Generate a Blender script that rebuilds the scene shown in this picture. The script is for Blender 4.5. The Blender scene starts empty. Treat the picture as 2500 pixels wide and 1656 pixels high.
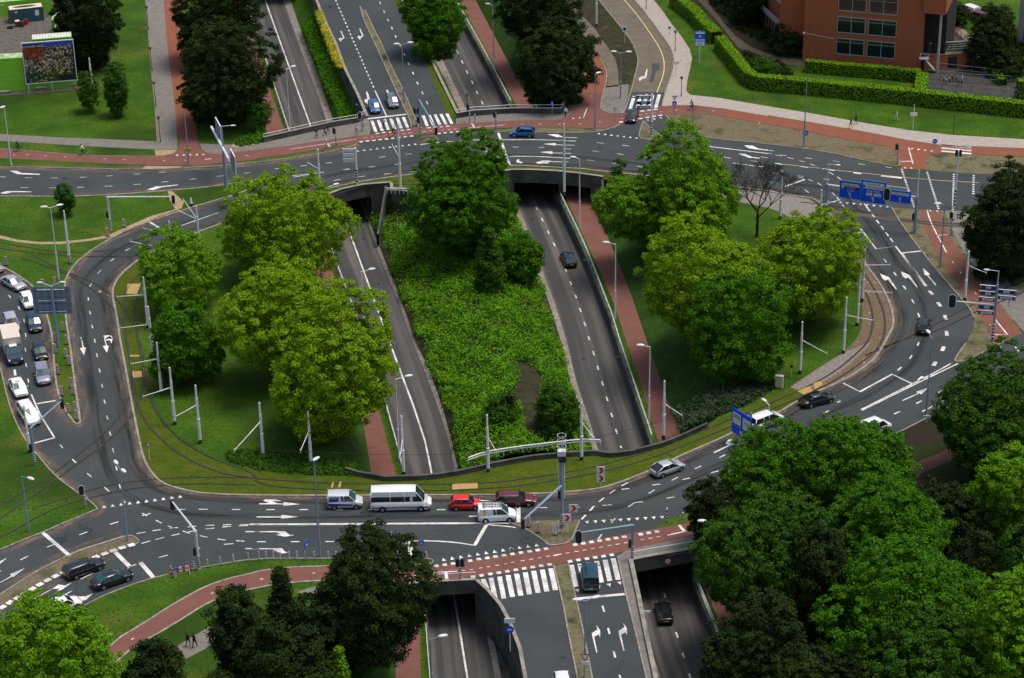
import bpy, math, random
import numpy as np
from mathutils import Vector, Matrix
from mathutils.geometry import tessellate_polygon
rnd = random.Random(7)
SC = bpy.context.scene
COL = SC.collection
# ---------------------------------------------------------------- camera
CAMH, DEP, ROLL, FPX = 133.0, math.radians(27.0), 0.0167, 5500.0
_f = Vector((0, math.cos(DEP), -math.sin(DEP)))
_dn = Vector((0, -math.sin(DEP), -math.cos(DEP)))
_r = Vector((1, 0, 0))
CX = math.cos(ROLL) * _r + math.sin(ROLL) * _dn
CD = -math.sin(ROLL) * _r + math.cos(ROLL) * _dn
C0 = Vector((0, 0, CAMH))
cam = bpy.data.cameras.new('camera')
camo = bpy.data.objects.new('camera', cam)
COL.objects.link(camo)
M = Matrix.Identity(4)
for i in range(3):
    M[i][0] = CX[i]; M[i][1] = -CD[i]; M[i][2] = -_f[i]; M[i][3] = C0[i]
camo.matrix_world = M
cam.sensor_width = 36
cam.lens = 36 * FPX / 2500
cam.clip_start = 1; cam.clip_end = 6000
SC.camera = camo
# ---------------------------------------------------------------- sky and sun (soft overcast light from beyond the crossing)
SUN_EL, SUN_AZ = math.radians(73), math.radians(78)     # azimuth measured from +Y towards +X
w = bpy.data.worlds.new("World"); SC.world = w; w.use_nodes = True
nt = w.node_tree
bg = nt.nodes['Background']
sky = nt.nodes.new('ShaderNodeTexSky'); sky.sky_type = 'NISHITA'; sky.sun_disc = False
sky.sun_elevation = SUN_EL; sky.sun_rotation = SUN_AZ
sky.air_density = 1.0; sky.dust_density = 4.0; sky.ozone_density = 1.0
nt.links.new(sky.outputs[0], bg.inputs[0]); bg.inputs[1].default_value = 0.10
sd = bpy.data.lights.new('sun', 'SUN'); sd.energy = 1.5; sd.angle = math.radians(20); sd.color = (1, .95, .87)
so = bpy.data.objects.new('sun', sd); COL.objects.link(so)
sdir = Vector((math.sin(SUN_AZ) * math.cos(SUN_EL), math.cos(SUN_AZ) * math.cos(SUN_EL), math.sin(SUN_EL)))
so.rotation_euler = sdir.to_track_quat('Z', 'Y').to_euler()
SC.view_settings.view_transform = 'Standard'; SC.view_settings.look = 'None'
SC.view_settings.exposure = 0.54; SC.view_settings.gamma = 1
# ---------------------------------------------------------------- projection helpers: pixels of the 2500x1656 survey picture -> metres
K = 625 / 2367.0
def ray(px, py):
    return _f + CX * ((px - 1250) / FPX) + CD * ((py - 828) / FPX)
def g(px, py, z=0.0):
    d = ray(px, py); t = (z - CAMH) / d.z
    return C0 + d * t
def hat(P, px, py):
    "height on the vertical through P that projects on row py"
    # point P+(0,0,h): ((P+h z - C0).CD)/((..).f) = (py-828)/F
    v = (py - 828) / FPX; q = P - C0
    return (v * q.dot(_f) - q.dot(CD)) / (CD.z - v * _f.z)
def T(c, r, *a):
    return [(c * 625 + a[i] * K, r * 414 + a[i + 1] * K) for i in range(0, len(a), 2)]
def t1(c, r, x, y): return (c * 625 + x * K, r * 414 + y * K)
def FV(*a): return [(a[i] * 1.0562, a[i + 1] * 1.0562) for i in range(0, len(a), 2)]
def G(pts, z=0.0): return [g(x, y, z) for x, y in pts]
# ---------------------------------------------------------------- materials
MATS = {}
def mat(name, col, col2=None, scale=1.0, rough=.8, spec=.3, metal=0, bump=0, detail=6, contrast=(.35, .65), coords='Object', coat=0, emit=None):
    if name in MATS: return MATS[name]
    m = bpy.data.materials.new(name); m.use_nodes = True; MATS[name] = m
    n = m.node_tree; b = n.nodes['Principled BSDF']
    b.inputs['Roughness'].default_value = rough
    b.inputs['Specular IOR Level'].default_value = spec
    b.inputs['Metallic'].default_value = metal
    b.inputs['Coat Weight'].default_value = coat
    c1 = (*col, 1); c2 = (*(col2 or [x * .8 for x in col]), 1)
    ge = n.nodes.new('ShaderNodeTexCoord')
    no = n.nodes.new('ShaderNodeTexNoise'); no.inputs['Scale'].default_value = scale; no.inputs['Detail'].default_value = detail
    n.links.new(ge.outputs[coords], no.inputs['Vector'])
    mr = n.nodes.new('ShaderNodeMapRange'); mr.inputs[1].default_value = contrast[0]; mr.inputs[2].default_value = contrast[1]
    n.links.new(no.outputs[0], mr.inputs[0])
    mx = n.nodes.new('ShaderNodeMix'); mx.data_type = 'RGBA'
    mx.inputs[6].default_value = c1; mx.inputs[7].default_value = c2
    n.links.new(mr.outputs[0], mx.inputs[0]); n.links.new(mx.outputs[2], b.inputs['Base Color'])
    if bump:
        bp = n.nodes.new('ShaderNodeBump'); bp.inputs['Strength'].default_value = bump; bp.inputs['Distance'].default_value = .1
        n.links.new(no.outputs[0], bp.inputs['Height']); n.links.new(bp.outputs[0], b.inputs['Normal'])
    if emit:
        b.inputs['Emission Color'].default_value = (*emit, 1); b.inputs['Emission Strength'].default_value = 2
    m['mix'] = mx.name
    return m
def layer(m, col, scale, lo, hi, kind='noise', vec='Object', stretch=None, detail=4, inv=False):
    "blend another colour into the base colour of m by a procedural mask"
    n = m.node_tree; b = n.nodes['Principled BSDF']; old = b.inputs['Base Color'].links[0].from_socket
    ge = n.nodes.new('ShaderNodeTexCoord'); src = ge.outputs[vec]
    if stretch:
        mp = n.nodes.new('ShaderNodeMapping'); mp.inputs['Scale'].default_value = stretch
        n.links.new(src, mp.inputs[0]); src = mp.outputs[0]
    if kind == 'noise':
        t = n.nodes.new('ShaderNodeTexNoise'); t.inputs['Scale'].default_value = scale; t.inputs['Detail'].default_value = detail
        out = t.outputs[0]
    elif kind == 'edge':
        wn = n.nodes.new('ShaderNodeTexNoise'); wn.inputs['Scale'].default_value = scale * 3
        n.links.new(src, wn.inputs['Vector'])
        va = n.nodes.new('ShaderNodeVectorMath'); va.operation = 'MULTIPLY_ADD'
        va.inputs[1].default_value = (.35 / scale,) * 3
        n.links.new(wn.outputs[1], va.inputs[0]); n.links.new(src, va.inputs[2]); src = va.outputs[0]
        t = n.nodes.new('ShaderNodeTexVoronoi'); t.feature = 'DISTANCE_TO_EDGE'; t.inputs['Scale'].default_value = scale
        out = t.outputs[0]
    else:
        t = n.nodes.new('ShaderNodeTexVoronoi'); t.inputs['Scale'].default_value = scale; out = t.outputs[0]
    n.links.new(src, t.inputs['Vector'])
    mr = n.nodes.new('ShaderNodeMapRange'); mr.inputs[1].default_value = lo; mr.inputs[2].default_value = hi
    if inv: mr.inputs[3].default_value = 1; mr.inputs[4].default_value = 0
    n.links.new(out, mr.inputs[0])
    mx = n.nodes.new('ShaderNodeMix'); mx.data_type = 'RGBA'
    n.links.new(mr.outputs[0], mx.inputs[0]); n.links.new(old, mx.inputs[6]); mx.inputs[7].default_value = (*col, 1)
    n.links.new(mx.outputs[2], b.inputs['Base Color'])
    return m
ASPH = mat('asphalt', (.042, .051, .053), (.060, .068, .068), .12, .9)
layer(ASPH, (.026, .03, .031), 7, .5, .8, detail=8)
layer(ASPH, (.095, .094, .088), 1.1, .68, .8, detail=8)
layer(ASPH, (.018, .019, .02), .05, .0, .0018, 'edge', inv=True)
TRK = mat('worn_asphalt', (.050, .052, .052), (.066, .064, .061), .1, .9)
layer(TRK, (.15, .135, .12), 1.0, .46, .68, vec='UV', stretch=(.62, .012, 1), detail=3)
layer(TRK, (.03, .032, .034), 1.0, .56, .8, vec='UV', stretch=(.8, .006, 1), detail=2)
layer(TRK, (.05, .05, .05), 6, .5, .8, detail=8)
GRASS = mat('grass_turf', (.032, .086, .006), (.062, .13, .008), .22, .95, .1, bump=.6, detail=12)
layer(GRASS, (.12, .125, .02), .09, .55, .72, detail=8)
layer(GRASS, (.13, .15, .02), 1.3, .6, .72, detail=8)
layer(GRASS, (.018, .042, .006), 2.6, .48, .72, detail=10)
layer(GRASS, (.022, .052, .006), .05, .52, .68, detail=8)
layer(GRASS, (.62, .62, .5), 1.1, .02, .045, 'vor', inv=True)
TBED = mat('tram_grass', (.052, .085, .005), (.082, .105, .008), .5, .95, .1, bump=.4)
layer(TBED, (.03, .05, .006), 2.4, .5, .75, detail=8)
layer(TBED, (.55, .5, .35), .9, .02, .04, 'vor', inv=True)
SPOIL = mat('dry_verge', (.12, .10, .062), (.19, .155, .10), 2.5, .95, .1, bump=.6, detail=10)
layer(SPOIL, (.08, .08, .035), .35, .5, .68)
DRYG = mat('dusty_grass', (.12, .115, .06), (.18, .16, .09), 2.0, .95, .1, bump=.5, detail=10)
layer(DRYG, (.05, .05, .03), .4, .5, .7)
SAND = mat('bare_sand', (.42, .31, .19), (.3, .21, .12), 1.5, .95, .1)
RED = mat('red_cycle_asphalt', (.20, .082, .062), (.165, .070, .054), .5, .9)
layer(RED, (.16, .07, .055), 5, .55, .8, detail=8)
layer(RED, (.1, .05, .045), .06, .0, .003, 'edge', inv=True)
ORED = mat('orange_cycle_asphalt', (.25, .080, .042), (.21, .074, .042), .5, .9)
layer(ORED, (.22, .08, .045), 5, .58, .8, detail=8)
PAVE = mat('concrete_paving', (.42, .36, .31), (.34, .30, .26), 1.2, .9)
layer(PAVE, (.2, .18, .15), 3.0, .58, .8, detail=8)
GPAVE = mat('grey_paving', (.17, .155, .135), (.22, .2, .175), 1.0, .9)
layer(GPAVE, (.1, .095, .08), 4.0, .5, .8, detail=8)
BRICKP = mat('clinker_paving', (.13, .108, .077), (.17, .14, .105), .5, .9)
layer(BRICKP, (.1, .085, .06), 6.0, .5, .8, detail=8)
KERB = mat('kerb_concrete', (.36, .32, .27), (.2, .18, .15), 1.5, .9)
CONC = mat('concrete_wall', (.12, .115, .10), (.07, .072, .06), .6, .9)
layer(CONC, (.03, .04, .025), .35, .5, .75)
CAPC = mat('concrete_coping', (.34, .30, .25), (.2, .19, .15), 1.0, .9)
STONE = mat('stone_edge', (.30, .265, .23), (.16, .145, .12), 2.0, .95, bump=.6)
PAINT = mat('road_paint', (.86, .84, .80), (.62, .60, .57), 3.0, .7, contrast=(.5, .85))
layer(PAINT, (.22, .22, .22), 5, .52, .70, detail=10)
layer(PAINT, (.45, .44, .42), .5, .4, .65, detail=8)
YPAINT = mat('yellow_line_paint', (.75, .60, .25), (.6, .48, .2), 2, .7)
STEEL = mat('tram_rail_steel', (.10, .085, .07), (.16, .14, .12), 2, .45, metal=.4)
SEAM = mat('dark_track_groove', (.02, .02, .018), (.03, .028, .02), 2, .9)
BALL = mat('track_ballast', (.19, .135, .08), (.115, .08, .05), 3, .95, bump=.8, detail=10)
layer(BALL, (.4, .36, .32), 1.2, .62, .78)
PBAL = mat('pale_ballast', (.27, .24, .22), (.17, .15, .13), 3, .95, bump=.8, detail=10)
CATT = mat('yellow_sleeper', (.5, .3, .08), (.36, .25, .12), 2, .9)
def overlay(name, col, width, period=None, amax=.7):
    "thin film of dirt or wear that fades across its width (UV.x in metres)"
    m = mat(name, col, [c * .7 for c in col], 1.5, .95, .1); n = m.node_tree; b = n.nodes['Principled BSDF']
    tc = n.nodes.new('ShaderNodeTexCoord'); sp = n.nodes.new('ShaderNodeSeparateXYZ'); n.links.new(tc.outputs['UV'], sp.inputs[0])
    no = n.nodes.new('ShaderNodeTexNoise'); no.inputs['Scale'].default_value = 1; no.inputs['Detail'].default_value = 5
    mp = n.nodes.new('ShaderNodeMapping'); mp.inputs['Scale'].default_value = (2.2, .12, 1) if period else (1.2, .25, 1)
    n.links.new(tc.outputs['UV'], mp.inputs[0]); n.links.new(mp.outputs[0], no.inputs['Vector'])
    if period:
        mu = n.nodes.new('ShaderNodeMath'); mu.operation = 'MULTIPLY'; mu.inputs[1].default_value = 2 * math.pi / period; n.links.new(sp.outputs[0], mu.inputs[0])
        si = n.nodes.new('ShaderNodeMath'); si.operation = 'SINE'; n.links.new(mu.outputs[0], si.inputs[0]); f = si.outputs[0]; lo, hi = .1, 1.0
        mr = n.nodes.new('ShaderNodeMapRange'); mr.inputs[1].default_value = lo; mr.inputs[2].default_value = hi; n.links.new(f, mr.inputs[0])
    else:
        mr = n.nodes.new('ShaderNodeMapRange'); mr.inputs[1].default_value = 0; mr.inputs[2].default_value = width; mr.inputs[3].default_value = 1; mr.inputs[4].default_value = 0; n.links.new(sp.outputs[0], mr.inputs[0])
    m2 = n.nodes.new('ShaderNodeMapRange'); m2.inputs[1].default_value = .38; m2.inputs[2].default_value = .62; m2.inputs[4].default_value = amax; n.links.new(no.outputs[0], m2.inputs[0])
    ml = n.nodes.new('ShaderNodeMath'); ml.operation = 'MULTIPLY'; n.links.new(mr.outputs[0], ml.inputs[0]); n.links.new(m2.outputs[0], ml.inputs[1]); n.links.new(ml.outputs[0], b.inputs['Alpha'])
    return m
DUST = overlay('kerbside_dust', (.27, .20, .15), 1.9, amax=.85)
WEAR = overlay('tyre_wear', (.15, .145, .14), 7, period=1.8, amax=.32)
OILY = overlay('tyre_dark_wear', (.02, .022, .023), 7, period=3.3, amax=.45)
# ---------------------------------------------------------------- object helpers
def tag(o, label=None, cat=None, group=None, kind=None):
    if label: o['label'] = label
    if cat: o['category'] = cat
    if group: o['group'] = group
    if kind: o['kind'] = kind
    return o
def mkmesh(name, verts, faces, mats, mi=None, uvs=None, smooth=False):
    me = bpy.data.meshes.new(name)
    me.from_pydata([tuple(v) for v in verts], [], faces)
    for m_ in (mats if isinstance(mats, (list, tuple)) else [mats]): me.materials.append(m_)
    if mi is not None: me.polygons.foreach_set('material_index', mi)
    if uvs is not None:
        ul = me.uv_layers.new(name='UVMap')
        for p in me.polygons:
            for li, vi in zip(p.loop_indices, p.vertices): ul.data[li].uv = uvs[vi]
    if smooth: me.polygons.foreach_set('use_smooth', [True] * len(me.polygons))
    me.update()
    return me
def obj(name, me, parent=None, loc=None):
    o = bpy.data.objects.new(name, me); COL.objects.link(o)
    if parent is not None: o.parent = parent
    if loc is not None: o.location = loc
    return o
def empty(name, loc, rz=0):
    o = bpy.data.objects.new(name, None); COL.objects.link(o)
    o.location = loc; o.rotation_euler = (0, 0, rz); o.empty_display_size = .2
    return o
class MB:
    def __init__(s): s.v = []; s.f = []; s.mi = []; s.uv = None
    def add(s, vs, fs, mi=0):
        k = len(s.v); s.v += [Vector(v) for v in vs]; s.f += [tuple(i + k for i in f) for f in fs]; s.mi += [mi] * len(fs)
    def box(s, c, d, rz=0, mi=0, R=None):
        hx, hy, hz = d[0] / 2, d[1] / 2, d[2] / 2
        vs = [Vector((x, y, z)) for x in (-hx, hx) for y in (-hy, hy) for z in (-hz, hz)]
        Rm = R or Matrix.Rotation(rz, 3, 'Z')
        s.add([Vector(c) + Rm @ v for v in vs], [(0, 1, 3, 2), (4, 6, 7, 5), (0, 4, 5, 1), (2, 3, 7, 6), (0, 2, 6, 4), (1, 5, 7, 3)], mi)
    def tube(s, a, b, r0, r1=None, n=8, mi=0, cap=True):
        a = Vector(a); b = Vector(b); r1 = r0 if r1 is None else r1
        d = (b - a).normalized(); t = d.orthogonal().normalized(); u = d.cross(t)
        vs = []
        for p, r in ((a, r0), (b, r1)):
            for i in range(n):
                an = 2 * math.pi * i / n; vs.append(p + (t * math.cos(an) + u * math.sin(an)) * r)
        fs = [(i, (i + 1) % n, n + (i + 1) % n, n + i) for i in range(n)]
        if cap: fs += [tuple(range(n))[::-1], tuple(range(n, 2 * n))]
        s.add(vs, fs, mi)
    def prism(s, pts, z0, z1, mi=0):
        n = len(pts)
        vs = [Vector((p[0], p[1], z0)) for p in pts] + [Vector((p[0], p[1], z1)) for p in pts]
        s.add(vs, [(i, (i + 1) % n, n + (i + 1) % n, n + i) for i in range(n)] + [tuple(range(n))[::-1], tuple(range(n, 2 * n))], mi)
    def sphere(s, c, r, n=8, m=6, sc=(1, 1, 1), mi=0):
        c = Vector(c); vs = [c + Vector((0, 0, r * sc[2]))]
        for j in range(1, m):
            ph = math.pi * j / m
            for i in range(n):
                th = 2 * math.pi * i / n
                vs.append(c + Vector((r * sc[0] * math.sin(ph) * math.cos(th), r * sc[1] * math.sin(ph) * math.sin(th), r * sc[2] * math.cos(ph))))
        vs.append(c - Vector((0, 0, r * sc[2]))); L = len(vs) - 1
        fs = [(0, 1 + i, 1 + (i + 1) % n) for i in range(n)]
        for j in range(m - 2):
            for i in range(n):
                a = 1 + j * n + i; b = 1 + j * n + (i + 1) % n
                fs.append((a, a + n, b + n, b))
        a = 1 + (m - 2) * n
        fs += [(L, a + (i + 1) % n, a + i) for i in range(n)]
        s.add(vs, fs, mi)
    def build(s, name, mats, parent=None, loc=None, smooth=False):
        return obj(name, mkmesh(name, s.v, s.f, mats, s.mi, smooth=smooth), parent, loc)
def struct(o): o['kind'] = 'structure'; return o
def clean(p):
    out = []
    for q in p:
        if not out or (q - out[-1]).length > .02: out.append(q)
    if (out[0] - out[-1]).length < .02: out.pop()
    return out
def sheet(name, outer, z, m, holes=(), build=True):
    "flat polygon (world vectors) with holes at height z"
    loops = [clean([Vector((p[0], p[1], z)) for p in outer])] + [clean([Vector((p[0], p[1], z)) for p in h]) for h in holes]
    tris = tessellate_polygon(loops)
    vs = [v for l in loops for v in l]
    fs = []
    for t in tris:
        a, b, c = (vs[i] for i in t)
        n = (b - a).cross(c - a)
        if n.z < 0: t = (t[0], t[2], t[1])
        if abs(n.z) > 1e-9: fs.append(tuple(t))
    return struct(obj(name, mkmesh(name, vs, fs, m)))
def px_sheet(name, pts, z, m, holes=()):
    return sheet(name, G(pts), z, m, [G(h) for h in holes])
def resample(P, n):
    P = [Vector(p) for p in P]
    L = [0]
    for a, b in zip(P, P[1:]): L.append(L[-1] + (b - a).length)
    out = []; k = 0
    for i in range(n):
        s_ = L[-1] * i / (n - 1)
        while k < len(L) - 2 and L[k + 1] < s_: k += 1
        d = L[k + 1] - L[k]
        out.append(P[k].lerp(P[k + 1], (s_ - L[k]) / d if d else 0))
    return out
def smooth(P, it=2):
    "Chaikin corner cutting keeping the ends"
    P = [Vector(p) for p in P]
    for _ in range(it):
        Q = [P[0]]
        for a, b in zip(P, P[1:]):
            Q += [a.lerp(b, .25), a.lerp(b, .75)]
        Q.append(P[-1]); P = Q
    return P
def smpx(p, it=2):
    return [(v.x, v.y) for v in smooth([Vector((a, b, 0)) for a, b in p], it)]
def ribbon(name, A, B, m, n=None, parent=None, struct_=True, du=1):
    if n: A = resample(A, n); B = resample(B, n)
    vs = []; uv = []; v = 0
    for i, (a, b) in enumerate(zip(A, B)):
        if i: v += (a - A[i - 1]).length
        for k in range(du + 1):
            q = a.lerp(b, k / du); vs.append(q); uv.append((k / du * (b - a).length, v))
    fs = []
    for i in range(len(A) - 1):
        for k in range(du):
            j = i * (du + 1) + k
            fs.append((j, j + 1, j + du + 2, j + du + 1))
    me = mkmesh(name, vs, fs, m, uvs=uv); o = obj(name, me, parent)
    if struct_ and parent is None: struct(o)
    return o
def offset(P, d):
    out = []
    for i, p in enumerate(P):
        a = P[max(0, i - 1)]; b = P[min(len(P) - 1, i + 1)]
        t = (b - a); t.z = 0; t.normalize()
        out.append(p + Vector((-t.y, t.x, 0)) * d)
    return out
def kerb(pts, z=0, wid=.16, h=.11, m=None, name='kerb', sm=1, world=False):
    P = pts if world else G(pts, z)
    P = smooth(P, sm) if sm else P
    A = offset(P, wid / 2); B = offset(P, -wid / 2); vs = []; fs = []
    for a, b in zip(A, B):
        vs += [a + Vector((0, 0, -.02)), a + Vector((0, 0, h)), b + Vector((0, 0, h)), b + Vector((0, 0, -.02))]
    for i in range(len(A) - 1):
        k = i * 4
        for j in range(3): fs.append((k + j, k + j + 1, k + j + 5, k + j + 4))
    return struct(obj(name, mkmesh(name, vs, fs, m or KERB)))
# ================================================================ THE SETTING: ground, trenches, roads
ZR, ZP, ZS = -5.8, -4.3, -5.55        # sunken road, sunken cycle path, stone edge
# ---- long profiles (pixel rows) of everything in the sunken strip
def interp(tab, y):
    for (x0, y0), (x1, y1) in zip(tab, tab[1:]):
        if y <= y1: return x0 + (x1 - x0) * (y - y0) / (y1 - y0)
    (x0, y0), (x1, y1) = tab[-2:]
    return x0 + (x1 - x0) * (y - y0) / (y1 - y0)
PL0 = [(538, -60), (565, -20), (600, 130), (641, 253), (652, 330), (889, 1045), (905, 1145), (965, 1553), (967, 1740)]
PL1 = [(566, -60), (585, -20), (665, 238), (696, 320), (921, 989), (967, 1159), (1025, 1553), (1029, 1740)]
RL = [(582, -60), (600, 14), (638, 120), (671, 223), (707, 334), (822, 655), (855, 742), (939, 987), (971, 1106), (984, 1160), (1037, 1504), (1050, 1670), (1056, 1740)]
L1 = [(672, -60), (691, 0), (731, 111), (773, 224), (799, 301), (900, 546), (915, 594), (944, 670), (976, 744), (1005, 828), (1037, 907), (1069, 992), (1095, 1074), (1111, 1145), (1190, 1560), (1210, 1656), (1225, 1740)]
S1 = [(689, -60), (709, 0), (739, 87), (773, 172), (789, 222), (815, 298), (910, 559), (923, 594), (952, 667), (968, 704), (995, 778), (1010, 828), (1037, 880), (1053, 917), (1082, 1000), (1103, 1079), (1119, 1145), (1205, 1560), (1225, 1656), (1240, 1740)]
R0 = [(985, -60), (1015, 0), (1071, 127), (1137, 264), (1266, 506), (1303, 594), (1329, 673), (1356, 744), (1382, 828), (1408, 934), (1440, 1029), (1459, 1095), (1583, 1567), (1614, 1656), (1635, 1740)]
S0 = [(965, -60), (996, 0), (1053, 127), (1120, 264), (1254, 506), (1289, 594), (1315, 673), (1342, 744), (1368, 828), (1393, 934), (1424, 1029), (1446, 1095), (1568, 1567), (1598, 1656), (1620, 1740)]
RR = [(1080, -60), (1115, 14), (1180, 131), (1252, 268), (1371, 492), (1419, 593), (1435, 630), (1480, 746), (1493, 780), (1512, 843), (1596, 1093), (1700, 1429), (1799, 1674), (1825, 1740)]
PR0 = [(1086, -60), (1121, 0), (1250, 238), (1382, 485), (1398, 520), (1435, 599), (1467, 667), (1501, 747), (1527, 828), (1556, 912), (1583, 997), (1606, 1075), (1712, 1420), (1820, 1656), (1855, 1740)]
PR1 = [(1130, -60), (1161, 0), (1250, 169), (1303, 264), (1435, 485), (1474, 557), (1501, 620), (1530, 689), (1554, 757), (1577, 828), (1601, 894), (1628, 976), (1646, 1013), (1659, 1055), (1760, 1400), (1890, 1700), (1905, 1740)]
YS = list(range(-60, 1741, 20))
def prof(tab, z, ys=YS): return [g(interp(tab, y), y, z) for y in ys]
def setz(P, z): return [Vector((p.x, p.y, z)) for p in P]
pPL0, pPL1, pRL = prof(PL0, ZP), prof(PL1, ZP), prof(RL, ZP)
pL1, pS1, pR0, pS0 = prof(L1, ZR), prof(S1, ZS), prof(R0, ZR), prof(S0, ZS)
pRR, pPR0, pPR1 = prof(RR, ZP), prof(PR0, ZP), prof(PR1, ZP)
ribbon('underpass_road', setz(pRL, ZR), pL1, TRK, du=4)
ribbon('underpass_road', pR0, setz(pRR, ZR), TRK, du=4)
ribbon('underpass_cycle_path', pPL0, pPL1, RED)
ribbon('underpass_cycle_path', pPR0, pPR1, RED)
ribbon('underpass_verge', setz(pPL1, ZP - .02), setz(pRL, ZP - .02), GRASS)
ribbon('underpass_verge', setz(pRR, ZP - .02), setz(pPR0, ZP - .02), GRASS)
ribbon('stone_edge', pL1, pS1, STONE)
ribbon('stone_edge', pS0, pR0, STONE)
# the low retaining walls between sunken road and cycle path
def wallstrip(name, P, z0, z1, th, m, label, side=1):
    A = [Vector((p.x, p.y, z1)) for p in P]; B = [q + Vector((0, 0, 0)) for q in offset(A, th * side)]
    vs = []; fs = []
    for a, b in zip(A, B): vs += [Vector((a.x, a.y, z0)), a, b, Vector((b.x, b.y, z0))]
    for i in range(len(A) - 1):
        for j in range(3):
            k = i * 4 + j; fs.append((k, k + 1, k + 5, k + 4))
    o = obj(name, mkmesh(name, vs, fs, m)); tag(o, label, 'wall'); return o
wallstrip('retaining_wall', pRL, ZR - .1, ZP + .15, .3, CONC, 'long low concrete wall between the left sunken road and its cycle path')
wallstrip('retaining_wall', pRR, ZR - .1, ZP + .15, .3, CONC, 'long low dark concrete wall between the right sunken road and its cycle path', -1)
# ---- holes of the ground, edge at z = 0
HN1 = [(530, -60), (560, 60), (600, 200), (630, 340), (645, 348), (704, 335), (810, 311), (876, 300)] + [(x - 0, y) for x, y in [(894, 288), (873, 238), (839, 169), (818, 111), (794, 61), (769, 0), (748, -60)]]
HN2 = [(950, -60), (978, 0), (1037, 121), (1114, 280), (1116, 289), (1153, 283), (1250, 277), (1371, 277), (1385, 255), (1345, 200), (1290, 100), (1215, -60)]
NE_edge = [(700, 515), (745, 500), (789, 485), (836, 467), (889, 456), (952, 451), (955, 468), (1016, 476), (1100, 455), (1200, 428), (1250, 420), (1300, 420), (1356, 423), (1415, 429), (1472, 437)]
E_bound = [(1500, 447), (1590, 520), (1665, 660), (1735, 820), (1770, 930), (1775, 1000), (1725, 1043)]
S_edge = [(1725, 1043), (1670, 1069), (1620, 1089), (1540, 1110), (1500, 1115), (1480, 1115), (1459, 1110), (1400, 1113), (1300, 1122), (1200, 1140), (1156, 1151), (1113, 1160), (1067, 1167), (1021, 1171), (942, 1173), (879, 1162), (845, 1152)]
W_bound = [(845, 1152), (815, 1080), (775, 900), (740, 700), (700, 515)]
HC = NE_edge + E_bound[:-1] + S_edge[:-1] + W_bound[:-1]
HS1 = [(900, 1445), (960, 1436), (1018, 1428), (1161, 1420), (1187, 1443), (1219, 1480), (1240, 1519), (1250, 1545), (1266, 1585), (1279, 1656), (1290, 1740), (880, 1740), (890, 1560)]
HS2 = [(1544, 1371), (1600, 1360), (1660, 1350), (1736, 1337), (1790, 1330), (1830, 1440), (1880, 1560), (1935, 1740), (1615, 1740), (1604, 1656), (1583, 1559), (1567, 1480), (1550, 1400)]
HOLES = [G(h) for h in (HN1, HN2, HC, HS1, HS2)]
far = [Vector((-1500, 60, 0)), Vector((1500, 60, 0)), Vector((1500, 3000, 0)), Vector((-1500, 3000, 0))]
sheet('ground', far, 0, GRASS, HOLES)
sheet('trench_floor', G([(560, -70), (1260, -70), (1600, 420), (1960, 1750), (860, 1750), (640, 420)], 0), -6.1, CONC)
# ---- slopes
def cutrows(P, y0, y1): return [p for p, y in zip(P, YS) if y0 <= y <= y1]
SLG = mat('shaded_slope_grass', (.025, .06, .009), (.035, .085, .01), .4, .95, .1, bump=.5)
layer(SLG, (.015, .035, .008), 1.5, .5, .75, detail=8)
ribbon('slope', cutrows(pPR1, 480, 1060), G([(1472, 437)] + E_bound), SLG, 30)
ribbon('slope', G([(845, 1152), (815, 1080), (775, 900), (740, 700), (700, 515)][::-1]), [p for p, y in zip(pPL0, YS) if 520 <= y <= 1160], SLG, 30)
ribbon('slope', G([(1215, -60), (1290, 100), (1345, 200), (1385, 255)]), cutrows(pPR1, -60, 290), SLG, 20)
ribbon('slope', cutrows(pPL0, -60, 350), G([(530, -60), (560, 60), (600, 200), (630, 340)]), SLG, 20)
wt = G([(748, -60), (769, 0), (794, 61), (818, 111), (839, 169), (873, 238), (894, 288)])
ribbon('slope', cutrows(pS1, -60, 310), [Vector((p.x, p.y, -3.0)) for p in resample(wt, 20)], GRASS, 20)
ribbon('slope', G([(950, -60), (978, 0), (1037, 121), (1114, 280)], -4.6), cutrows(pS0, -60, 290), TBED, 20)
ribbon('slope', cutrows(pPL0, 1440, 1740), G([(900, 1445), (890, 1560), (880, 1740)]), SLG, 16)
ribbon('slope', G([(1790, 1330), (1830, 1440), (1880, 1560), (1935, 1740)]), cutrows(pPR1, 1340, 1740), SLG, 16)
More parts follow.
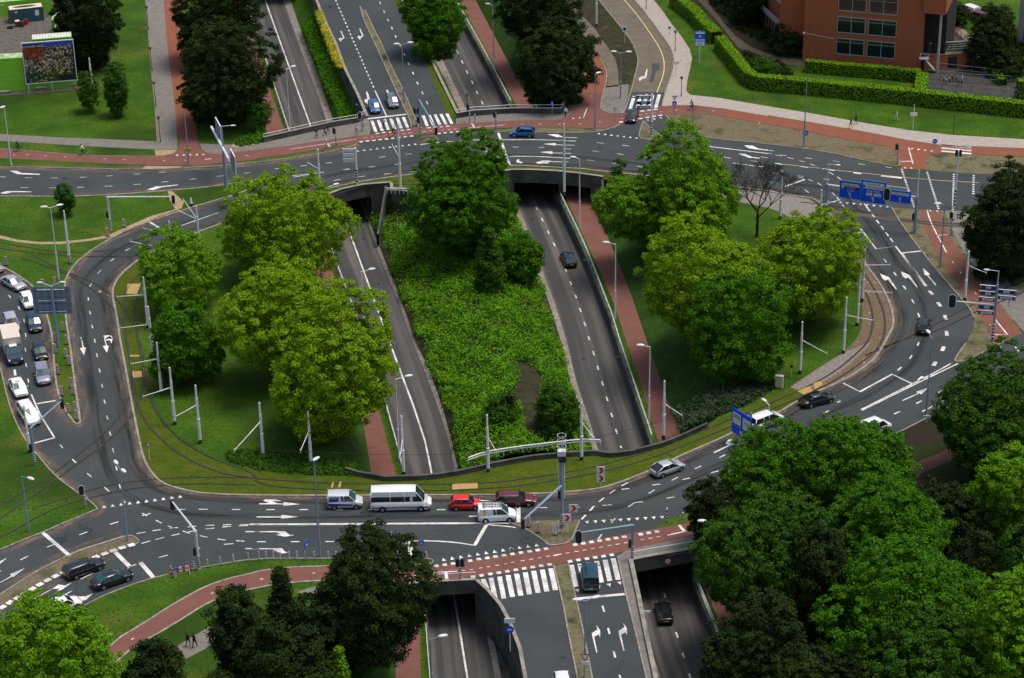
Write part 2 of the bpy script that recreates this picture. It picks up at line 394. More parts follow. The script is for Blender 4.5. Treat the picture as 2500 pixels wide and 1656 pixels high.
# ---- vertical walls at the trench edges (each one a wall standing in the place)
def vwall(pts, z0, z1, label, solid=None, zlow=None, th=.35, side=1, cap=.0, m=CONC, n=60, world=False, capm=CAPC):
    "wall under an edge polyline; with `solid` (list of x spans) the rest only reaches down to z0, solid parts to zlow"
    P = resample(pts if world else G(pts), n)
    N = offset(P, th * side); vs = []; fs = []
    for i in range(n - 1):
        zb = z0
        if solid is not None:
            q = (P[i] + P[i + 1]) / 2 - C0
            px = 1250 + FPX * q.dot(CX) / q.dot(_f)
            if any(a <= px <= b for a, b in solid): zb = zlow
        k = len(vs)
        for p, q in ((P[i], N[i]), (P[i + 1], N[i + 1])):
            vs += [Vector((p.x, p.y, zb)), Vector((p.x, p.y, z1)), Vector((q.x, q.y, z1)), Vector((q.x, q.y, zb))]
        fs += [(k, k + 1, k + 5, k + 4), (k + 1, k + 2, k + 6, k + 5), (k + 2, k + 3, k + 7, k + 6), (k + 3, k, k + 4, k + 7), (k, k + 3, k + 2, k + 1), (k + 4, k + 5, k + 6, k + 7)]
    o = obj('concrete_wall', mkmesh('concrete_wall', vs, fs, m)); tag(o, label, 'wall')
    if cap:
        A = [Vector((p.x, p.y, z1 + .003)) for p in offset(P, -.06 * side)]
        Bq = [Vector((p.x, p.y, z1 + .003)) for p in offset(P, (th + .06) * side)]
        mb = MB()
        for i in range(n - 1):
            a, b, c, d = A[i], A[i + 1], Bq[i + 1], Bq[i]; u = Vector((0, 0, cap))
            mb.add([a, b, c, d, a + u, b + u, c + u, d + u], [(4, 5, 6, 7), (0, 1, 5, 4), (3, 7, 6, 2), (0, 4, 7, 3), (1, 2, 6, 5)])
        mb.build('coping', [capm], o)
    return o
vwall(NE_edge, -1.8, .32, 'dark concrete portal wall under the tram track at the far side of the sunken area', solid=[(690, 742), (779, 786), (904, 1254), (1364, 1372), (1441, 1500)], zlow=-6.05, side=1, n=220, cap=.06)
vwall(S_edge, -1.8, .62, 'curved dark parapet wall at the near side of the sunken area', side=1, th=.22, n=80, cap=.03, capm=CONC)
def lowtop(p, q, z0, z1, zb, n=14):
    a = g(*p); b = q
    P = [Vector(a).lerp(b, i / (n - 1)) for i in range(n)]; mb = MB()
    t = (b - a); t.z = 0; t.normalize(); nn = Vector((-t.y, t.x, 0)) * .3
    for i in range(n - 1):
        za = z0 + (z1 - z0) * i / (n - 1); zc = z0 + (z1 - z0) * (i + 1) / (n - 1)
        A, B = P[i], P[i + 1]
        mb.add([(A.x, A.y, zb), (A.x, A.y, za), (A.x + nn.x, A.y + nn.y, za), (A.x + nn.x, A.y + nn.y, zb), (B.x, B.y, zb), (B.x, B.y, zc), (B.x + nn.x, B.y + nn.y, zc), (B.x + nn.x, B.y + nn.y, zb)],
               [(0, 1, 5, 4), (1, 2, 6, 5), (2, 3, 7, 6)])
    return mb
w1 = lowtop((940, 455), g(921, 600, -5.5), .1, -3.6, -6).build('wing_wall', [CONC]); tag(w1, 'sloping dark wing wall beside the left tunnel mouth', 'wall')
w2 = lowtop((1468, 440), g(1480, 572, -4.3), .1, -3.7, -6).build('wing_wall', [CONC, ]); tag(w2, 'sloping wing wall right of the cycle tunnel mouth', 'wall')
vwall([(894, 288), (873, 238), (839, 169), (818, 111), (794, 61), (769, 0), (748, -60)], -3.2, .25, 'grey retaining wall left of the two lane road with yellow flowers on top', side=-1, cap=.05)
vwall([(950, -60), (978, 0), (1037, 121), (1114, 280)], -5, .25, 'thin retaining wall along the left side of the upper right sunken road', side=1, cap=.05)
vwall([(645, 348), (704, 335), (810, 311), (876, 300), (893, 289)], -1.8, .85, 'dark parapet wall carrying the white railing at the upper left bridge', side=1, cap=.04)
vwall([(1116, 289), (1153, 283), (1250, 277), (1371, 277), (1387, 252), (1412, 250)], -1.8, .85, 'dark parapet wall carrying the white railing at the upper right bridge', side=1, cap=.04)
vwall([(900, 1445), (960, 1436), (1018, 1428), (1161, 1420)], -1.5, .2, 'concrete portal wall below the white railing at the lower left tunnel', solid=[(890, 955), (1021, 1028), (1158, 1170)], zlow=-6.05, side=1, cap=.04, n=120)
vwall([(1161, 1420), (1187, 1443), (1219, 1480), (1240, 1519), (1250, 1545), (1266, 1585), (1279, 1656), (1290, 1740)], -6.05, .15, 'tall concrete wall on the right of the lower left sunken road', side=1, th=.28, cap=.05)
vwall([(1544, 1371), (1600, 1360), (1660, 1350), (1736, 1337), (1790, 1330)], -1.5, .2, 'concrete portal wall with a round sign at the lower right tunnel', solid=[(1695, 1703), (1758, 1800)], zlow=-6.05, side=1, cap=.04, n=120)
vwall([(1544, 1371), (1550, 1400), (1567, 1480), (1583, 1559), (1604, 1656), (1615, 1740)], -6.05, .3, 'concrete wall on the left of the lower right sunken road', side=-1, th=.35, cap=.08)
# tunnel sides below the roundabout so that no daylight leaks in
tun = MB()
def curtain(P, y0, y1, zt=-.15, zb=-6.1):
    Q = [p for p, y in zip(P, YS) if y0 <= y <= y1]
    for a, b in zip(Q, Q[1:]): tun.add([(a.x, a.y, zb), (b.x, b.y, zb), (b.x, b.y, zt), (a.x, a.y, zt)], [(0, 1, 2, 3)])
for P, a, b in ((pPL0, 420, 520), (pPR1, 350, 480), (pPL0, 1260, 1500), (pPR1, 1160, 1400), (pS1, 400, 540), (pS0, 380, 490), (pS1, 1290, 1520), (pS0, 1260, 1440)): curtain(P, a, b)
o = tun.build('tunnel_wall', [CONC]); struct(o)

# ---- central planted wedge between the sunken roads
def wedge_rows():
    A = [p for p, y in zip(pS1, YS) if 460 <= y <= 1200]; B = [p for p, y in zip(pS0, YS) if 440 <= y <= 1170]
    return resample(A, 41), resample(B, 41)
WA, WB = wedge_rows()
nU = 24; WED = []
for i in range(41):
    v = i / 40
    hN = max(0, 1 - v / .10); hS = min(1, max(0, (v - .72) / .2))
    for j in range(nU + 1):
        u = j / nU
        base = -5.6 + 2.2 * math.sin(math.pi * u) ** .7 + .5 * math.sin(7 * u + 5 * v) * math.sin(math.pi * u)
        top = -1.2 if hS > 0 else -1.6
        hh = max(hN * .9, hS) * min(1, 3.2 * min(u, 1 - u))
        z = base + (top - base) * hh
        p = WA[i].lerp(WB[i], u); WED.append(Vector((p.x, p.y, z)))
wf = [(i * (nU + 1) + j, i * (nU + 1) + j + 1, (i + 1) * (nU + 1) + j + 1, (i + 1) * (nU + 1) + j) for i in range(40) for j in range(nU)]
SOIL = mat('dark_soil', (.05, .042, .025), (.025, .03, .012), .8, .95, .1, bump=.5)
layer(SOIL, (.12, .09, .055), .5, .6, .75)
struct(obj('planted_mound', mkmesh('planted_mound', WED, wf, SOIL, smooth=True)))
def wedge_pt(u, v):
    i = min(39, int(v * 40)); fv = v * 40 - i; j = min(nU - 1, int(u * nU)); fu = u * nU - j
    q = lambda a, b: WED[a * (nU + 1) + b]
    return q(i, j).lerp(q(i, j + 1), fu).lerp(q(i + 1, j).lerp(q(i + 1, j + 1), fu), fv)

# ================================================================ ROADS at z = 0
isl = smpx(T(0, 2, 1110, 0, 1130, 100, 1190, 430, 1240, 700, 1290, 950, 1330, 1120, 1400, 1240, 1500, 1340, 1700, 1400, 1900, 1435, 2367, 1450) + T(1, 2, 1000, 1450, 1700, 1445, 2220, 1445)
      + T(2, 2, 180, 1435, 500, 1420, 800, 1390, 1000, 1330, 1280, 1220, 1500, 1110, 1700, 1020, 1950, 915, 2050, 860) + T(3, 2, 0, 740, 350, 530, 700, 390, 960, 215, 1060, 80)
      + T(3, 1, 1100, 1560, 1165, 1450, 1150, 1300, 1080, 1130, 1000, 1010, 900, 880, 760, 640, 600, 450, 530, 370, 480, 310, 400, 265, 270, 255, 100, 225, 0, 200) + T(2, 1, 1940, 150, 1500, 85, 930, 30, 700, 5) + [(1435, 414), (1356, 410), (1250, 404), (1140, 410), (1034, 423), (942, 435), (871, 446), (810, 459), (769, 471), (700, 492)]
      + T(0, 1, 2090, 490, 1900, 555, 1780, 600, 1500, 720, 1350, 790, 1250, 860, 1130, 960, 1060, 1050, 1035, 1160, 1070, 1300, 1105, 1530), 1)
gw = T(0, 1, -900, 250, 0, 250, 600, 255, 1000, 240, 1500, 205, 2000, 160, 2367, 95) + T(1, 1, 60, 105, 0, 125) + T(0, 1, 2300, 200, 1830, 335, 1500, 440, 1200, 550, 950, 680, 750, 820, 650, 930, 590, 1060, 610, 1400, 640, 1568) \
    + T(0, 2, 690, 400, 742, 755, 735, 790, 700, 790, 660, 740, 580, 620, 530, 480, 500, 250, 490, 0) + T(0, 1, 440, 1360, 390, 1220, 330, 1100, 150, 970, 0, 890, -900, 600)
gsw = T(0, 2, -900, -200, -60, 60, 20, 330, 60, 520, 130, 740, 240, 950, 350, 1080, 500, 1260, 640, 1370, 830, 1500, 900, 1568) + T(0, 3, 905, 8, 700, 90, 400, 220, 200, 300, 0, 385, -900, 800)
med = T(0, 3, -60, 835, 0, 800, 170, 690, 350, 580, 520, 490, 650, 430, 820, 365, 1000, 310, 1150, 262, 1220, 250, 1290, 300, 1270, 330, 1080, 385, 900, 450, 750, 515, 600, 590, 450, 665, 300, 750, 150, 840, 0, 935, -60, 975)
# outer asphalt: accurate on the far (top) side, generous elsewhere and covered by verges
top = [(-400, 421), (0, 409), (150, 411), (330, 415), (422, 413), (530, 407), (625, 399)] + T(1, 0, 400, 1455, 700, 1405, 900, 1358, 935, 1330) + T(1, 0, 935, 1290, 950, 1130, 1000, 1080)
midL = [(894, 300), (894, 288), (873, 238), (839, 169), (818, 111), (794, 61), (769, 0), (748, -60)]
midR = [(950, -60), (978, 0), (1037, 121), (1085, 220)] + T(1, 0, 1800, 1080, 1830, 1110, 1900, 1160, 2100, 1180)
outer = top[:-3] + T(1, 0, 1040, 1310, 1060, 1100) + midL + midR[:0] + [(860, -60), (940, -60), (968, 0), (1027, 121)] + T(1, 0, 1640, 760, 1780, 1055, 1830, 1120, 2060, 1200, 2050, 1218, 2367, 1216) + T(2, 0, 500, 1235, 800, 1225, 960, 1170, 1000, 1100, 1060, 950, 1110, 800, 1165, 600, 1165, 530, 1120, 400, 980, 220, 880, 100, 800, 0, 780, -60, 1080, -60, 1500, 500, 1390, 985, 1420, 1070) \
    + T(2, 0, 1600, 1200, 1800, 1282, 2367, 1335) + T(3, 0, 500, 1405, 900, 1500, 1230, 1568) + T(3, 1, 1480, 15, 1900, 45, 2367, 60) + [(2900, 420)] + [(2900, 1250), (1900, 1330)] + T(2, 3, 1085, 470) + [(1544, 1371), (1567, 1480), (1583, 1559), (1604, 1656), (1615, 1740), (1290, 1740), (1279, 1656), (1266, 1585), (1250, 1545), (1240, 1519), (1219, 1480), (1187, 1443), (1161, 1420), (1000, 1405)] \
    + [(700, 1400), (300, 1560), (-300, 1800), (-700, 1800), (-700, 600)]
sheet('road', G(outer), .012, ASPH, [G(isl)])
def verge(name, pts, m=GRASS, z=.022, sm=0, holes=()):
    return px_sheet(name, smpx(pts, sm) if sm else pts, z, m, holes)
verge('grass_island', gw); verge('grass_verge', gsw); verge('traffic_island', med, SPOIL)
# southern side: lawn + red path
gs = T(0, 3, -900, 1500, -400, 1250, 0, 1085, 500, 1045, 760, 910, 1000, 790, 1300, 680, 1560, 610, 1900, 540, 2367, 465) + T(1, 3, 0, 475, 500, 465, 800, 465, 1430, 458, 1620, 470, 1645, 495, 1610, 518, 1480, 522) + T(1, 3, 1480, 705) + [(1016, 1432), (900, 1449), (890, 1560), (880, 1745), (-600, 1745)]
verge('grass_verge', gs)
pth = T(0, 3, 700, 1600, 1050, 1225, 1330, 1060, 1550, 915, 1750, 800, 1900, 720, 2100, 650, 2367, 590) + T(1, 3, 0, 583, 150, 560, 300, 545, 500, 535, 800, 530, 1480, 528)
pth2 = T(0, 3, 900, 1600, 1130, 1360, 1300, 1240, 1470, 1150, 1700, 1010, 1870, 900, 2040, 820, 2200, 770, 2367, 735) + T(1, 3, 0, 735, 150, 705, 350, 680, 700, 660, 1000, 668, 1480, 672)
def strip(name, A, B, m, z, n=60, sm=1):
    A = smooth(G(A, z), sm) if sm else G(A, z); B = smooth(G(B, z), sm) if sm else G(B, z)
    return ribbon(name, A, B, m, n)
strip('cycle_path', pth, pth2, RED, .032)
kerb(pth, .03, .25, .04); kerb(pth2, .03, .25, .04)
strip('footpath', T(1, 3, 380, 770, 550, 715, 700, 690, 900, 690), T(1, 3, 480, 830, 620, 790, 750, 760, 950, 740), GPAVE, .03)
strip('footpath', T(0, 3, 1640, 1270, 1850, 1140, 1980, 1070, 2200, 1000), T(0, 3, 1720, 1390, 1950, 1270, 2100, 1200, 2300, 1150), GPAVE, .03)
# crossing of the red path over the lower road
cr0 = T(1, 3, 1480, 528, 1700, 528, 1900, 495, 2100, 462, 2367, 415) + T(2, 3, 150, 385, 340, 358, 560, 318, 900, 265, 1100, 228, 1300, 190, 1660, 125, 1760, 110)
cr1 = T(1, 3, 1480, 672, 1760, 665, 1950, 640, 2100, 622, 2367, 585) + T(2, 3, 150, 560, 370, 525, 560, 487, 760, 452, 960, 418, 1150, 360, 1400, 310, 1700, 245, 1800, 232)
strip('cycle_path', cr0, cr1, RED, .034, 80)
isl2 = T(2, 3, -60, 125, 0, 120, 300, 110, 625, 100, 590, 200, 540, 320, 345, 350, 280, 290, 160, 210, 30, 150)
verge('traffic_island', isl2, SPOIL)
kerb(T(2, 3, -60, 125, 30, 150, 160, 210, 280, 290, 345, 350, 540, 320, 590, 200, 625, 115))
verge('grass_verge', T(2, 3, 1310, 180, 1420, 115, 1560, 55, 1660, 35, 2100, -60, 2100, 90, 1660, 122, 1400, 170))
verge('footpath', T(2, 3, 980, 470, 975, 440, 1060, 385, 1150, 360, 1400, 310, 1700, 245, 1840, 225, 1900, 330, 1700, 372, 1120, 478, 1085, 500, 1120, 600, 1200, 880, 1260, 1170, 1350, 1600, 1250, 1600, 1130, 1100, 1030, 700), GPAVE)
verge('road_median', T(2, 3, 385, 530, 520, 505, 560, 700, 630, 1000, 690, 1300, 755, 1640, 620, 1640, 520, 1150, 470, 870), DRYG)
kerb(T(2, 3, 385, 530, 470, 870, 520, 1150, 620, 1640)); kerb(T(2, 3, 520, 505, 560, 700, 630, 1000, 690, 1300, 755, 1640)); kerb(T(2, 3, 975, 440, 1030, 700, 1130, 1100, 1250, 1600))
se = T(2, 3, 1660, 35, 1700, 20) + [(1720, 1246), (1800, 1218), (1950, 1145), (2100, 1092)] + T(3, 2, 1200, 872, 1400, 770, 1600, 668, 1900, 520, 2367, 300) + [(2900, 700), (2900, 1745), (1935, 1745), (1880, 1560), (1830, 1440), (1790, 1330), (1760, 1290)]
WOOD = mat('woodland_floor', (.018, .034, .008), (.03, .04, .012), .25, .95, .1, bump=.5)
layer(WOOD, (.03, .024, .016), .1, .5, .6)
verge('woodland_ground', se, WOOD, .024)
kerb(T(2, 3, 1700, 20) + [(1720, 1246), (1800, 1218), (1950, 1145), (2100, 1092)] + T(3, 2, 1200, 872, 1400, 770, 1600, 668, 1900, 520, 2367, 300))
DRED = mat('dark_red_path', (.11, .05, .038), (.08, .04, .03), .5, .9)  # darker red than the other cycle paths
strip('cycle_path', T(3, 2, 2100, 780, 1650, 1030, 1340, 1150, 1000, 1350, 500, 1568), T(3, 2, 2200, 860, 1700, 1130, 1400, 1240, 1100, 1480, 650, 1700), DRED, .03)
strip('cycle_path', T(3, 3, 400, 0, 440, 400, 530, 800, 640, 1100, 720, 1400, 780, 1650), T(3, 3, 500, 0, 560, 400, 650, 800, 800, 1100, 950, 1400, 1000, 1650), DRED, .032)
strip('footpath', T(3, 3, 1690, 0, 1700, 300, 1900, 650, 2150, 900, 2500, 1100), T(3, 3, 1950, 0, 1850, 300, 2150, 660, 2350, 850, 2600, 950), mat('leafy_path', (.10, .085, .065), (.07, .06, .045), 1, .9), .03)
# eastern verge and its paths
ve = T(3, 1, 1140, 352, 1240, 520, 1420, 760, 1560, 935, 1780, 1190, 1860, 1280, 1910, 1380, 1900, 1470) + T(3, 2, 1830, 40, 1725, 185, 1735, 215, 1830, 205, 1980, 130, 2200, 20) + T(3, 1, 2367, 1490) + [(2700, 750), (2700, 510)] + T(3, 1, 1900, 390, 1590, 376, 1380, 372)
verge('dry_verge', ve, DRYG)
kerb(T(3, 1, 1140, 352, 1240, 520, 1420, 760, 1560, 935, 1780, 1190, 1860, 1280, 1910, 1380)); kerb(T(3, 2, 1830, 40, 1725, 185, 1735, 215, 1830, 205, 1980, 130, 2200, 20))
ECY = mat('dark_red_cycle_asphalt', (.21, .085, .055), (.17, .07, .045), .5, .9)
strip('cycle_path', T(3, 1, 1390, 373, 1450, 560, 1590, 850, 1830, 1150, 1950, 1330, 2075, 1568) + T(3, 2, 2075, 0, 2095, 30), T(3, 1, 1585, 376, 1640, 560, 1790, 790, 1960, 960, 2110, 1230, 2340, 1500) + T(3, 2, 2350, -50), ECY, .032)
strip('footpath', T(3, 1, 1640, 380, 1700, 560, 1850, 830, 1990, 1000, 2130, 1230, 2367, 1500), T(3, 1, 1860, 385, 1900, 560, 2030, 800, 2240, 1060, 2367, 1130, 2600, 1250), GPAVE, .031)
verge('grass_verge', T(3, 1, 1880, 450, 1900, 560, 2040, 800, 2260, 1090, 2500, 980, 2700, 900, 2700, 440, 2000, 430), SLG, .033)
# north side ---------------------------------------------------------------
NP0 = T(0, 0, -900, 1360, 0, 1370, 330, 1400, 830, 1440, 1430, 1445, 1560, 1435, 1640, 1370, 1650, 1300) ; NP1 = T(0, 0, -900, 1455, 0, 1465, 500, 1490, 1000, 1515, 1400, 1530, 1800, 1530, 2367, 1478)
verge('cycle_path', T(0, 0, -900, 1360, 0, 1372, 330, 1400, 830, 1440, 1430, 1445, 1560, 1440, 1640, 1400, 1655, 1340, 1640, 1200, 1600, 850, 1545, 400, 1510, -30, 1660, -30, 1690, 300, 1700, 700, 1790, 1050, 1830, 1300, 1850, 1380, 1930, 1420, 2050, 1425, 2200, 1405, 2367, 1388)
      + T(1, 0, 0, 1388, 300, 1350, 800, 1275, 1050, 1245, 1440, 1185, 1700, 1165, 1830, 1158, 1950, 1140, 2367, 1118) + T(2, 0, 400, 1110, 500, 1095, 560, 1040, 640, 880, 665, 700, 700, 600, 680, 460, 700, 400, 770, 480, 860, 600, 880, 750, 810, 1000, 860, 1040, 950, 1055, 1040, 1050, 1385, 985, 1500, 975, 1700, 975, 1900, 1000, 2367, 1075)
      + T(3, 0, 500, 1155, 900, 1225, 1300, 1300, 1600, 1345, 2367, 1375) + [(2900, 375), (2900, 395)] + T(3, 0, 2367, 1452, 1900, 1430, 1600, 1415, 1500, 1440, 1450, 1490, 1470, 1568, 1235, 1568, 1215, 1500, 1190, 1420, 1120, 1360, 900, 1320, 500, 1250, 300, 1200, 0, 1150) + T(2, 0, 2367, 1150, 1900, 1070, 1700, 1050, 1420, 1065, 1180, 1110, 960, 1160, 860, 1190, 500, 1182, 0, 1180)
      + T(1, 0, 2100, 1200, 1800, 1220, 1480, 1245, 950, 1320, 700, 1365, 300, 1430, 0, 1470) + T(0, 0, 2367, 1478, 1800, 1530, 1400, 1530, 1000, 1515, 500, 1490, 0, 1465, -900, 1455), RED, .028)
verge('cycle_path', T(2, 0, 1385 + 540, 1000, 2367, 1075) + T(3, 0, 500, 1155, 900, 1225, 1300, 1300, 1600, 1345, 2367, 1375) + [(2900, 375), (2900, 395)] + T(3, 0, 2367, 1452, 1900, 1430, 1600, 1415, 1500, 1440, 1450, 1490, 1470, 1568, 1235, 1568, 1215, 1500, 1190, 1420, 1120, 1360, 900, 1320, 500, 1250, 300, 1200, 0, 1150) + T(2, 0, 2367, 1150, 1900, 1070), ORED, .034)
verge('cycle_path', T(2, 0, 700, 400, 770, 480, 860, 600, 880, 750, 840, 862, 650, 862, 665, 700, 700, 600, 680, 460), ORED, .034)
verge('cycle_path', T(0, 0, 1510, -30, 1660, -30, 1690, 300, 1700, 700, 1790, 1050, 1825, 1250, 1650, 1250, 1640, 1200, 1600, 850, 1545, 400), ORED, .033)
# pavements of the north side
verge('footpath', T(0, 0, 1340, -30, 1360, 200, 1395, 650, 1430, 1000, 1450, 1310, 1000, 1290, 500, 1270, 0, 1240, -900, 1215, -900, 1290, 0, 1305, 500, 1335, 1000, 1365, 1430, 1385, 1640, 1385, 1640, 1300, 1630, 1100, 1600, 850, 1545, 400, 1510, -30), GPAVE, .024)
verge('footpath', T(0, 0, 1850, 1330, 1860, 1380, 1930, 1420, 2050, 1425, 2200, 1405, 2367, 1388) + T(1, 0, 0, 1388, 300, 1350, 800, 1275, 1050, 1245, 1060, 1195, 1040, 1100, 1000, 1085, 950, 1135, 700, 1180, 300, 1270, 75, 1320, -30, 1350) + T(0, 0, 2150, 1340, 1950, 1335), GPAVE, .03)
verge('footpath', T(1, 0, 1850, 1095, 1850, 1150, 1950, 1140, 2367, 1118) + T(2, 0, 400, 1110, 500, 1095, 560, 1040, 600, 960, 610, 880, 530, 870, 510, 1000, 460, 1055, 0, 1050) + T(1, 0, 2000, 1075), GPAVE, .03)
verge('road_median', T(1, 0, 960, 60, 1010, 100, 1080, 250, 1180, 450, 1260, 640, 1370, 850, 1450, 1050, 1500, 1150, 1510, 1180, 1440, 1185, 1420, 1100, 1350, 960, 1250, 740, 1120, 450, 1000, 200), DRYG, .024)
for kk in (T(1, 0, 960, 60, 1000, 200, 1120, 450, 1250, 740, 1350, 960, 1420, 1100, 1440, 1185), T(1, 0, 1010, 100, 1080, 250, 1180, 450, 1260, 640, 1370, 850, 1450, 1050, 1510, 1180)): kerb(kk)
verge('traffic_island', T(1, 0, 1490, 1270, 1560, 1258, 1670, 1250, 1690, 1300, 1530, 1322, 1500, 1315), DRYG, .03)
verge('grass_verge', T(1, 0, 1640, 600, 1690, 760, 1830, 1095, 1770, 1060, 1640, 770, 1560, 560, 1500, 450, 1270, 0, 1190, -60, 1338, -60, 1338, 0, 1560, 460), TBED, .024)
SGREY = mat('grey_verge', (.22, .19, .14), (.16, .14, .1), 1.5, .95)
verge('dry_verge', T(1, 0, 2050, 1212, 2367, 1195) + T(2, 0, 0, 1182, 500, 1185, 860, 1192, 960, 1162, 1000, 1150, 960, 1180, 800, 1225, 500, 1235, 0, 1215) + T(1, 0, 2150, 1225), DRYG, .026)
kerb(T(1, 0, 2150, 1225, 2367, 1218) + T(2, 0, 500, 1235, 800, 1225, 960, 1175, 1000, 1150))
verge('dry_verge', T(2, 0, 1420, 1068, 1700, 1050, 1900, 1072, 2367, 1152) + T(3, 0, 0, 1152, 300, 1202, 500, 1252, 900, 1322, 1120, 1362, 1190, 1422, 1220, 1500, 1215, 1540, 1100, 1530, 900, 1490, 500, 1400, 0, 1340) + T(2, 0, 2367, 1335, 1800, 1282, 1600, 1200, 1480, 1140), SPOIL, .026)
kerb(T(2, 0, 1420, 1068, 1480, 1140, 1600, 1200, 1800, 1282, 2367, 1335) + T(3, 0, 500, 1400, 900, 1490, 1100, 1530, 1215, 1545, 1220, 1480))
verge('dry_verge', T(3, 0, 1450, 1568, 1447, 1490, 1500, 1442, 1600, 1418, 1900, 1432, 2367, 1455) + [(2900, 398), (2900, 428)] + T(3, 1, 2367, 52, 1900, 42, 1480, 12), DRYG, .026)
verge('traffic_island', T(2, 0, 1215, 1120, 1260, 1170, 1320, 1220, 1400, 1275, 1290, 1300, 1170, 1285, 1185, 1200), SPOIL, .026)
kerb(T(2, 0, 1215, 1120, 1260, 1170, 1320, 1220, 1400, 1275)); kerb(T(2, 0, 1215, 1120, 1185, 1200, 1170, 1285, 1290, 1300))
verge('footpath', T(2, 0, 870, 800, 1080, 780, 1070, 900, 1040, 1050, 950, 1055, 860, 1040, 810, 1000, 840, 880), GPAVE, .03)
BRK = strip('brick_street', T(2, 0, 780, -60, 800, 0, 880, 100, 980, 220, 1120, 400, 1165, 530, 1165, 600, 1130, 740, 1100, 850), T(2, 0, 1100, -60, 1120, 0, 1240, 130, 1380, 320, 1460, 430, 1500, 540, 1490, 650, 1450, 760, 1415, 855), BRICKP, .02, 50)
verge('footpath', T(2, 0, 1100, -60, 1130, 0, 1240, 130, 1380, 320, 1460, 430, 1500, 540, 1490, 650, 1450, 760, 1415, 860, 1385, 985, 1500, 975, 1700, 975, 1900, 1000, 2367, 1075)
      + T(3, 0, 0, 1068, 500, 1150, 900, 1220, 1300, 1298, 1600, 1342, 2367, 1372) + [(2900, 373), (2900, 350)] + T(3, 0, 2367, 1290, 1700, 1250, 1300, 1205, 900, 1140, 400, 1050, 0, 985) + T(2, 0, 2367, 985, 1900, 905, 1650, 880, 1610, 840, 1620, 750, 1650, 620, 1665, 540, 1640, 450, 1560, 330, 1480, 230, 1390, 100, 1310, 0, 1280, -60), PAVE, .024)
kerb(T(2, 0, 1130, 0, 1240, 130, 1380, 320, 1460, 430, 1500, 540, 1490, 650, 1450, 760, 1415, 860, 1385, 985)); kerb(T(2, 0, 800, 0, 880, 100, 980, 220, 1120, 400, 1165, 530, 1165, 600, 1100, 850, 1040, 1050, 950, 1055, 860, 1040, 810, 1000, 860, 800, 880, 700, 850, 590, 770, 480))
verge('clinker_strip', T(2, 0, 500, -60, 620, 120, 760, 260, 880, 430, 960, 560, 985, 680, 985, 800, 870, 810, 885, 740, 870, 600, 800, 500, 690, 380, 610, 250, 540, 60, 430, -60), BRICKP, .03)
verge('soil_bed', T(2, 0, 500, -60, 620, 120, 760, 260, 880, 430, 960, 560, 985, 680, 985, 800, 1090, 790, 1140, 660, 1160, 540, 1100, 400, 960, 210, 870, 100, 790, 0, 770, -60), SOIL, .024)
# kerbs of the roundabout
kerb(isl + isl[:1], wid=.28); kerb([p for p in gw[1:]], wid=.25); kerb(gsw[1:-1]); kerb(med + med[:1]); kerb(T(0, 3, 500, 1045, 760, 910, 1000, 790, 1300, 680, 1560, 610, 1900, 540, 2367, 465) + T(1, 3, 500, 465, 800, 465, 1430, 458, 1620, 470, 1645, 495, 1610, 518, 1480, 522)); kerb(top[:-3]); kerb(NP0[:5], .03, .12, .03)
def dust(pts, side, w=1.7, m=None, o0=.1, sm=1, z=.016, name='road_dust'):
    P = smooth(G(pts, z), sm) if sm else G(pts, z); P = resample(P, max(8, len(P) * 2))
    ribbon(name, offset(P, o0 * side), offset(P, w * side), m or DUST)
_il = isl + isl[:1]; _a = sum((p.x * q.y - q.x * p.y) for p, q in zip(G(_il), G(_il)[1:])); _s = -1 if _a > 0 else 1
dust(_il, _s, 1.9); dust(_il, _s, 7.0, WEAR, .4, z=.0175, name='tyre_wear'); dust(_il, _s, 7.0, OILY, .4, z=.019, name='tyre_wear')
dust(_il, _s, 14.0, WEAR, 7.0, z=.0178, name='tyre_wear') if 0 else None
for _p, _sd in ((gw[1:9], 1), (gw[9:], 1), (gsw[1:-1], 1), (top[:-3], -1), (med[1:9], 1), (med[12:], 1)):
    dust(_p, _sd, 1.4); dust(_p, -_sd, 1.4)
for _x, _y in ((925, 1130, ), ): px_sheet('manhole_cover', T(0, 1, *[v for i in range(12) for v in (_x + 16 * math.cos(i * .5236), _y + 10 * math.sin(i * .5236))]), .03, CATT)
for _c, _r, _x, _y in ((1, 1, 993, 640), (1, 1, 1130, 1060), (2, 1, 180, 462), (2, 1, 675, 835), (2, 2, 985, 165), (2, 2, 660, 185), (0, 1, 600, 85), (0, 3, 1900, 60), (1, 3, 980, 40), (3, 2, 1000, 300), (3, 1, 1400, 1230), (2, 0, 915, 860), (2, 0, 820, 1367), (1, 0, 685, 65), (1, 3, 1000, 215), (2, 3, 470, 1380)):
    px_sheet('drain_cover', T(_c, _r, *[v for i in range(4) for v in (_x + 17 * (1, 1, -1, -1)[i], _y + 8 * (1, -1, -1, 1)[i])]), .02 if (_c, _r) not in ((1, 1), (2, 1), (2, 2)) or (_c, _r, _x) == (0, 0, 0) else .02, SEAM)
verge('bare_ground', T(0, 1, -300, 580, 0, 610, 160, 650, 350, 672, 560, 670, 800, 645, 1000, 610, 1150, 540, 1400, 430, 1620, 370, 1570, 280, 1550, 200, 1590, 200, 1700, 300, 1680, 360, 1400, 465, 1150, 575, 1000, 635, 800, 665, 560, 692, 350, 692, 160, 672, 0, 640, -300, 600), SAND, .027, 0)
verge('bare_ground', T(0, 0, 1430, 1388, 1640, 1388, 1600, 1425, 1520, 1440, 1430, 1442), SAND, .026)
verge('bare_ground', [(562, 360), (575, 345), (600, 335), (622, 347), (632, 352), (600, 358)], SAND, .032)
verge('bare_ground', T(0, 0, 1350, 1536, 1700, 1540, 1600, 1562, 1300, 1562), SAND, .024)
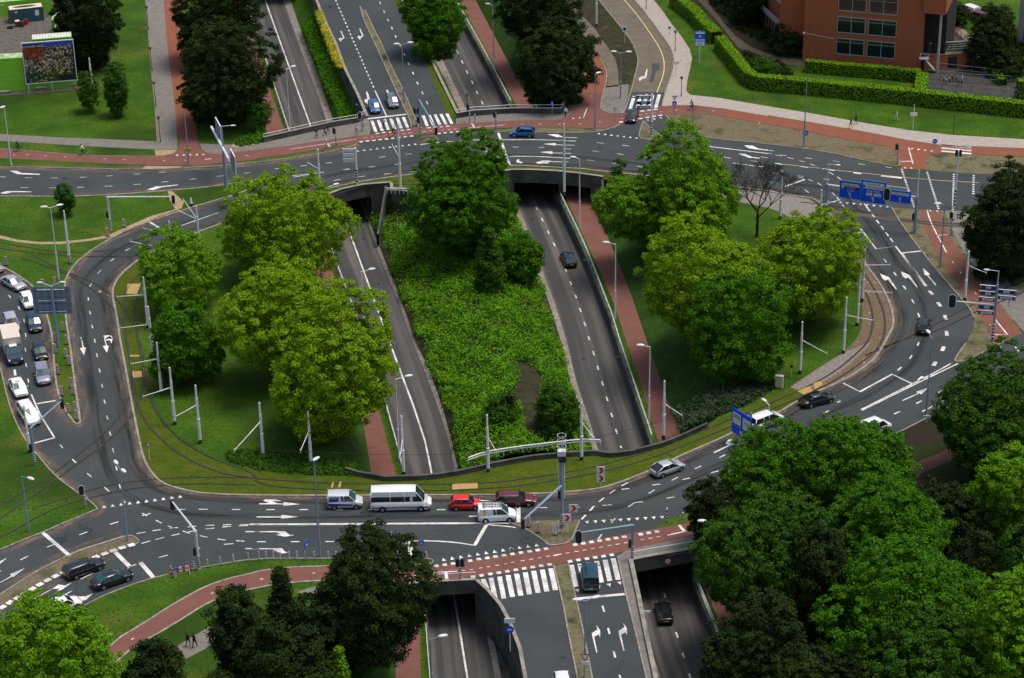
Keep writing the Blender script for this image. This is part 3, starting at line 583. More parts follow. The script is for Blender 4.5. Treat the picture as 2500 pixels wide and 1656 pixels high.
verge('grass_verge', T(0, 0, -900, 1290, 0, 1310, 330, 1335, 1000, 1368, 1430, 1388, 1440, 1440, 830, 1432, 330, 1395, 0, 1368, -900, 1350), GRASS, .033)
# tram bed -----------------------------------------------------------------
tb_in = T(0, 1, 1480, 800, 1330, 960, 1270, 1150, 1240, 1320, 1265, 1500) + T(0, 2, 1290, 150, 1330, 420, 1440, 720, 1650, 960, 1900, 1090, 2200, 1190) + T(1, 2, 0, 1200, 300, 1275, 980, 1268, 1200, 1300, 1500, 1290, 1850, 1250, 2100, 1205) + T(2, 2, 0, 1115, 400, 1080, 780, 1065, 1100, 1060, 1400, 980, 1800, 795, 2367, 540) + T(3, 2, 0, 540, 200, 445)
tb_out = T(0, 1, 1290, 850, 1130, 980, 1065, 1050, 1040, 1160, 1075, 1300, 1110, 1568) + T(0, 2, 1135, 100, 1195, 430, 1245, 700, 1295, 950, 1335, 1120, 1405, 1240, 1505, 1335, 1700, 1395, 1900, 1430, 2367, 1444) + T(1, 2, 1000, 1444, 1700, 1440, 2220, 1440) + T(2, 2, 180, 1430, 500, 1415, 800, 1385, 1000, 1325, 1280, 1215, 1500, 1105, 1700, 1015, 1950, 910) + T(3, 2, 0, 735, 350, 525)
strip('tram_bed', tb_in, tb_out, TBED, .02, 90)
strip('tram_bed', T(1, 1, 560, 225, 800, 165, 1000, 125, 1200, 85, 1550, 40) + [(1140, 413), (1250, 407)] + T(2, 0, 400, 1560) + T(2, 1, 700, 12, 930, 40), [(760, 489), (789, 481), (836, 463), (889, 452), (952, 447), (1016, 470), (1100, 452), (1200, 426), (1250, 417), (1356, 420), (1415, 426), (1500, 443)], TBED, .02, 60)
eb0 = T(3, 2, 340, 525, 700, 385, 955, 212, 1055, 80) + T(3, 1, 1095, 1555, 1155, 1450, 1140, 1300, 1070, 1130, 990, 1010, 890, 880, 800, 740)
eb1 = T(3, 2, 200, 440, 520, 230, 700, 120, 820, 0) + T(3, 1, 860, 1480, 880, 1350, 860, 1200, 820, 1050, 790, 950, 740, 860, 650, 750)
strip('ballast_bed', eb1, eb0, BALL, .024, 60)
strip('ballast_bed', T(3, 2, 210, 445, 520, 240, 690, 130), T(3, 2, 330, 480, 640, 330, 900, 100, 960, 20), PBAL, .028, 20)
strip('ballast_bed', T(3, 1, 530, 400, 400, 275, 270, 255, 0, 205) + T(2, 1, 1900, 180), T(3, 1, 420, 510, 280, 500, 150, 410, 0, 350) + T(2, 1, 1940, 270), PBAL, .026, 30)
for a in ((1180, 1060, 1300, 1060, 1270, 1155, 1170, 1155),): px_sheet('track_plate', T(0, 1, *a), .05, CATT)
for a in ((1225, 300, 1310, 300, 1315, 355, 1225, 360), (1200, 150, 1290, 150, 1290, 165, 1200, 165)): px_sheet('track_plate', T(0, 2, *a), .05, CATT)
for a in ((1815, 1345, 2050, 1330, 2050, 1385, 1815, 1395), (705, 1322, 725, 1322, 712, 1376, 692, 1376), (770, 1322, 792, 1322, 780, 1376, 758, 1376)): px_sheet('track_plate', T(1, 2, *a), .05, CATT)
for a in ((420, 405, 490, 395, 510, 425, 430, 470), (270, 485, 340, 445, 420, 480, 340, 520), (355, 450, 375, 440, 415, 468, 400, 475)): px_sheet('track_plate', T(3, 2, *a), .05, CATT)
# tram rails: a dark groove strip with a steel rail on it
def tramline(px, name='tram_rail'):
    P = smooth(G(px, .036), 2)
    ribbon('track_groove', offset(P, .14), offset(P, -.14), SEAM)
    kerb(P, .036, .07, .05, STEEL, name, sm=0, world=True)
tramline(T(0, 1, 1310, 930, 1200, 1060, 1150, 1170, 1138, 1300, 1160, 1568) + T(0, 2, 1190, 100, 1213, 300, 1210, 450, 1180, 570, 1100, 720, 980, 850, 830, 980, 690, 1090, 500, 1240, 300, 1360, 0, 1540, -300, 1700))
tramline(T(0, 1, 1400, 960, 1300, 1080, 1255, 1180, 1240, 1300, 1270, 1568) + T(0, 2, 1300, 100, 1328, 300, 1315, 480, 1275, 600, 1200, 720, 1080, 870, 900, 1020, 700, 1160, 520, 1300, 130, 1568, -200, 1800))
tramline(T(0, 2, 1225, 330, 1245, 520, 1290, 660, 1360, 790, 1500, 940, 1700, 1090, 1950, 1210, 2150, 1260, 2367, 1285) + T(1, 2, 0, 1290, 500, 1325, 1000, 1340, 1500, 1345, 2000, 1335, 2367, 1310) + T(2, 2, 0, 1305, 400, 1250, 800, 1175, 1200, 1060, 1550, 925, 1900, 790, 2100, 710, 2367, 610) + T(3, 2, 0, 600, 260, 490, 600, 320, 860, 100, 940, 0) + T(3, 1, 975, 1400, 960, 1290, 900, 1120, 830, 1010, 760, 900))
tramline(T(0, 2, 1300, 30, 1340, 400, 1400, 580, 1490, 740, 1620, 890, 1800, 1020, 2050, 1140, 2367, 1240) + T(1, 2, 0, 1350, 600, 1395, 1200, 1405, 1800, 1400, 2367, 1365) + T(2, 2, 0, 1362, 400, 1308, 800, 1235, 1200, 1130, 1500, 1020, 1850, 880, 2100, 775, 2367, 680) + T(3, 2, 0, 660, 300, 540, 650, 370, 960, 150, 1060, 20) + T(3, 1, 1085, 1450, 1075, 1330, 1020, 1180, 940, 1030, 850, 910))
tramline(T(0, 2, 2367, 1285, 2000, 1272, 1500, 1285, 1100, 1330, 800, 1400, 300, 1568)); tramline(T(0, 2, 2367, 1348, 1900, 1335, 1500, 1345, 1100, 1400, 700, 1500, 480, 1568) + T(0, 3, 0, 270))
tramline(T(0, 1, -200, 640, 0, 670, 300, 730, 560, 760, 800, 765, 1100, 740)); tramline(T(0, 1, -200, 690, 60, 740, 500, 790, 800, 805, 1200, 800))
tramline(T(0, 1, 200, 820, 450, 900, 700, 1000, 860, 1110, 980, 1210, 1100, 1350, 1160, 1480)); tramline(T(0, 1, 300, 790, 560, 930, 760, 1000, 900, 1060, 1050, 1170, 1150, 1280, 1240, 1450))
for q in ((1500, 1455, 1800, 1290, 2100, 1150, 2367, 1010, 2700, 850), (1560, 1500, 1900, 1320, 2160, 1220, 2367, 1130, 2700, 960)): tramline(T(3, 1, *q) if 0 else T(3, 2, 900, 150, 1100, 65, 1250, 0) + T(3, 1, *q))
for q in ((300, 300, 700, 345, 1100, 440, 1400, 480, 1700, 500, 2000, 510, 2400, 500), (500, 350, 900, 400, 1250, 480, 1700, 530, 2400, 520)): tramline(T(3, 1, *q))
strip('tram_bed', T(3, 1, 540, 360, 1000, 420, 1400, 465, 1900, 500, 2300, 495), T(3, 1, 560, 400, 1000, 450, 1400, 510, 1900, 545, 2300, 540), mat('brown_track_strip', (.12, .095, .06), (.09, .075, .05), 2, .9), .018 + .018, 20)
tramline([(760, 480), (840, 461), (950, 443), (1040, 441), (1140, 426), (1250, 411), (1356, 415), (1470, 424), (1600, 440)])
tramline([(790, 484), (890, 453), (950, 449), (1040, 452), (1140, 433), (1250, 415), (1356, 418.5), (1470, 430), (1600, 450)])
# ================================================================ MARKINGS
mk = {'line': MB(), 'zebra': MB(), 'teeth': MB(), 'arrow': MB(), 'yellow': MB()}
def line(c, r, x1, y1, x2, y2, wd=.14, z=.046, k='line', zz=0):
    a = g(*t1(c, r, x1, y1), zz); b = g(*t1(c, r, x2, y2), zz)
    t = (b - a).normalized(); n = Vector((-t.y, t.x, 0)) * wd / 2; u = Vector((0, 0, z))
    mk[k].add([a + n + u, a - n + u, b - n + u, b + n + u], [(0, 1, 2, 3)])
def lines(c, r, *a, wd=.14, k='line', zz=0):
    for i in range(0, len(a), 4): line(c, r, *a[i:i + 4], wd=wd, k=k, zz=zz)
def pline(c, r, *a, wd=.14, k='line', zz=0, it=2, z=.046, world=None):
    P = world or smooth(G(T(c, r, *a), zz), it); P = [p + Vector((0, 0, z)) for p in P]; A = offset(P, wd / 2); B = offset(P, -wd / 2)
    vs = []; fs = []
    for p, q in zip(A, B): vs += [p, q]
    for i in range(len(A) - 1): fs.append((2 * i, 2 * i + 1, 2 * i + 3, 2 * i + 2))
    mk[k].add(vs, fs)
def dashes(c, r, n, x1, y1, x2, y2, duty=.4, wd=.14, k='line', zz=0, z=.046):
    for i in range(n):
        a = i / n; b = (i + duty) / n
        line(c, r, x1 + (x2 - x1) * a, y1 + (y2 - y1) * a, x1 + (x2 - x1) * b, y1 + (y2 - y1) * b, wd, k=k, zz=zz, z=z)
def poly(c, r, *a, k='arrow', z=.046):
    P = clean([p + Vector((0, 0, z)) for p in G(T(c, r, *a))]); tr = tessellate_polygon([P]); mk[k].add(P, [tuple(t) for t in tr])
def teeth(c, r, n, x1, y1, x2, y2, up=1, w=.5, h=.62):
    "n give-way triangles whose base centres run from 1 to 2; up: apex towards the far side"
    A = g(*t1(c, r, x1, y1)); B = g(*t1(c, r, x2, y2)); t = (B - A).normalized(); nn = Vector((-t.y, t.x, 0))
    if (nn.y > 0) != (up > 0): nn = -nn
    for i in range(n):
        p = A.lerp(B, i / (n - 1)) + Vector((0, 0, .046))
        mk['teeth'].add([p - t * w / 2, p + t * w / 2, p + nn * h], [(0, 1, 2)])
def zebra(c, r, bars, wd=.5):
    for b in bars: line(c, r, *b, wd=wd, k='zebra')
# --- upper ring road
for a in ((0, 70, 55, 73), (232, 78, 300, 80), (467, 81, 535, 81), (738, 75, 802, 73), (978, 63, 1042, 60), (1232, 46, 1295, 44), (1473, 28, 1535, 26), (190, 170, 257, 171), (452, 173, 517, 172), (712, 169, 778, 166), (970, 158, 1040, 156), (1235, 142, 1303, 138), (1495, 120, 1560, 114), (1750, 95, 1815, 88), (2002, 68, 2067, 60), (2255, 38, 2317, 32)): line(0, 1, *a)
lines(0, 1, 1340, 660, 1390, 633, 1158, 755, 1202, 731, 1018, 853, 1056, 826, 903, 965, 933, 935, 828, 1090, 846, 1056, 814, 1185, 820, 1217, 828, 1310, 838, 1342, 848, 1438, 858, 1472, 748, 1553, 756, 1585)
lines(0, 2, 873, 0, 880, 38, 893, 137, 902, 172, 917, 277, 926, 312, 940, 418, 950, 453, 962, 563, 972, 600, 987, 710, 998, 748, 1013, 858, 1024, 897, 1040, 1012, 1052, 1052, 1072, 1180, 1082, 1218, 1103, 1345, 1113, 1385)
lines(0, 2, 555, 980, 582, 1012, 668, 1113, 703, 1148, 806, 1245, 847, 1278, 965, 1373, 1008, 1410, 1118, 1488, 1158, 1518, 232, 85, 238, 120, 240, 228, 246, 262, 257, 370, 266, 405, 232, 1518 - 1518, 238, 0)
lines(0, 1, 80, 1165, 100, 1190, 168, 1270, 184, 1300, 220, 1388, 228, 1420, 235, 1515, 240, 1550)
pline(0, 2, 290, 515, 330, 610, 370, 700, 505, 915, wd=.2, it=0); line(0, 2, 330, 603, 515, 572, .3); line(0, 2, 320, 965, 505, 915, .3); line(0, 2, 135, 285, 142, 340, .3)
line(0, 1, 1380, 485, 1522, 575, .35); line(0, 1, 1522, 575, 2020, 402, .16)
poly(0, 1, 90, 15, 160, 15, 200, 35, 370, 44, 365, 52, 205, 47, 160, 46)
poly(0, 1, 0, 222, 60, 203, 110, 202, 290, 206, 290, 213, 115, 212, 60, 228)
poly(0, 1, 1352, 190, 1450, 158, 1480, 158, 1645, 143, 1648, 148, 1500, 166, 1420, 192)
poly(0, 1, 955, 1540, 1010, 1535, 1040, 1570, 970, 1570)
poly(0, 2, 748, 0, 758, 0, 775, 80, 795, 82, 778, 155, 738, 88, 765, 82)
poly(0, 2, 962, 0, 970, 0, 990, 62, 1006, 65, 990, 132, 950, 66, 980, 62); poly(0, 2, 975, -5, 1030, -30, 1042, 0, 1030, 45, 1018, 12, 985, 18)
teeth(0, 2, 10, 965, 1565, 1668, 1470)
line(0, 2, 1158, 1510, 1118, 1488)
lines(1, 1, 803, 5, 865, 0, 1183, 46, 1250, 40, 1428, 24, 1490, 18, 950, 72, 1012, 62, 715, 105, 778, 94, 500, 142, 545, 132)
line(1, 1, 335, 62, 625, 28, .16); line(1, 1, 345, 75, 500, 48, .16)
lines(1, 0, 413, 1540, 472, 1532, 640, 1513, 702, 1506, 1135, 1459, 1192, 1452, 1383, 1431, 1440, 1425, 1037, 1549, 1100, 1542, 1283, 1526, 1347, 1520, 1520, 1503, 1585, 1498, 830, 1568, 865, 1564, 175, 1566, 225, 1562)
teeth(1, 0, 10, 945, 1405, 1476, 1342)
pline(1, 0, 1520, 1340, 1700, 1318, 2000, 1298, 2200, 1294, 2367, 1296, it=1, wd=.22); line(1, 0, 2240, 1232, 2348, 1538, .4); line(1, 0, 2195, 1455, 2255, 1455); line(1, 0, 2340, 1453, 2367, 1453)
pline(2, 0, 0, 1296, 200, 1295, 400, 1300, 590, 1308, it=0, wd=.22); pline(2, 0, 0, 1448, 250, 1450, 535, 1467, it=1, wd=.22)
for yy, x0, x1 in ((1275, 420, 605), (1345, 400, 580), (1420, 375, 550), (1500, 345, 522)): line(2, 0, x0, yy - 3, x1, yy + 2, .2)
poly(2, 0, 325, 1246, 420, 1245, 445, 1256, 470, 1270, 470, 1278, 430, 1274, 395, 1266); poly(2, 0, 290, 1335, 400, 1325, 410, 1340, 400, 1350); poly(2, 0, 258, 1410, 370, 1400, 380, 1420, 370, 1427)
poly(2, 0, 218, 1505, 290, 1487, 360, 1487, 350, 1497, 330, 1515, 235, 1516); poly(2, 0, 40, 1490, 55, 1475, 70, 1480, 65, 1492, 90, 1500, 100, 1512, 45, 1508)
lines(2, 0, 5, 1362, 60, 1364, 245, 1365, 300, 1367, 490, 1378, 548, 1383, 785, 1322, 848, 1330, 1018, 1345, 1082, 1355, 1255, 1375, 1318, 1385, 742, 1399, 802, 1405, 968, 1424, 1032, 1433, 1205, 1452, 1267, 1463, 698, 1482, 760, 1491, 927, 1511, 990, 1521, 1157, 1539, 1218, 1551)
teeth(2, 0, 7, 800, 1245, 1148, 1285); lines(2, 0, 1820, 1358, 2367, 1423, wd=.25); lines(2, 0, 1960, 1457, 2022, 1468, 2045, 1512, 2180, 1528, 2190, 1530, 2260, 1540, 2210, 1490, 2265, 1497, 2300, 1455, 2367, 1462, 2275, 1540, 2340, 1548, wd=.2)
poly(2, 0, 2145, 1348, 2220, 1348, 2280, 1378, 2367, 1388, 2367, 1397, 2260, 1385, 2190, 1375); poly(2, 0, 2092, 1425, 2150, 1425, 2220, 1455, 2290, 1462, 2290, 1470, 2190, 1462)
lines(3, 0, 0, 1392, 53, 1399, 0, 1420, 35, 1427, 65, 1437, 130, 1447, 105, 1436, 173, 1444, 180, 1460, 237, 1473, 288, 1487, 340, 1501, 345, 1463, 408, 1471, 385, 1518, 433, 1535, 598, 1490, 662, 1500, 833, 1518, 895, 1526, 1080, 1545, 1143, 1555, 480, 1558, 520, 1568)
lines(3, 0, 65, 1512, 130, 1524, 303, 1541, 370, 1552, wd=.4)
pline(3, 0, 130, 1520, 350, 1545, 560, 1568, wd=.12, k='yellow', it=0); pline(3, 1, 560, 2, 900, 38, 1300, 80, 1600, 105, 1950, 125, wd=.12, k='yellow', it=0); pline(2, 1, 1250, 0, 1252, 0, k='yellow')
lines(3, 1, 790, 33, 860, 42, 545, 0, 615, 12, wd=.4); line(3, 1, 1045, 62, 1237, 82, .5); lines(3, 1, 1097, 153, 1275, 173, 0, 122, 38, 126, 270, 62, 330, 67, 280, 75, 330, 85, 375, 95, 415, 112, 458, 128, 495, 150, 515, 90, 570, 95, 565, 28, 605, 52, 640, 70, 675, 97, 30, 32, 88, 38, 340, 190, 375, 215, 590, 215, 620, 245, 635, 258, 660, 290, 685, 322, 707, 355, 727, 380, 748, 410, 815, 492, 837, 522)
lines(3, 1, 818, 228, 832, 243, 850, 262, 874, 295, 890, 318, 943, 390, 958, 412, 984, 443, 1002, 470, 1027, 502, 1045, 525, 1070, 560, 1088, 585, 1114, 618, 1130, 638, 1156, 674, wd=.22)
pline(3, 1, 855, 548, 1000, 738, 1180, 712, 1465, 1082, wd=.25, it=0); pline(3, 1, 1240, 775, 1452, 1082, wd=.18, it=0); line(3, 1, 1240, 775, 1418, 757, .35); line(3, 1, 820, 590, 885, 578, .35); line(3, 1, 160, 160, 340, 95, .3)
lines(3, 1, 1070, 830, 1094, 862, 1162, 952, 1187, 985, 1250, 1077, 1275, 1112, 1330, 1205, 1350, 1240, 1387, 1330, 1400, 1368, wd=.2); lines(3, 1, 1492, 1125, 1522, 1160, 1568, 1230, 1595, 1268, 1632, 1348, 1646, 1390, 1650, 1498, 1655, 1540, wd=.45)
poly(3, 1, 1035, 965, 1120, 1000, 1192, 1110, 1183, 1112, 1110, 1022, 1080, 1030, 1060, 1012); poly(3, 1, 1228, 945, 1310, 980, 1384, 1090, 1375, 1092, 1300, 1003, 1272, 1012, 1245, 990); poly(3, 1, 1433, 912, 1500, 975, 1480, 980, 1556, 1070, 1546, 1074, 1468, 980, 1448, 978)
teeth(3, 1, 11, 490, 285, 1105, 342, up=-1); teeth(3, 1, 2, 1500, 380, 1563, 382, up=-1, w=.45)
for q in ((1235, 0, 1355, 360, 24), (1470, 25, 1580, 375, 22), (1718, 45, 1705, 500, 24), (1902, 55, 1897, 240, 9)): dashes(3, 1, q[4], *q[:4], duty=.55, wd=.3)
pline(3, 1, 1470, 378, 1500, 480, 1570, 620, 1650, 770, wd=.18); line(3, 1, 1565, 612, 1667, 605, .25); lines(3, 1, 1703, 850, 1715, 868, 1775, 945, 1785, 965, 1915, 1140, 1925, 1160, 2030, 1300, 2042, 1318, 1975, 900, 1995, 918); pline(3, 1, 2100, 1390, 2215, 1530, 2090, 1530, wd=.2, it=0)
lines(3, 2, 1382, 65, 1395, 32, 1310, 185, 1330, 153, 1200, 293, 1233, 262, 1165, 697, 1218, 673, 1370, 600, 1422, 573, 1568, 503, 1615, 478, 640, 590, 670, 575, 515, 690, 560, 665, wd=.2)
lines(3, 2, 1608, 113, 1628, 73, 1528, 250, 1552, 213, 1395, 383, 1435, 350, wd=.5)
line(3, 2, 1855, 185, 1890, 207, .4); dashes(3, 2, 6, 2145, 70, 2300, 250, .5, wd=.2); dashes(3, 2, 4, 2240, 20, 2330, 130, .5, wd=.2)
pline(3, 2, 695, 410, 850, 490, 1148, 328, 1335, 418, wd=.3, it=0); pline(3, 2, 860, 655, 1500, 335, 1690, 230, wd=.2, it=0); pline(3, 2, 870, 662, 1500, 352, 1755, 230, wd=.2, it=0)
poly(3, 2, 1238, 570, 1382, 505, 1370, 490, 1482, 455, 1415, 515, 1400, 505, 1245, 577); poly(3, 2, 1420, 670, 1565, 600, 1550, 588, 1660, 558, 1600, 612, 1575, 605, 1427, 677)
for q in (((1603, 1343, 1603 + 277, 1370)), ((1603, 1372, 1880, 1397)), ((1603, 1400, 1880, 1425))): line(3, 0, *q, wd=.55, k='zebra')
line(3, 0, 1603, 1343, 1880, 1365, .5, k='zebra'); teeth(3, 0, 4, 1335, 1373, 1515, 1396, up=-1); line(3, 0, 1300, 1368, 1340, 1520, .2); line(3, 0, 1230, 1497, 1330, 1494, .3); teeth(3, 0, 2, 1268, 1560, 1325, 1562, up=1, w=.4)
# --- lower ring road
lines(2, 2, 1010, 1362, 1070, 1330, 1012, 1393, 1087, 1385, 905, 1430, 955, 1398, 805, 1508, 852, 1470, 1298, 1353, 1370, 1344, 1265, 1430, 1318, 1398, 1475, 1312, 1533, 1280, 1578, 1303, 1645, 1288, 1690, 1203, 1748, 1178, 1842, 1240, 1908, 1222, 1430, 1475, 1506, 1463, 1075, 1555, 1130, 1518, 1132, 1516, 1210, 1507, 840, 1540, 875, 1541, 885, 1538, 922, 1536, 540, 1558, 623, 1555, 245, 1562, 325, 1562, 735, 1565, 762, 1548, 1915, 1102, 1972, 1072, 1980, 1353, 2035, 1335, 2185, 1210, 2220, 1200, wd=.16)
line(2, 2, 1865, 1055, 2005, 988, .22); poly(2, 2, 1972, 970, 2000, 935, 2050, 922, 2060, 970, 2020, 990); line(2, 2, 50, 1530, 50, 1568, .4)
poly(1, 2, 28, 1522, 120, 1520, 65, 1495, 90, 1485, 180, 1488, 240, 1502, 150, 1500, 200, 1522, 255, 1524, 255, 1510, 410, 1530, 255, 1545, 255, 1532, 30, 1532)
poly(1, 2, 2070, 1490, 2170, 1498, 2080, 1502)
poly(1, 3, 5, 75, 235, 75, 235, 60, 395, 80, 235, 97, 235, 86, 5, 86)
for q in ((95, 173), (402, 482), (725, 803), (1038, 1117), (1360, 1437), (1673, 1752), (1985, 2055)): line(1, 3, q[0], 13, q[1], 12, .2)
pline(1, 3, -60, 150, 2340, 136, wd=.34, it=0); pline(1, 3, -60, 156, 1000, 152, wd=.12, it=0); pline(1, 3, 2130, 150, 2367, 172, wd=.18, it=0); line(2, 3, 0, 172, 35, 180, .18); line(1, 3, 2130, 155, 2020, 345, .4)
line(1, 3, 1968, 74, 2050, 74, .25); line(2, 3, 60, -20, 60, 130, .45)
poly(1, 3, -100, 212, 200, 212, 270, 215, 310, 245, 355, 250, 270, 263, 180, 245, 230, 240, 190, 222, -100, 220)
poly(1, 3, -100, 368, 150, 370, 240, 368, 265, 400, 300, 408, 240, 420, 200, 405, 150, 380, -100, 378)
for q in ((10, 92, 310), (322, 402, 309), (640, 722, 308), (962, 1042, 306)): line(1, 3, q[0], q[2], q[1], q[2], .2)
pline(1, 3, 1420, 302, 1600, 300, 1850, 315, 2010, 342, wd=.24, it=1); line(1, 3, 1430, 302, 1422, 455, .5)
lines(0, 3, 1633, 12, 1712, 10, 1838, 9, 1920, 9, 2145, 11, 2222, 12, 1018, 148, 1097, 125, 733, 245, 807, 219, 188, 478, 260, 442, 433, 360, 500, 335, 0, 582, 10, 577, 1265, 235, 1345, 220, 1408, 208, 1487, 198, 1310, 325, 1390, 302, 1438, 290, 1518, 268, 1583, 254, 1660, 236, 1570, 185, 1645, 178, 1742, 218, 1805, 208, 1738, 172, 1815, 165, 1902, 160, 1982, 155, 2062, 153, 2140, 151, 1902, 192, 1982, 183, 2055, 173, 2135, 167, 2218, 153, 2300, 151, 2208, 162, 2292, 160, 1315, 68, 1397, 47, 1315, 45, 1360, 72, 1440, 110, 1495, 138, 1550, 162, 1605, 185, 1690, 210, 1755, 233, 1848, 254, 1918, 268, 2010, 284, 2085, 294, 2070, 334, 2160, 327, 2183, 300, 2260, 305, 2328, 372, 2400, 374, 1468, 456, 1553, 433, 1190, 545, 1260, 518, 592, 803, 665, 765, 340, 960, 400, 925, 748, 655, 860, 600, 1830, 368, 1850, 368, 2355, 152, 2400, 152, 2350, 215, 2400, 215, wd=.16)
line(0, 3, 395, 225, 645, 440, .45); line(0, 3, 1065, 405, 1205, 545, .5); line(0, 3, 1298, 500, 1418, 640, .5)
poly(0, 3, 0, 683, 105, 625, 90, 610, 232, 553, 125, 635, 112, 632, 0, 692); poly(0, 3, 0, 490, 68, 458, 0, 515)
poly(0, 3, 315, 833, 500, 735, 540, 705, 600, 715, 665, 688, 575, 752, 520, 768, 555, 742, 490, 745, 322, 840); poly(0, 3, 705, 830, 720, 815, 790, 815, 860, 788, 800, 845, 730, 865)
for i in range(17):
    a = i / 17.0; pts_ = T(0, 3, 0, 935, 150, 840, 300, 750, 450, 665, 600, 590, 750, 515, 900, 450, 1080, 385, 1270, 330)
    P_ = resample(G(pts_), 52)
    s_, e_ = P_[min(50, int(i * 3))], P_[min(51, int(i * 3) + 1)]
    t_ = (e_ - s_).normalized(); n_ = Vector((-t_.y, t_.x, 0)) * .32; u_ = Vector((0, 0, .13))
    mk['zebra'].add([s_ + n_ + u_, s_ - n_ + u_, s_ - n_ + u_ + t_ * .75, s_ + n_ + u_ + t_ * .75], [(0, 1, 2, 3)])
pline(0, 3, 0, 795, 170, 685, 350, 575, 650, 422, 820, 358, 1000, 303, 1150, 255, wd=.14)
# red crossing, south
for q in ((1668, 533), (1745, 522), (1822, 511), (1980, 485), (2060, 470), (2138, 459), (2215, 447), (2293, 435)): line(1, 3, q[0] - 20, q[1] + 3, q[0] + 20, q[1] - 3, .5, k='zebra', z=.05)
for q in ((5, 423), (83, 410), (162, 398), (238, 386), (316, 374), (584, 336), (658, 324), (735, 312), (810, 299), (887, 288), (962, 275), (1038, 264), (1190, 240), (1265, 227), (1340, 215)): line(2, 3, q[0] - 20, q[1] + 3, q[0] + 20, q[1] - 3, .5, k='zebra', z=.05)
for q in ((2008, 633), (2087, 621), (2167, 608), (2245, 596), (2324, 583)): line(1, 3, q[0] - 20, q[1] + 3, q[0] + 20, q[1] - 3, .5, k='zebra', z=.05)
for q in ((35, 570), (113, 557), (193, 544), (270, 531), (348, 520), (537, 491), (615, 478), (693, 466), (770, 455), (846, 443), (922, 431)): line(2, 3, q[0] - 20, q[1] + 3, q[0] + 20, q[1] - 3, .5, k='zebra', z=.05)
for q in ((5, 500), (98, 485), (177, 471), (254, 458), (332, 444), (515, 413), (595, 400), (672, 386), (748, 372), (824, 359), (900, 345), (977, 332), (1054, 318), (1205, 290), (1280, 277), (1356, 263)): line(2, 3, q[0] - 18, q[1] + 3, q[0] + 18, q[1] - 3, .13, z=.05)
for q in ((1920, 576), (1992, 567), (2078, 553), (2152, 541), (2230, 527), (2310, 514)): line(1, 3, q[0] - 16, q[1] + 2, q[0] + 16, q[1] - 2, .13, z=.05)
line(2, 3, 383, 437, 458, 423, .2, z=.05); line(2, 3, 1437, 250, 1757, 178, .2, z=.05); line(2, 3, 1545, 155, 1597, 215, .35, z=.05); line(1, 3, 1515, 602, 1858, 582, .15, z=.05); line(1, 3, 1753, 590, 1765, 655, .35, z=.05)
teeth(1, 3, 9, 1740, 487, 2367, 387); teeth(2, 3, 4, -5, 387, 232, 352); teeth(2, 3, 10, 692, 118, 1385, 72, up=-1); teeth(2, 3, 5, 600, 748, 990, 680, up=-1)
lines(2, 3, 642, 103, 682, 62, 716, 22, 745, 0, 798, 282, 830, 242, 920, 135, 955, 92, wd=.2)
zebra(1, 3, [(2100, 655, 2135, 740), (2172, 643, 2215, 843), (2252, 632, 2292, 835)]); zebra(2, 3, [(-37, 618, 5, 820), (43, 605, 82, 808), (122, 592, 162, 797), (200, 578, 242, 783), (280, 567, 322, 770), (358, 555, 402, 757), (548, 525, 592, 725), (627, 513, 660, 640), (705, 502, 740, 640), (782, 488, 828, 687), (860, 477, 905, 673), (935, 464, 982, 662)], .55)
line(2, 3, 583, 838, 1042, 793, .42); lines(2, 3, 836, 902, 853, 957, 888, 1108, 903, 1163, 940, 1322, 955, 1380, 993, 1540, 1005, 1580, wd=.2)
poly(2, 3, 780, 1080, 815, 1130, 815, 1195, 800, 1165, 760, 1190, 790, 1332, 780, 1335, 740, 1180, 738, 1155, 790, 1120); poly(2, 3, 1028, 1060, 1062, 1110, 1062, 1178, 1048, 1145, 1008, 1172, 1040, 1315, 1030, 1318, 988, 1160, 985, 1135, 1040, 1100)
# --- upper middle road and north crossing
dashes(1, 0, 24, 735, 0, 1095, 830, .5, wd=.2); line(1, 0, 1100, 840, 1205, 1075, .2); line(1, 0, 1035, 1102, 1390, 1060, .5)
poly(1, 0, 780, 290, 790, 290, 820, 355, 790, 375, 785, 392, 762, 362, 780, 350, 782, 362, 805, 348); poly(1, 0, 955, 268, 965, 268, 995, 335, 968, 355, 962, 373, 938, 345, 955, 330, 960, 345, 980, 330); poly(1, 0, 1018, 850, 1028, 850, 1055, 915, 1035, 945, 1035, 970, 1003, 940, 1010, 920, 1030, 925); line(1, 0, 1210, 835, 1225, 865, .3)
lines(1, 0, 1143, 18, 1153, 42, 1180, 100, 1190, 122, 1215, 178, 1225, 200, 1252, 252, 1262, 275, 1287, 330, 1297, 352, 1327, 410, 1337, 432, 1366, 494, 1377, 518, 1405, 580, 1417, 605, 1446, 668, 1458, 692, 1488, 760, 1500, 784, 1533, 850, 1545, 876, 1576, 940, 1588, 968, wd=.2)
zebra(1, 0, [(1072, 1120, 1108, 1222), (1130, 1112, 1168, 1212), (1188, 1104, 1224, 1205), (1245, 1100, 1285, 1198), (1305, 1092, 1345, 1190), (1362, 1087, 1402, 1183), (1545, 1070, 1585, 1170), (1600, 1065, 1642, 1165), (1655, 1062, 1702, 1160), (1710, 1058, 1758, 1155), (1765, 1054, 1812, 1150)], .5)
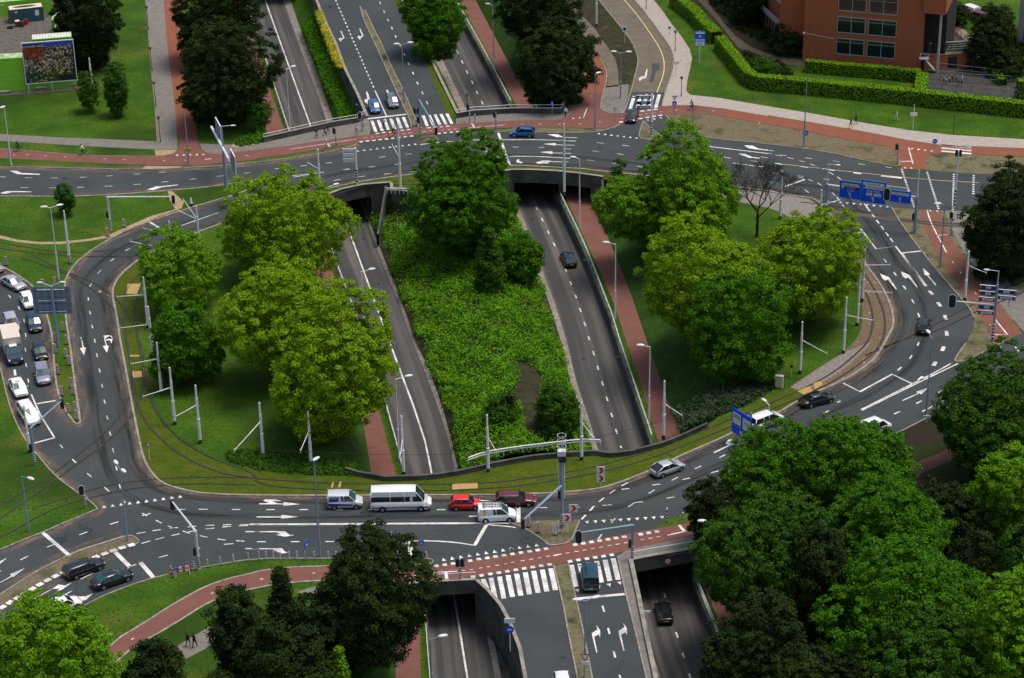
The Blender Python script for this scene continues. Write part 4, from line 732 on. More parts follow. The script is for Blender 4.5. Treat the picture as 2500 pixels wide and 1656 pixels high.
for q in ((1122, 1237), (1180, 1228), (1352, 1208), (1410, 1202), (972, 1315), (1032, 1307), (1090, 1302), (1147, 1295), (1207, 1289), (1263, 1282), (1322, 1275), (1380, 1269), (1438, 1262), (1598, 1185), (1655, 1180), (1715, 1176), (1772, 1170), (1692, 1238), (1748, 1232), (1806, 1227), (1864, 1221), (1920, 1217), (1978, 1212), (2035, 1207), (2092, 1202)): line(1, 0, q[0] - 16, q[1] + 2, q[0] + 16, q[1] - 2, .45, k='zebra', z=.05)
for q in ((1015, 1278), (1075, 1272), (1133, 1265), (1190, 1258), (1248, 1250), (1367, 1240), (1425, 1233), (1555, 1220), (1613, 1212), (1670, 1212), (1728, 1208), (1786, 1202), (1842, 1196)): line(1, 0, q[0] - 14, q[1] + 1, q[0] + 14, q[1] - 1, .12, z=.05)
line(1, 0, 310, 1385, 925, 1290, .14, z=.05); line(1, 0, 655, 1325, 685, 1360, .3, z=.05); line(1, 0, 1940, 1190, 2300, 1158, .14, z=.05); line(1, 0, 1995, 1145, 2018, 1180, .3, z=.05)
lines(2, 0, 80, 1150, 103, 1151, 253, 1150, 275, 1151, 430, 1150, 452, 1151, 617, 1148, 640, 1148, 805, 1131, 825, 1129, 1008, 1100, 1030, 1097, 735, 888, 740, 893, 1508, 1020, 1530, 1019, 1850, 1027, 1870, 1029)
line(2, 0, 660, 1095, 693, 1005, .16, z=.05); teeth(2, 0, 2, 570, 1103, 630, 1097)
for q in ((1205, 1030), (1268, 1022), (1328, 1015), (1190, 1100), (1252, 1090), (1312, 1080), (1372, 1070), (1008, 1131)): line(2, 0, q[0] - 18, q[1] + 2, q[0] + 18, q[1] - 2, .45, k='zebra', z=.05)
for q in ((1185, 1068), (1245, 1058), (1318, 1048), (1380, 1038)): line(2, 0, q[0] - 15, q[1] + 2, q[0] + 15, q[1] - 2, .12, z=.05)
teeth(2, 0, 3, 1370, 1090, 1250, 1110, up=-1); zebra(2, 0, [(1122, 912, 1090, 1020), (1190, 880, 1160, 1000), (1245, 880, 1215, 1000), (1302, 885, 1270, 1000), (1362, 878, 1330, 998)], .55); teeth(2, 0, 3, 1130, 900, 1247, 880, up=1)
pline(2, 0, 1035, 0, 1150, 130, 1280, 310, 1380, 470, 1412, 590, 1400, 700, 1340, 858, wd=.16, k='yellow'); poly(2, 0, 1245, 640, 1255, 642, 1240, 725, 1200, 735, 1178, 755, 1170, 725, 1205, 705, 1225, 712)
px_sheet('tar_patch', T(2, 0, 1290, 590, 1365, 590, 1365, 645, 1330, 660, 1305, 760, 1275, 765, 1270, 750, 1300, 660, 1290, 640), .045, mat('fresh_tar', (.05, .055, .06), (.06, .065, .065), 2, .8)); px_sheet('tar_patch', T(2, 0, 1105, 850, 1415, 857, 1385, 985, 1050, 1040), .024, ASPH)
lines(0, 0, 243, 1434, 265, 1434, 413, 1444, 433, 1444, 590, 1454, 612, 1455, 955, 1471, 977, 1471, 1137, 1478, 1160, 1479, 1508, 1489, 1530, 1489, 1700, 1486, 1722, 1486, 2275, 1443, 2297, 1442, 65, 1419, 88, 1419, 120, 1434, 140, 1434); line(0, 0, 1895, 1478, 1955, 1470, .3, z=.05); teeth(0, 0, 5, 1637, 1443, 1880, 1437, w=.45)
lines(0, 3, 1213, 1215, 1237, 1202, 1948, 792, 1978, 778, 2173, 715, 2203, 707, z=.05) if 0 else [line(0, 3, *q, .14, z=.05) for q in ((1213, 1215, 1237, 1202), (1948, 792, 1978, 778), (2173, 715, 2203, 707))]
for q in ((38, 656, 68, 653), (280, 616, 305, 613), (522, 600, 548, 598), (765, 595, 790, 593)): line(1, 3, *q, .14, z=.05)
# --- sunken roads
def sline(px, wd): pline(0, 0, wd=wd, world=smooth(G(px, ZR), 1), z=.03)
sline([(630, -50), (647, 0), (760, 314), (841, 533), (948, 828), (1032, 1052), (1054, 1154), (1113, 1480), (1141, 1656), (1156, 1740)], .22)
for q in ((220, 345, 235, 375), (273, 452, 288, 482), (328, 566, 342, 596), (382, 680, 398, 710), (490, 918, 505, 945), (538, 1037, 550, 1070), (585, 1160, 597, 1192), (626, 1285, 638, 1320), (667, 1413, 680, 1450), (705, 1545, 715, 1580)): line(2, 1, *q, .2, zz=ZR, z=.03)
for q in ((745, 112, 760, 152), (788, 250, 800, 287), (830, 392, 843, 432), (872, 535, 885, 575), (915, 685, 930, 725), (958, 835, 972, 878), (1003, 990, 1012, 1008)): line(2, 2, *q, .2, zz=ZR, z=.03)
for q in ((1405, 783, 1420, 825), (1465, 960, 1475, 1005), (1515, 1145, 1533, 1195), (1575, 1335, 1593, 1385), (1635, 1525, 1650, 1568)): line(2, 3, *q, .2, zz=ZR, z=.03)
for q in ((1685, 115), (1730, 205), (1772, 292), (1815, 380), (1855, 465), (1900, 560), (1945, 655), (1993, 748), (2037, 843), (2085, 937)): line(1, 0, q[0], q[1], q[0] + 14, q[1] + 30, .2, zz=ZR, z=.03)
for k_, m_ in (('line', PAINT), ('zebra', PAINT), ('teeth', PAINT), ('arrow', PAINT), ('yellow', YPAINT)):
    b_ = mk[k_]; n_ = {'line': 'lane_marking', 'zebra': 'crossing_marking', 'teeth': 'give_way_marking', 'arrow': 'arrow_marking', 'yellow': 'yellow_marking'}[k_]
    o = struct(b_.build(n_, [m_]))
    me = o.data
    # all marking faces look upwards
    import bmesh
    bm = bmesh.new(); bm.from_mesh(me)
    for f_ in bm.faces:
        if f_.normal.z < 0: f_.normal_flip()
    bm.to_mesh(me); bm.free()
# ================================================================ VEGETATION
def leafmat(name, c1, c2, c3=None, trans=.25):
    if name in MATS: return MATS[name]
    m = bpy.data.materials.new(name); m.use_nodes = True; MATS[name] = m; n = m.node_tree; b = n.nodes['Principled BSDF']
    out = n.nodes['Material Output']
    b.inputs['Roughness'].default_value = .75; b.inputs['Specular IOR Level'].default_value = .08
    ge = n.nodes.new('ShaderNodeNewGeometry')
    mx = n.nodes.new('ShaderNodeMix'); mx.data_type = 'RGBA'; mx.inputs[6].default_value = (*c1, 1); mx.inputs[7].default_value = (*c2, 1)
    n.links.new(ge.outputs['Random Per Island'], mx.inputs[0])
    tc = n.nodes.new('ShaderNodeTexCoord'); no = n.nodes.new('ShaderNodeTexNoise'); no.inputs['Scale'].default_value = .35; no.inputs['Detail'].default_value = 3
    n.links.new(tc.outputs['Object'], no.inputs['Vector'])
    mr = n.nodes.new('ShaderNodeMapRange'); mr.inputs[1].default_value = .42; mr.inputs[2].default_value = .62; n.links.new(no.outputs[0], mr.inputs[0])
    mx2 = n.nodes.new('ShaderNodeMix'); mx2.data_type = 'RGBA'; n.links.new(mr.outputs[0], mx2.inputs[0]); n.links.new(mx.outputs[2], mx2.inputs[6])
    mx2.inputs[7].default_value = (*(c3 or [x * .8 for x in c1]), 1)
    n.links.new(mx2.outputs[2], b.inputs['Base Color'])
    tr = n.nodes.new('ShaderNodeBsdfTranslucent'); n.links.new(mx2.outputs[2], tr.inputs[0])
    ms = n.nodes.new('ShaderNodeMixShader'); ms.inputs[0].default_value = trans
    n.links.new(b.outputs[0], ms.inputs[1]); n.links.new(tr.outputs[0], ms.inputs[2]); n.links.new(ms.outputs[0], out.inputs[0])
    return m
LEAF = {
    'yellow': leafmat('spring_leaf', (.27, .43, .011), (.12, .25, .010), (.21, .36, .009)),
    'lime': leafmat('lime_leaf', (.19, .37, .012), (.10, .23, .010), (.13, .30, .01)),
    'mid': leafmat('green_leaf', (.09, .24, .008), (.04, .13, .008), (.065, .19, .006)),
    'deep': leafmat('deep_green_leaf', (.065, .16, .014), (.03, .09, .012), (.05, .13, .008)),
    'dark': leafmat('dark_leaf', (.024, .044, .010), (.012, .025, .007), (.032, .055, .008), .1),
    'hedge': leafmat('hedge_leaf', (.22, .42, .006), (.10, .24, .006), (.16, .32, .006), .03),
    'cover': leafmat('cover_leaf', (.14, .37, .008), (.075, .25, .008), (.18, .40, .010)),
    'shrub': leafmat('shrub_leaf', (.04, .08, .03), (.02, .05, .015), (.06, .09, .05)),
}
BARK = mat('bark', (.075, .06, .045), (.04, .035, .028), 4, .95, .1, bump=.5)
def quads_mesh(name, P, N, S, m, rng, asp=.62):
    "P centres, N normals, S sizes -> loose leaf quads"
    n = len(P)
    R = rng.normal(size=(n, 3)); A = np.cross(N, R); A /= np.linalg.norm(A, axis=1, keepdims=True) + 1e-9
    B = np.cross(N, A); B /= np.linalg.norm(B, axis=1, keepdims=True) + 1e-9
    s = S[:, None] * .5
    V = np.empty((n, 4, 3), np.float32)
    V[:, 0] = P - A * s; V[:, 1] = P - B * s * asp; V[:, 2] = P + A * s; V[:, 3] = P + B * s * asp
    me = bpy.data.meshes.new(name)
    me.vertices.add(n * 4); me.vertices.foreach_set('co', V.ravel())
    me.loops.add(n * 4); me.loops.foreach_set('vertex_index', np.arange(n * 4, dtype=np.int32))
    me.polygons.add(n); me.polygons.foreach_set('loop_start', np.arange(0, n * 4, 4, dtype=np.int32))
    try: me.polygons.foreach_set('loop_total', np.full(n, 4, np.int32))
    except Exception: pass
    me.materials.append(m); me.update(); me.validate()
    return me
def unit(v): return v / (np.linalg.norm(v, axis=1, keepdims=True) + 1e-9)
def crown(name, rx, rz, m, seed, dens=1.0, leaf=.29, shape='round', clump=1.0):
    rng = np.random.default_rng(seed)
    area = 4 * math.pi * ((rx * rx + 2 * rx * rz) / 3)
    clump = clump * .86; nc = max(14, int(area / (1.0 * clump * clump)))
    d = unit(rng.normal(size=(nc, 3)))
    d[:, 2] = np.where(d[:, 2] < -.8, -d[:, 2], d[:, 2])
    ph = rng.uniform(0, 6.28, 6)
    th = np.arctan2(d[:, 1], d[:, 0])
    lob = 1 + .10 * np.sin(3 * th + ph[0] + 2 * d[:, 2]) + .08 * np.sin(5 * th + ph[1] - 3 * d[:, 2]) + .07 * np.sin(6 * d[:, 2] + ph[2] + th)
    rad = (rng.uniform(.62, 1.0, nc) ** .45) * lob
    if shape == 'cone':
        t = (d[:, 2] + 1) / 2; wdt = (1.15 - t) * .95
        C = np.stack([d[:, 0] * rx * wdt, d[:, 1] * rx * wdt, (t * 2 - 1) * rz], 1) * np.stack([rad, rad, np.ones(nc)], 1)
        out0 = unit(C + np.array([0, 0, .25 * rz]))
    else:
        nb = int(6 + min(7, rx)); D = np.array([rx, rx, rz])
        bc = unit(rng.normal(size=(nb, 3)) + [0, 0, -.05]) * rng.uniform(.35, .6, (nb, 1)); bc[0] = 0; br = rng.uniform(.34, .56, nb); br[0] = .68
        w_ = br ** 2; idx = rng.choice(nb, nc * 2, p=w_ / w_.sum())
        d2 = unit(rng.normal(size=(nc * 2, 3)) + [0, 0, -.05]); C = bc[idx] + d2 * br[idx][:, None] * rng.uniform(.66, 1.08, (nc * 2, 1))
        dist = np.linalg.norm(C[:, None, :] - bc[None], axis=2) / br[None]; dist[np.arange(nc * 2), idx] = 9
        keep = dist.min(1) > .72; C = C[keep][:nc]; o_ = d2[keep][:nc]; nc = len(C); C = C / np.maximum(.3, np.percentile(np.abs(C), 96, axis=0)) * np.array([.895, .895, .93]); C = C * D; out0 = unit(o_ + unit(C) * .5)
        cr_ = 1
    out = out0
    cr = rng.uniform(.5, 1.2, nc) * clump
    per = int(125 * dens * clump ** 1.5)
    dd = unit(rng.normal(size=(nc, per, 3)).reshape(-1, 3)).reshape(nc, per, 3)
    o2 = out[:, None, :] * .8 + np.array([0, 0, .7])
    dd = dd + o2 * .9; dd /= np.linalg.norm(dd, axis=2, keepdims=True)
    rr = rng.uniform(.35, 1.12, (nc, per, 1)) * cr[:, None, None]
    P = (C[:, None, :] + dd * rr * np.array([1.1, 1.1, .75])).reshape(-1, 3)
    N = unit((dd + rng.normal(size=dd.shape) * .55).reshape(-1, 3))
    ni = int(len(P) * .22)
    Q = unit(rng.normal(size=(ni, 3))) * rng.uniform(.3, .8, (ni, 1)) * np.array([rx, rx, rz])
    if shape == 'cone':
        t = rng.uniform(0, 1, ni); an = rng.uniform(0, 6.28, ni); w_ = (1.1 - t) * .7 * rx * rng.uniform(.2, 1, ni)
        Q = np.stack([np.cos(an) * w_, np.sin(an) * w_, (t * 2 - 1) * rz], 1)
    P = np.vstack([P, Q]); N = np.vstack([N, unit(rng.normal(size=(ni, 3)) + [0, 0, .6])])
    S = leaf * rng.uniform(.7, 1.3, len(P))
    return quads_mesh(name, P, N, S, m, rng)
NT = [0]
def tree(box, kind, label, hb=2.0, shape='round', dens=1.0, leaf=.29, zg=0.0, cat='tree', name='broadleaf_tree', grp=None, clump=1.0):
    x0, y0, x1, y1 = [v * 1.0562 for v in box]
    cx, cy = (x0 + x1) / 2, (y0 + y1) / 2
    NT[0] += 1
    z = zg + 5
    for _ in range(6):
        c = g(cx, cy, z); q = (c - C0); dep = q.dot(_f); sc = FPX / dep; e = math.asin(-q.z / q.length)
        rx = (x1 - x0) / 2 / sc; hh = (y1 - y0) / 2 / sc
        v = hh * hh - (rx * math.sin(e)) ** 2
        rz = math.sqrt(max(v, (rx * .55) ** 2 * math.cos(e) ** 2)) / math.cos(e)
        rz = min(rz, rx * 2.6); z = zg + hb * .5 + rz * .93
    c = g(cx, cy, z); base = Vector((c.x, c.y, zg))
    o = empty(name, base); tag(o, label, cat, grp)
    cr = obj('crown', crown('crown', rx, rz, LEAF[kind], NT[0] * 13 + 5, dens, leaf, shape, clump), o, (0, 0, z - zg))
    mb = MB(); rt = max(.07, min(.42, rx * .055)); r_ = random.Random(NT[0])
    mb.tube((0, 0, -.2), (r_.uniform(-.1, .1), r_.uniform(-.1, .1), z - zg), rt, rt * .55, 9)
    for k in range(7):
        a = k * 2.4 + r_.random(); h0 = hb * .6 + rz * r_.uniform(.3, .9)
        e_ = Vector((math.cos(a) * rx * .62, math.sin(a) * rx * .62, h0 + rz * r_.uniform(.3, .7)))
        mid = Vector((e_.x * .45, e_.y * .45, h0 + (e_.z - h0) * .3))
        mb.tube((0, 0, h0), mid, rt * .45, rt * .3, 6); mb.tube(mid, e_, rt * .3, rt * .08, 5)
    mb.build('trunk', [BARK], o)
    return o
Y, Lm, Md, Dp, Dk = 'yellow', 'lime', 'mid', 'deep', 'dark'
tree((510, 403, 792, 655), Y, 'broad yellow green tree nearest the left tunnel mouth on the inner lawn', 2)
tree((330, 533, 512, 712), Lm, 'small light green tree standing just right of the yellow track cover', 2, dens=.8)
tree((355, 703, 512, 885), Md, 'round fresh green tree left of the big yellow green trees', 1.6)
tree((507, 612, 765, 880), Y, 'large yellow green tree in the middle of the left lawn', 2)
tree((628, 680, 902, 1008), Y, 'largest yellow green tree overhanging the left sunken road', 2)
tree((960, 318, 1192, 590), Md, 'tall fresh green tree in the centre by the upper bridge', 1, clump=.95, zg=-2.5)
tree((1165, 520, 1255, 650), Md, 'round green bush right of the dark conical tree in the wedge', .3, zg=-3.5, dens=.8)
tree((1092, 535, 1170, 680), Dp, 'dark green conical tree in the upper part of the planted wedge', .3, 'cone', zg=-3.5)
tree((1395, 385, 1560, 560), Lm, 'green tree beside the cycle tunnel mouth', 1.5)
tree((1480, 300, 1692, 575), Lm, 'tall yellow green tree overlapping the upper ring road', 2)
tree((1482, 518, 1775, 800), Y, 'broad pale yellow green tree on the right inner lawn', 1.5)
tree((1588, 622, 1812, 870), Md, 'fresh green tree in front of the pale yellow green tree', 1)
tree((1768, 498, 2002, 745), Y, 'round yellow green tree near the curved ballast track', 2)
tree((1418, 375, 1442, 418), Dp, 'tiny dark green sapling at the inner edge of the upper ring road', .3, dens=.6)
# right edge
tree((2238, 375, 2450, 650), Dk, 'dark tree mass at the right edge above the cycle path', 1, name='dark_tree')
tree((2178, 820, 2450, 1120), Dp, 'deep green tree overhanging the right hand road', 1, clump=.9)
tree((1680, 985, 1890, 1225), Md, 'green tree hiding the blue road sign', 1.5, clump=.8)
tree((1810, 938, 2105, 1230), Md, 'large green tree hanging over the lower right road', 1.5, clump=.8)
tree((1930, 1105, 2215, 1370), Md, 'green tree in the middle of the right hand wood', 1.5, clump=.8)
tree((1910, 1250, 2290, 1585), Md, 'widest green tree of the right hand wood', 1.5, clump=.8)
tree((1625, 1150, 1915, 1440), Dp, 'dark green tree behind the lamp by the lower right tunnel', 1, clump=.8)
tree((1640, 1390, 1880, 1680), Dk, 'very dark tree below the lower right sunken cycle path', 1, clump=.8)
tree((1590, 1118, 1700, 1268), Dk, 'dark bushy tree at the end of the red crossing', .5)
tree((2015, 1400, 2310, 1680), Dp, 'deep green tree in the bottom right part of the wood', 1, clump=.8)
tree((2250, 1020, 2450, 1250), Lm, 'bright yellow green tree at the right edge', 3, clump=.8)
tree((2262, 1340, 2460, 1700), Lm, 'yellow green tree in the bottom right corner', 1, clump=.8)
tree((2330, 1190, 2460, 1400), Dp, 'dark tree between the two bright trees at the right edge', 1)
tree((1730, 1540, 2020, 1700), Dk, 'very dark tree at the bottom of the wood', 1)
tree((2090, 1100, 2260, 1270), Dk, 'dark low tree beside the shaded red path', .5)
tree((1890, 1010, 1990, 1200), Dp, 'deep green tree between the two large trees at the wood edge', .5)
tree((1830, 1230, 1960, 1480), Dk, 'dark narrow tree beside the path through the wood', .5)
tree((2190, 1230, 2300, 1370), Dk, 'dark bush at the leafy path in the wood', .3)
# bottom left
tree((0 - 60, 1382, 276, 1740), Lm, 'big light green tree in the bottom left corner', 1.5, clump=.85)
tree((728, 1236, 992, 1560), Dk, 'big dark tree standing in front of the lower left tunnel', .5, name='dark_tree')
tree((490, 1375, 612, 1600), Dk, 'dark bushy tree left of the cone shaped tree', .3, name='dark_tree')
tree((600, 1302, 712, 1590), Dk, 'dark cone shaped tree rising above the red path', .3, 'cone', name='dark_tree')
tree((640, 1470, 770, 1660), Dk, 'low dark tree between the cone shaped tree and the climber', .3)
tree((555, 1425, 700, 1660), Dk, 'dark broad tree in front of the cone shaped tree', .2)
tree((672, 1385, 790, 1580), Dk, 'dark tree squeezed between the cone shaped tree and the big dark tree', .2)
tree((760, 1478, 812, 1640), Lm, 'narrow ivy clad green tree at the bottom edge', .1, 'cone', clump=.6, leaf=.26)
tree((295, 1468, 440, 1690), Dk, 'dark tree beside the two walkers', .3)
tree((430, 1560, 560, 1690), Dk, 'dark low tree at the bottom edge behind the walkers', .3)
# top
tree((128, -70, 275, 165), Dk, 'dark tree mass beside the green containers', .3, name='dark_tree')
tree((408, -90, 600, 150), Dk, 'dark tree right of the orange path at the top', .5, name='dark_tree')
tree((420, 60, 640, 300), Dk, 'dark tree right of the orange path above the sign gantry', .5, name='dark_tree')
tree((243, 150, 292, 262), Dp, 'small slender tree on the upper left lawn', 1.6, leaf=.26, clump=.6)
tree((182, 168, 228, 250), Dp, 'small thin tree beside the lighting mast on the upper left lawn', 1.6, dens=.5, leaf=.26, clump=.6)
tree((532, 205, 570, 285), Dp, 'young thin tree under the dark trees', 2, dens=.5, leaf=.24, clump=.6)
tree((572, 225, 632, 290), Dp, 'young pale flowering tree left of the upper railing', 2, dens=.5, leaf=.24, clump=.6)
tree((932, -70, 1067, 128), Md, 'fresh green tree between the two upper roads', 1)
tree((1160, -110, 1345, 120), Dk, 'dark tree at the top right of the red path', .5, name='dark_tree')
tree((1185, 40, 1372, 240), Dk, 'dark tree above the white bridge railing', .5, name='dark_tree')
tree((130, 428, 172, 492), Dp, 'young tree with a pale trunk ring on the left traffic island', 1.5, leaf=.26, clump=.6)
tree((1130, 908, 1192, 1015), Dp, 'dark green shrub tree in the lower left of the wedge', .2, zg=-3.5)
tree((1232, 880, 1330, 1040), Dp, 'dark green shrub tree in the lower right of the wedge', .2, zg=-3.5)
for i, (b, kd, lb) in enumerate([((1700, -60, 1790, 60), Dk, 'dark shrub left of the brick building'), ((1780, 60, 1850, 125), Dk, 'low dark shrub at the corner of the brick building'), ((1735, 150, 1800, 175), Dp, 'small shrub behind the upper hedge bend'), ((2175, 10, 2240, 60), Dk, 'dark shrub by the parked white van'), ((2240, 20, 2340, 160), Dk, 'dark trees beside the upper right path'), ((2280, 120, 2380, 175), Dk, 'dark shrub right of the upper right path')]):
    tree(b, kd, lb, .1, name='shrub', cat='shrub')
# bare tree
def bare_tree(px, py, topy, label):
    base = g(px, py); H = hat(base, px, topy); o = empty('bare_tree', base); tag(o, label, 'tree'); r_ = random.Random(5); mb = MB(); tw = MB()
    def br(a, d, L, r, k):
        b = a + d * L
        (mb if k < 3 else tw).tube(a, b, r, r * .7, 6 if k < 3 else 3, cap=False)
        if k >= 6: return
        for _ in range(3 if k < 4 else 4):
            q = (d + Vector((r_.uniform(-.8, .8), r_.uniform(-.8, .8), r_.uniform(-.15, .5)))).normalized()
            br(b, q, L * r_.uniform(.64, .84), max(.014, r * .6), k + 1)
    mb.tube((0, 0, -.2), (0, 0, H * .3), .24, .19, 8)
    for k in range(5): br(Vector((0, 0, H * (.24 + .03 * k))), Vector((math.cos(k * 1.3), math.sin(k * 1.3), 1.1)).normalized(), H * .2, .11, 1)
    mb.build('trunk', [BARK], o); tw.build('twigs', [BARK], o)
bare_tree(1848, 578, 385, 'bare brown tree without leaves on the right inner lawn')
# hedges ------------------------------------------------------------------
HD = mat('hedge_core', (.012, .025, .006), (.008, .018, .005), 3, .95)
def hedge(pts, h, wd, label, zoff=0, kind='hedge', dens=75, name='hedge'):
    "pts: pixels of the hedge's top centre line"
    P = smooth(G(pts, h), 1); P = [Vector((p.x, p.y, 0)) for p in P]; A = offset(P, wd / 2); B = offset(P, -wd / 2)
    vs = []; fs = []
    for a, b in zip(A, B): vs += [a, a + Vector((0, 0, h - .08)), b + Vector((0, 0, h - .08)), b]
    for i in range(len(A) - 1):
        for j in range(3): k = i * 4 + j; fs.append((k, k + 1, k + 5, k + 4))
    fs += [(0, 3, 2, 1), (len(vs) - 4, len(vs) - 3, len(vs) - 2, len(vs) - 1)]
    o = obj(name, mkmesh(name, vs, fs, HD)); tag(o, label, 'hedge')
    rng = np.random.default_rng(len(pts) * 7 + int(h * 10)); PP = []; NN = []
    for i in range(len(P) - 1):
        a0, a1, b0, b1 = A[i], A[i + 1], B[i], B[i + 1]; L = (P[i + 1] - P[i]).length
        for (q0, q1, q2, q3, nn) in ((a0 + Vector((0, 0, h)), a1 + Vector((0, 0, h)), b0 + Vector((0, 0, h)), b1 + Vector((0, 0, h)), (0, 0, 1)), (a0, a1, a0 + Vector((0, 0, h)), a1 + Vector((0, 0, h)), tuple(a0 - b0)), (b0, b1, b0 + Vector((0, 0, h)), b1 + Vector((0, 0, h)), tuple(b0 - a0))):
            wdt = (q2 - q0).length; n = int(L * wdt * dens); u = rng.uniform(0, 1, (n, 1)); v = rng.uniform(0, 1, (n, 1))
            Q = [np.array(q) for q in (q0, q1, q2, q3)]
            pt = (Q[0] * (1 - u) + Q[1] * u) * (1 - v) + (Q[2] * (1 - u) + Q[3] * u) * v
            PP.append(pt + rng.normal(size=(n, 3)) * .06); NN.append(unit(np.tile(np.array(nn, float) / (np.linalg.norm(nn) + 1e-9), (n, 1)) + rng.normal(size=(n, 3)) * .5))
    PP = np.vstack(PP); NN = np.vstack(NN)
    obj('foliage', quads_mesh('foliage', PP, NN, rng.uniform(.16, .32, len(PP)), LEAF[kind], rng), o)
hedge(T(2, 0, 1500, -60, 1600, 10, 1700, 90, 1790, 200, 1890, 295), 2.2, 2.0, 'bright clipped hedge at the top, left of the brick building')
hedge(T(2, 0, 1920, 330, 2020, 450, 2120, 580, 2220, 690, 2367, 705) + T(3, 0, 0, 705, 450, 745, 900, 790, 1400, 840, 1900, 895, 2367, 945, 2700, 985), 2.4, 1.7, 'long bright clipped hedge running along the upper right lawn')
hedge(T(3, 0, 350, 555, 700, 590, 1100, 620, 1410, 655), 2.0, 1.3, 'short clipped hedge at the foot of the brick building')
hedge(T(3, 0, 1430, 670, 1410, 830), 2.0, 1.8, 'short cross hedge joining the two clipped hedges')
hedge(T(3, 0, 1960, 555, 2060, 620, 2180, 730), 1.2, 1.3, 'clipped hedge beside the upper right footpath')
hedge(T(3, 0, 2310, 740, 2400, 740, 2600, 760), 1.5, 1.5, 'hedge end at the right edge of the picture')
# ground cover on the wedge and shrub masses --------------------------------
def scatter(name, fn, n, m, label, seed, leaf=(.25, .5), hgt=.5, cat='ground cover', clump=6):
    rng = np.random.default_rng(seed); PP = []; NN = []
    for i in range(n):
        p = fn(rng)
        if p is None: continue
        h = hgt * rng.uniform(.3, 1); k = clump; r = rng.uniform(.3, .6)
        d = unit(rng.normal(size=(k, 3)) + [0, 0, 1.1])
        PP.append(np.array(p) + d * [r, r, h] ); NN.append(unit(d + rng.normal(size=(k, 3)) * .5))
    PP = np.vstack(PP); NN = np.vstack(NN)
    o = obj(name, quads_mesh(name, PP, NN, rng.uniform(leaf[0], leaf[1], len(PP)), m, rng)); tag(o, label, cat, kind='stuff'); return o
def wfn(rng):
    u = rng.uniform(0, 1); v = rng.uniform(0, 1)
    e = .02 + .03 * math.sin(v * 40) * math.sin(v * 17)
    if u < e or u > 1 - e: return None
    p = wedge_pt(u, v); q_ = p - C0; dd = q_.dot(_f); X_ = 1250 + FPX * q_.dot(CX) / dd; Y_ = 828 + FPX * q_.dot(CD) / dd
    # bare brown gap near the lower right
    if 885 < Y_ < 1080 and abs(X_ - (1280 + (Y_ - 900) * .2 + 9 * math.sin(Y_ * .07))) < 36 * math.sin((Y_ - 880) / 200 * math.pi) ** .5: return None
    return p + Vector((0, 0, .5 * math.sin(p.x * .9) * math.sin(p.y * .7)))
scatter('ground_cover', wfn, 15000, LEAF['cover'], 'bright green low shrubs covering the wedge between the sunken roads', 3, clump=9, leaf=(.18, .36), hgt=.9)
scatter('tall_weeds', wfn, 2600, LEAF['lime'], 'lighter tall weeds among the low shrubs of the wedge', 31, clump=12, leaf=(.15, .3), hgt=1.5)
scatter('dark_undergrowth', wfn, 2600, LEAF['deep'], 'darker shrubs among the green cover of the wedge', 32, clump=12, leaf=(.2, .35), hgt=1.3)
WFL = leafmat('white_blossom', (.8, .8, .75), (.7, .7, .65), (.8, .78, .7), .1)
scatter('white_flowers', lambda r_: (lambda p: None if p is None else p + Vector((0, 0, .9)))(wfn(r_)), 150, WFL, 'white flowers dotted over the planted wedge', 33, (.08, .18), .3, 'flowers', clump=2)
def band(A, B, z=0):
    A = resample(G(A, z), 40); B = resample(G(B, z), 40)
    def fn(rng):
        i = rng.integers(0, 39); f = rng.uniform(0, 1); u = rng.uniform(0, 1)
        return A[i].lerp(A[i + 1], f).lerp(B[i].lerp(B[i + 1], f), u)
    return fn
scatter('shrubbery', band([(555, 1108), (640, 1100), (760, 1118), (880, 1140)], [(560, 1125), (640, 1148), (760, 1158), (872, 1160)]), 1500, LEAF['deep'], 'dark shrub bed along the near left end of the inner lawn', 4, hgt=.5)
scatter('shrubbery', band([(1640, 1005), (1700, 975), (1800, 940), (1880, 920)], [(1660, 1048), (1740, 1020), (1820, 990), (1900, 940)]), 1500, LEAF['shrub'], 'grey green shrub bed beside the electrical cabinet', 5, hgt=.55)
scatter('shrubbery', band([(570, 352), (620, 330), (640, 318)], [(590, 358), (630, 350), (646, 340)]), 250, LEAF['mid'], 'bright green low shrubs left of the upper railing', 6, hgt=.7)
YEL = leafmat('yellow_flowers', (.75, .62, .02), (.55, .5, .03), (.4, .42, .03), .1)
def wfl(rng):
    P_ = resample(wt, 40); i = rng.integers(12, 38)
    if i > 36: return None
    p = P_[i].lerp(P_[i + 1], rng.uniform(0, 1)); return Vector((p.x + rng.uniform(.2, 1.0), p.y, .25))
def wfl(rng, P_=resample(G(T(1, 0, 580, 80, 610, 200, 690, 400, 740, 520, 790, 630), .6), 40)):
    i = rng.integers(0, 38); p = P_[i].lerp(P_[i + 1], rng.uniform(0, 1)); return Vector((p.x + rng.uniform(-.6, .6), p.y, .35))
scatter('yellow_flowers', wfl, 900, YEL, 'strip of yellow flowering plants hanging over the retaining wall', 7, (.1, .22), .3, 'flowers')
scatter('slope_shrubs', band([(739, 60), (790, 200), (835, 300)], [(765, 40), (835, 210), (885, 300)], -3.6), 2600, LEAF['mid'], 'green shrubs on the bank below the yellow flowers', 8, hgt=.6)
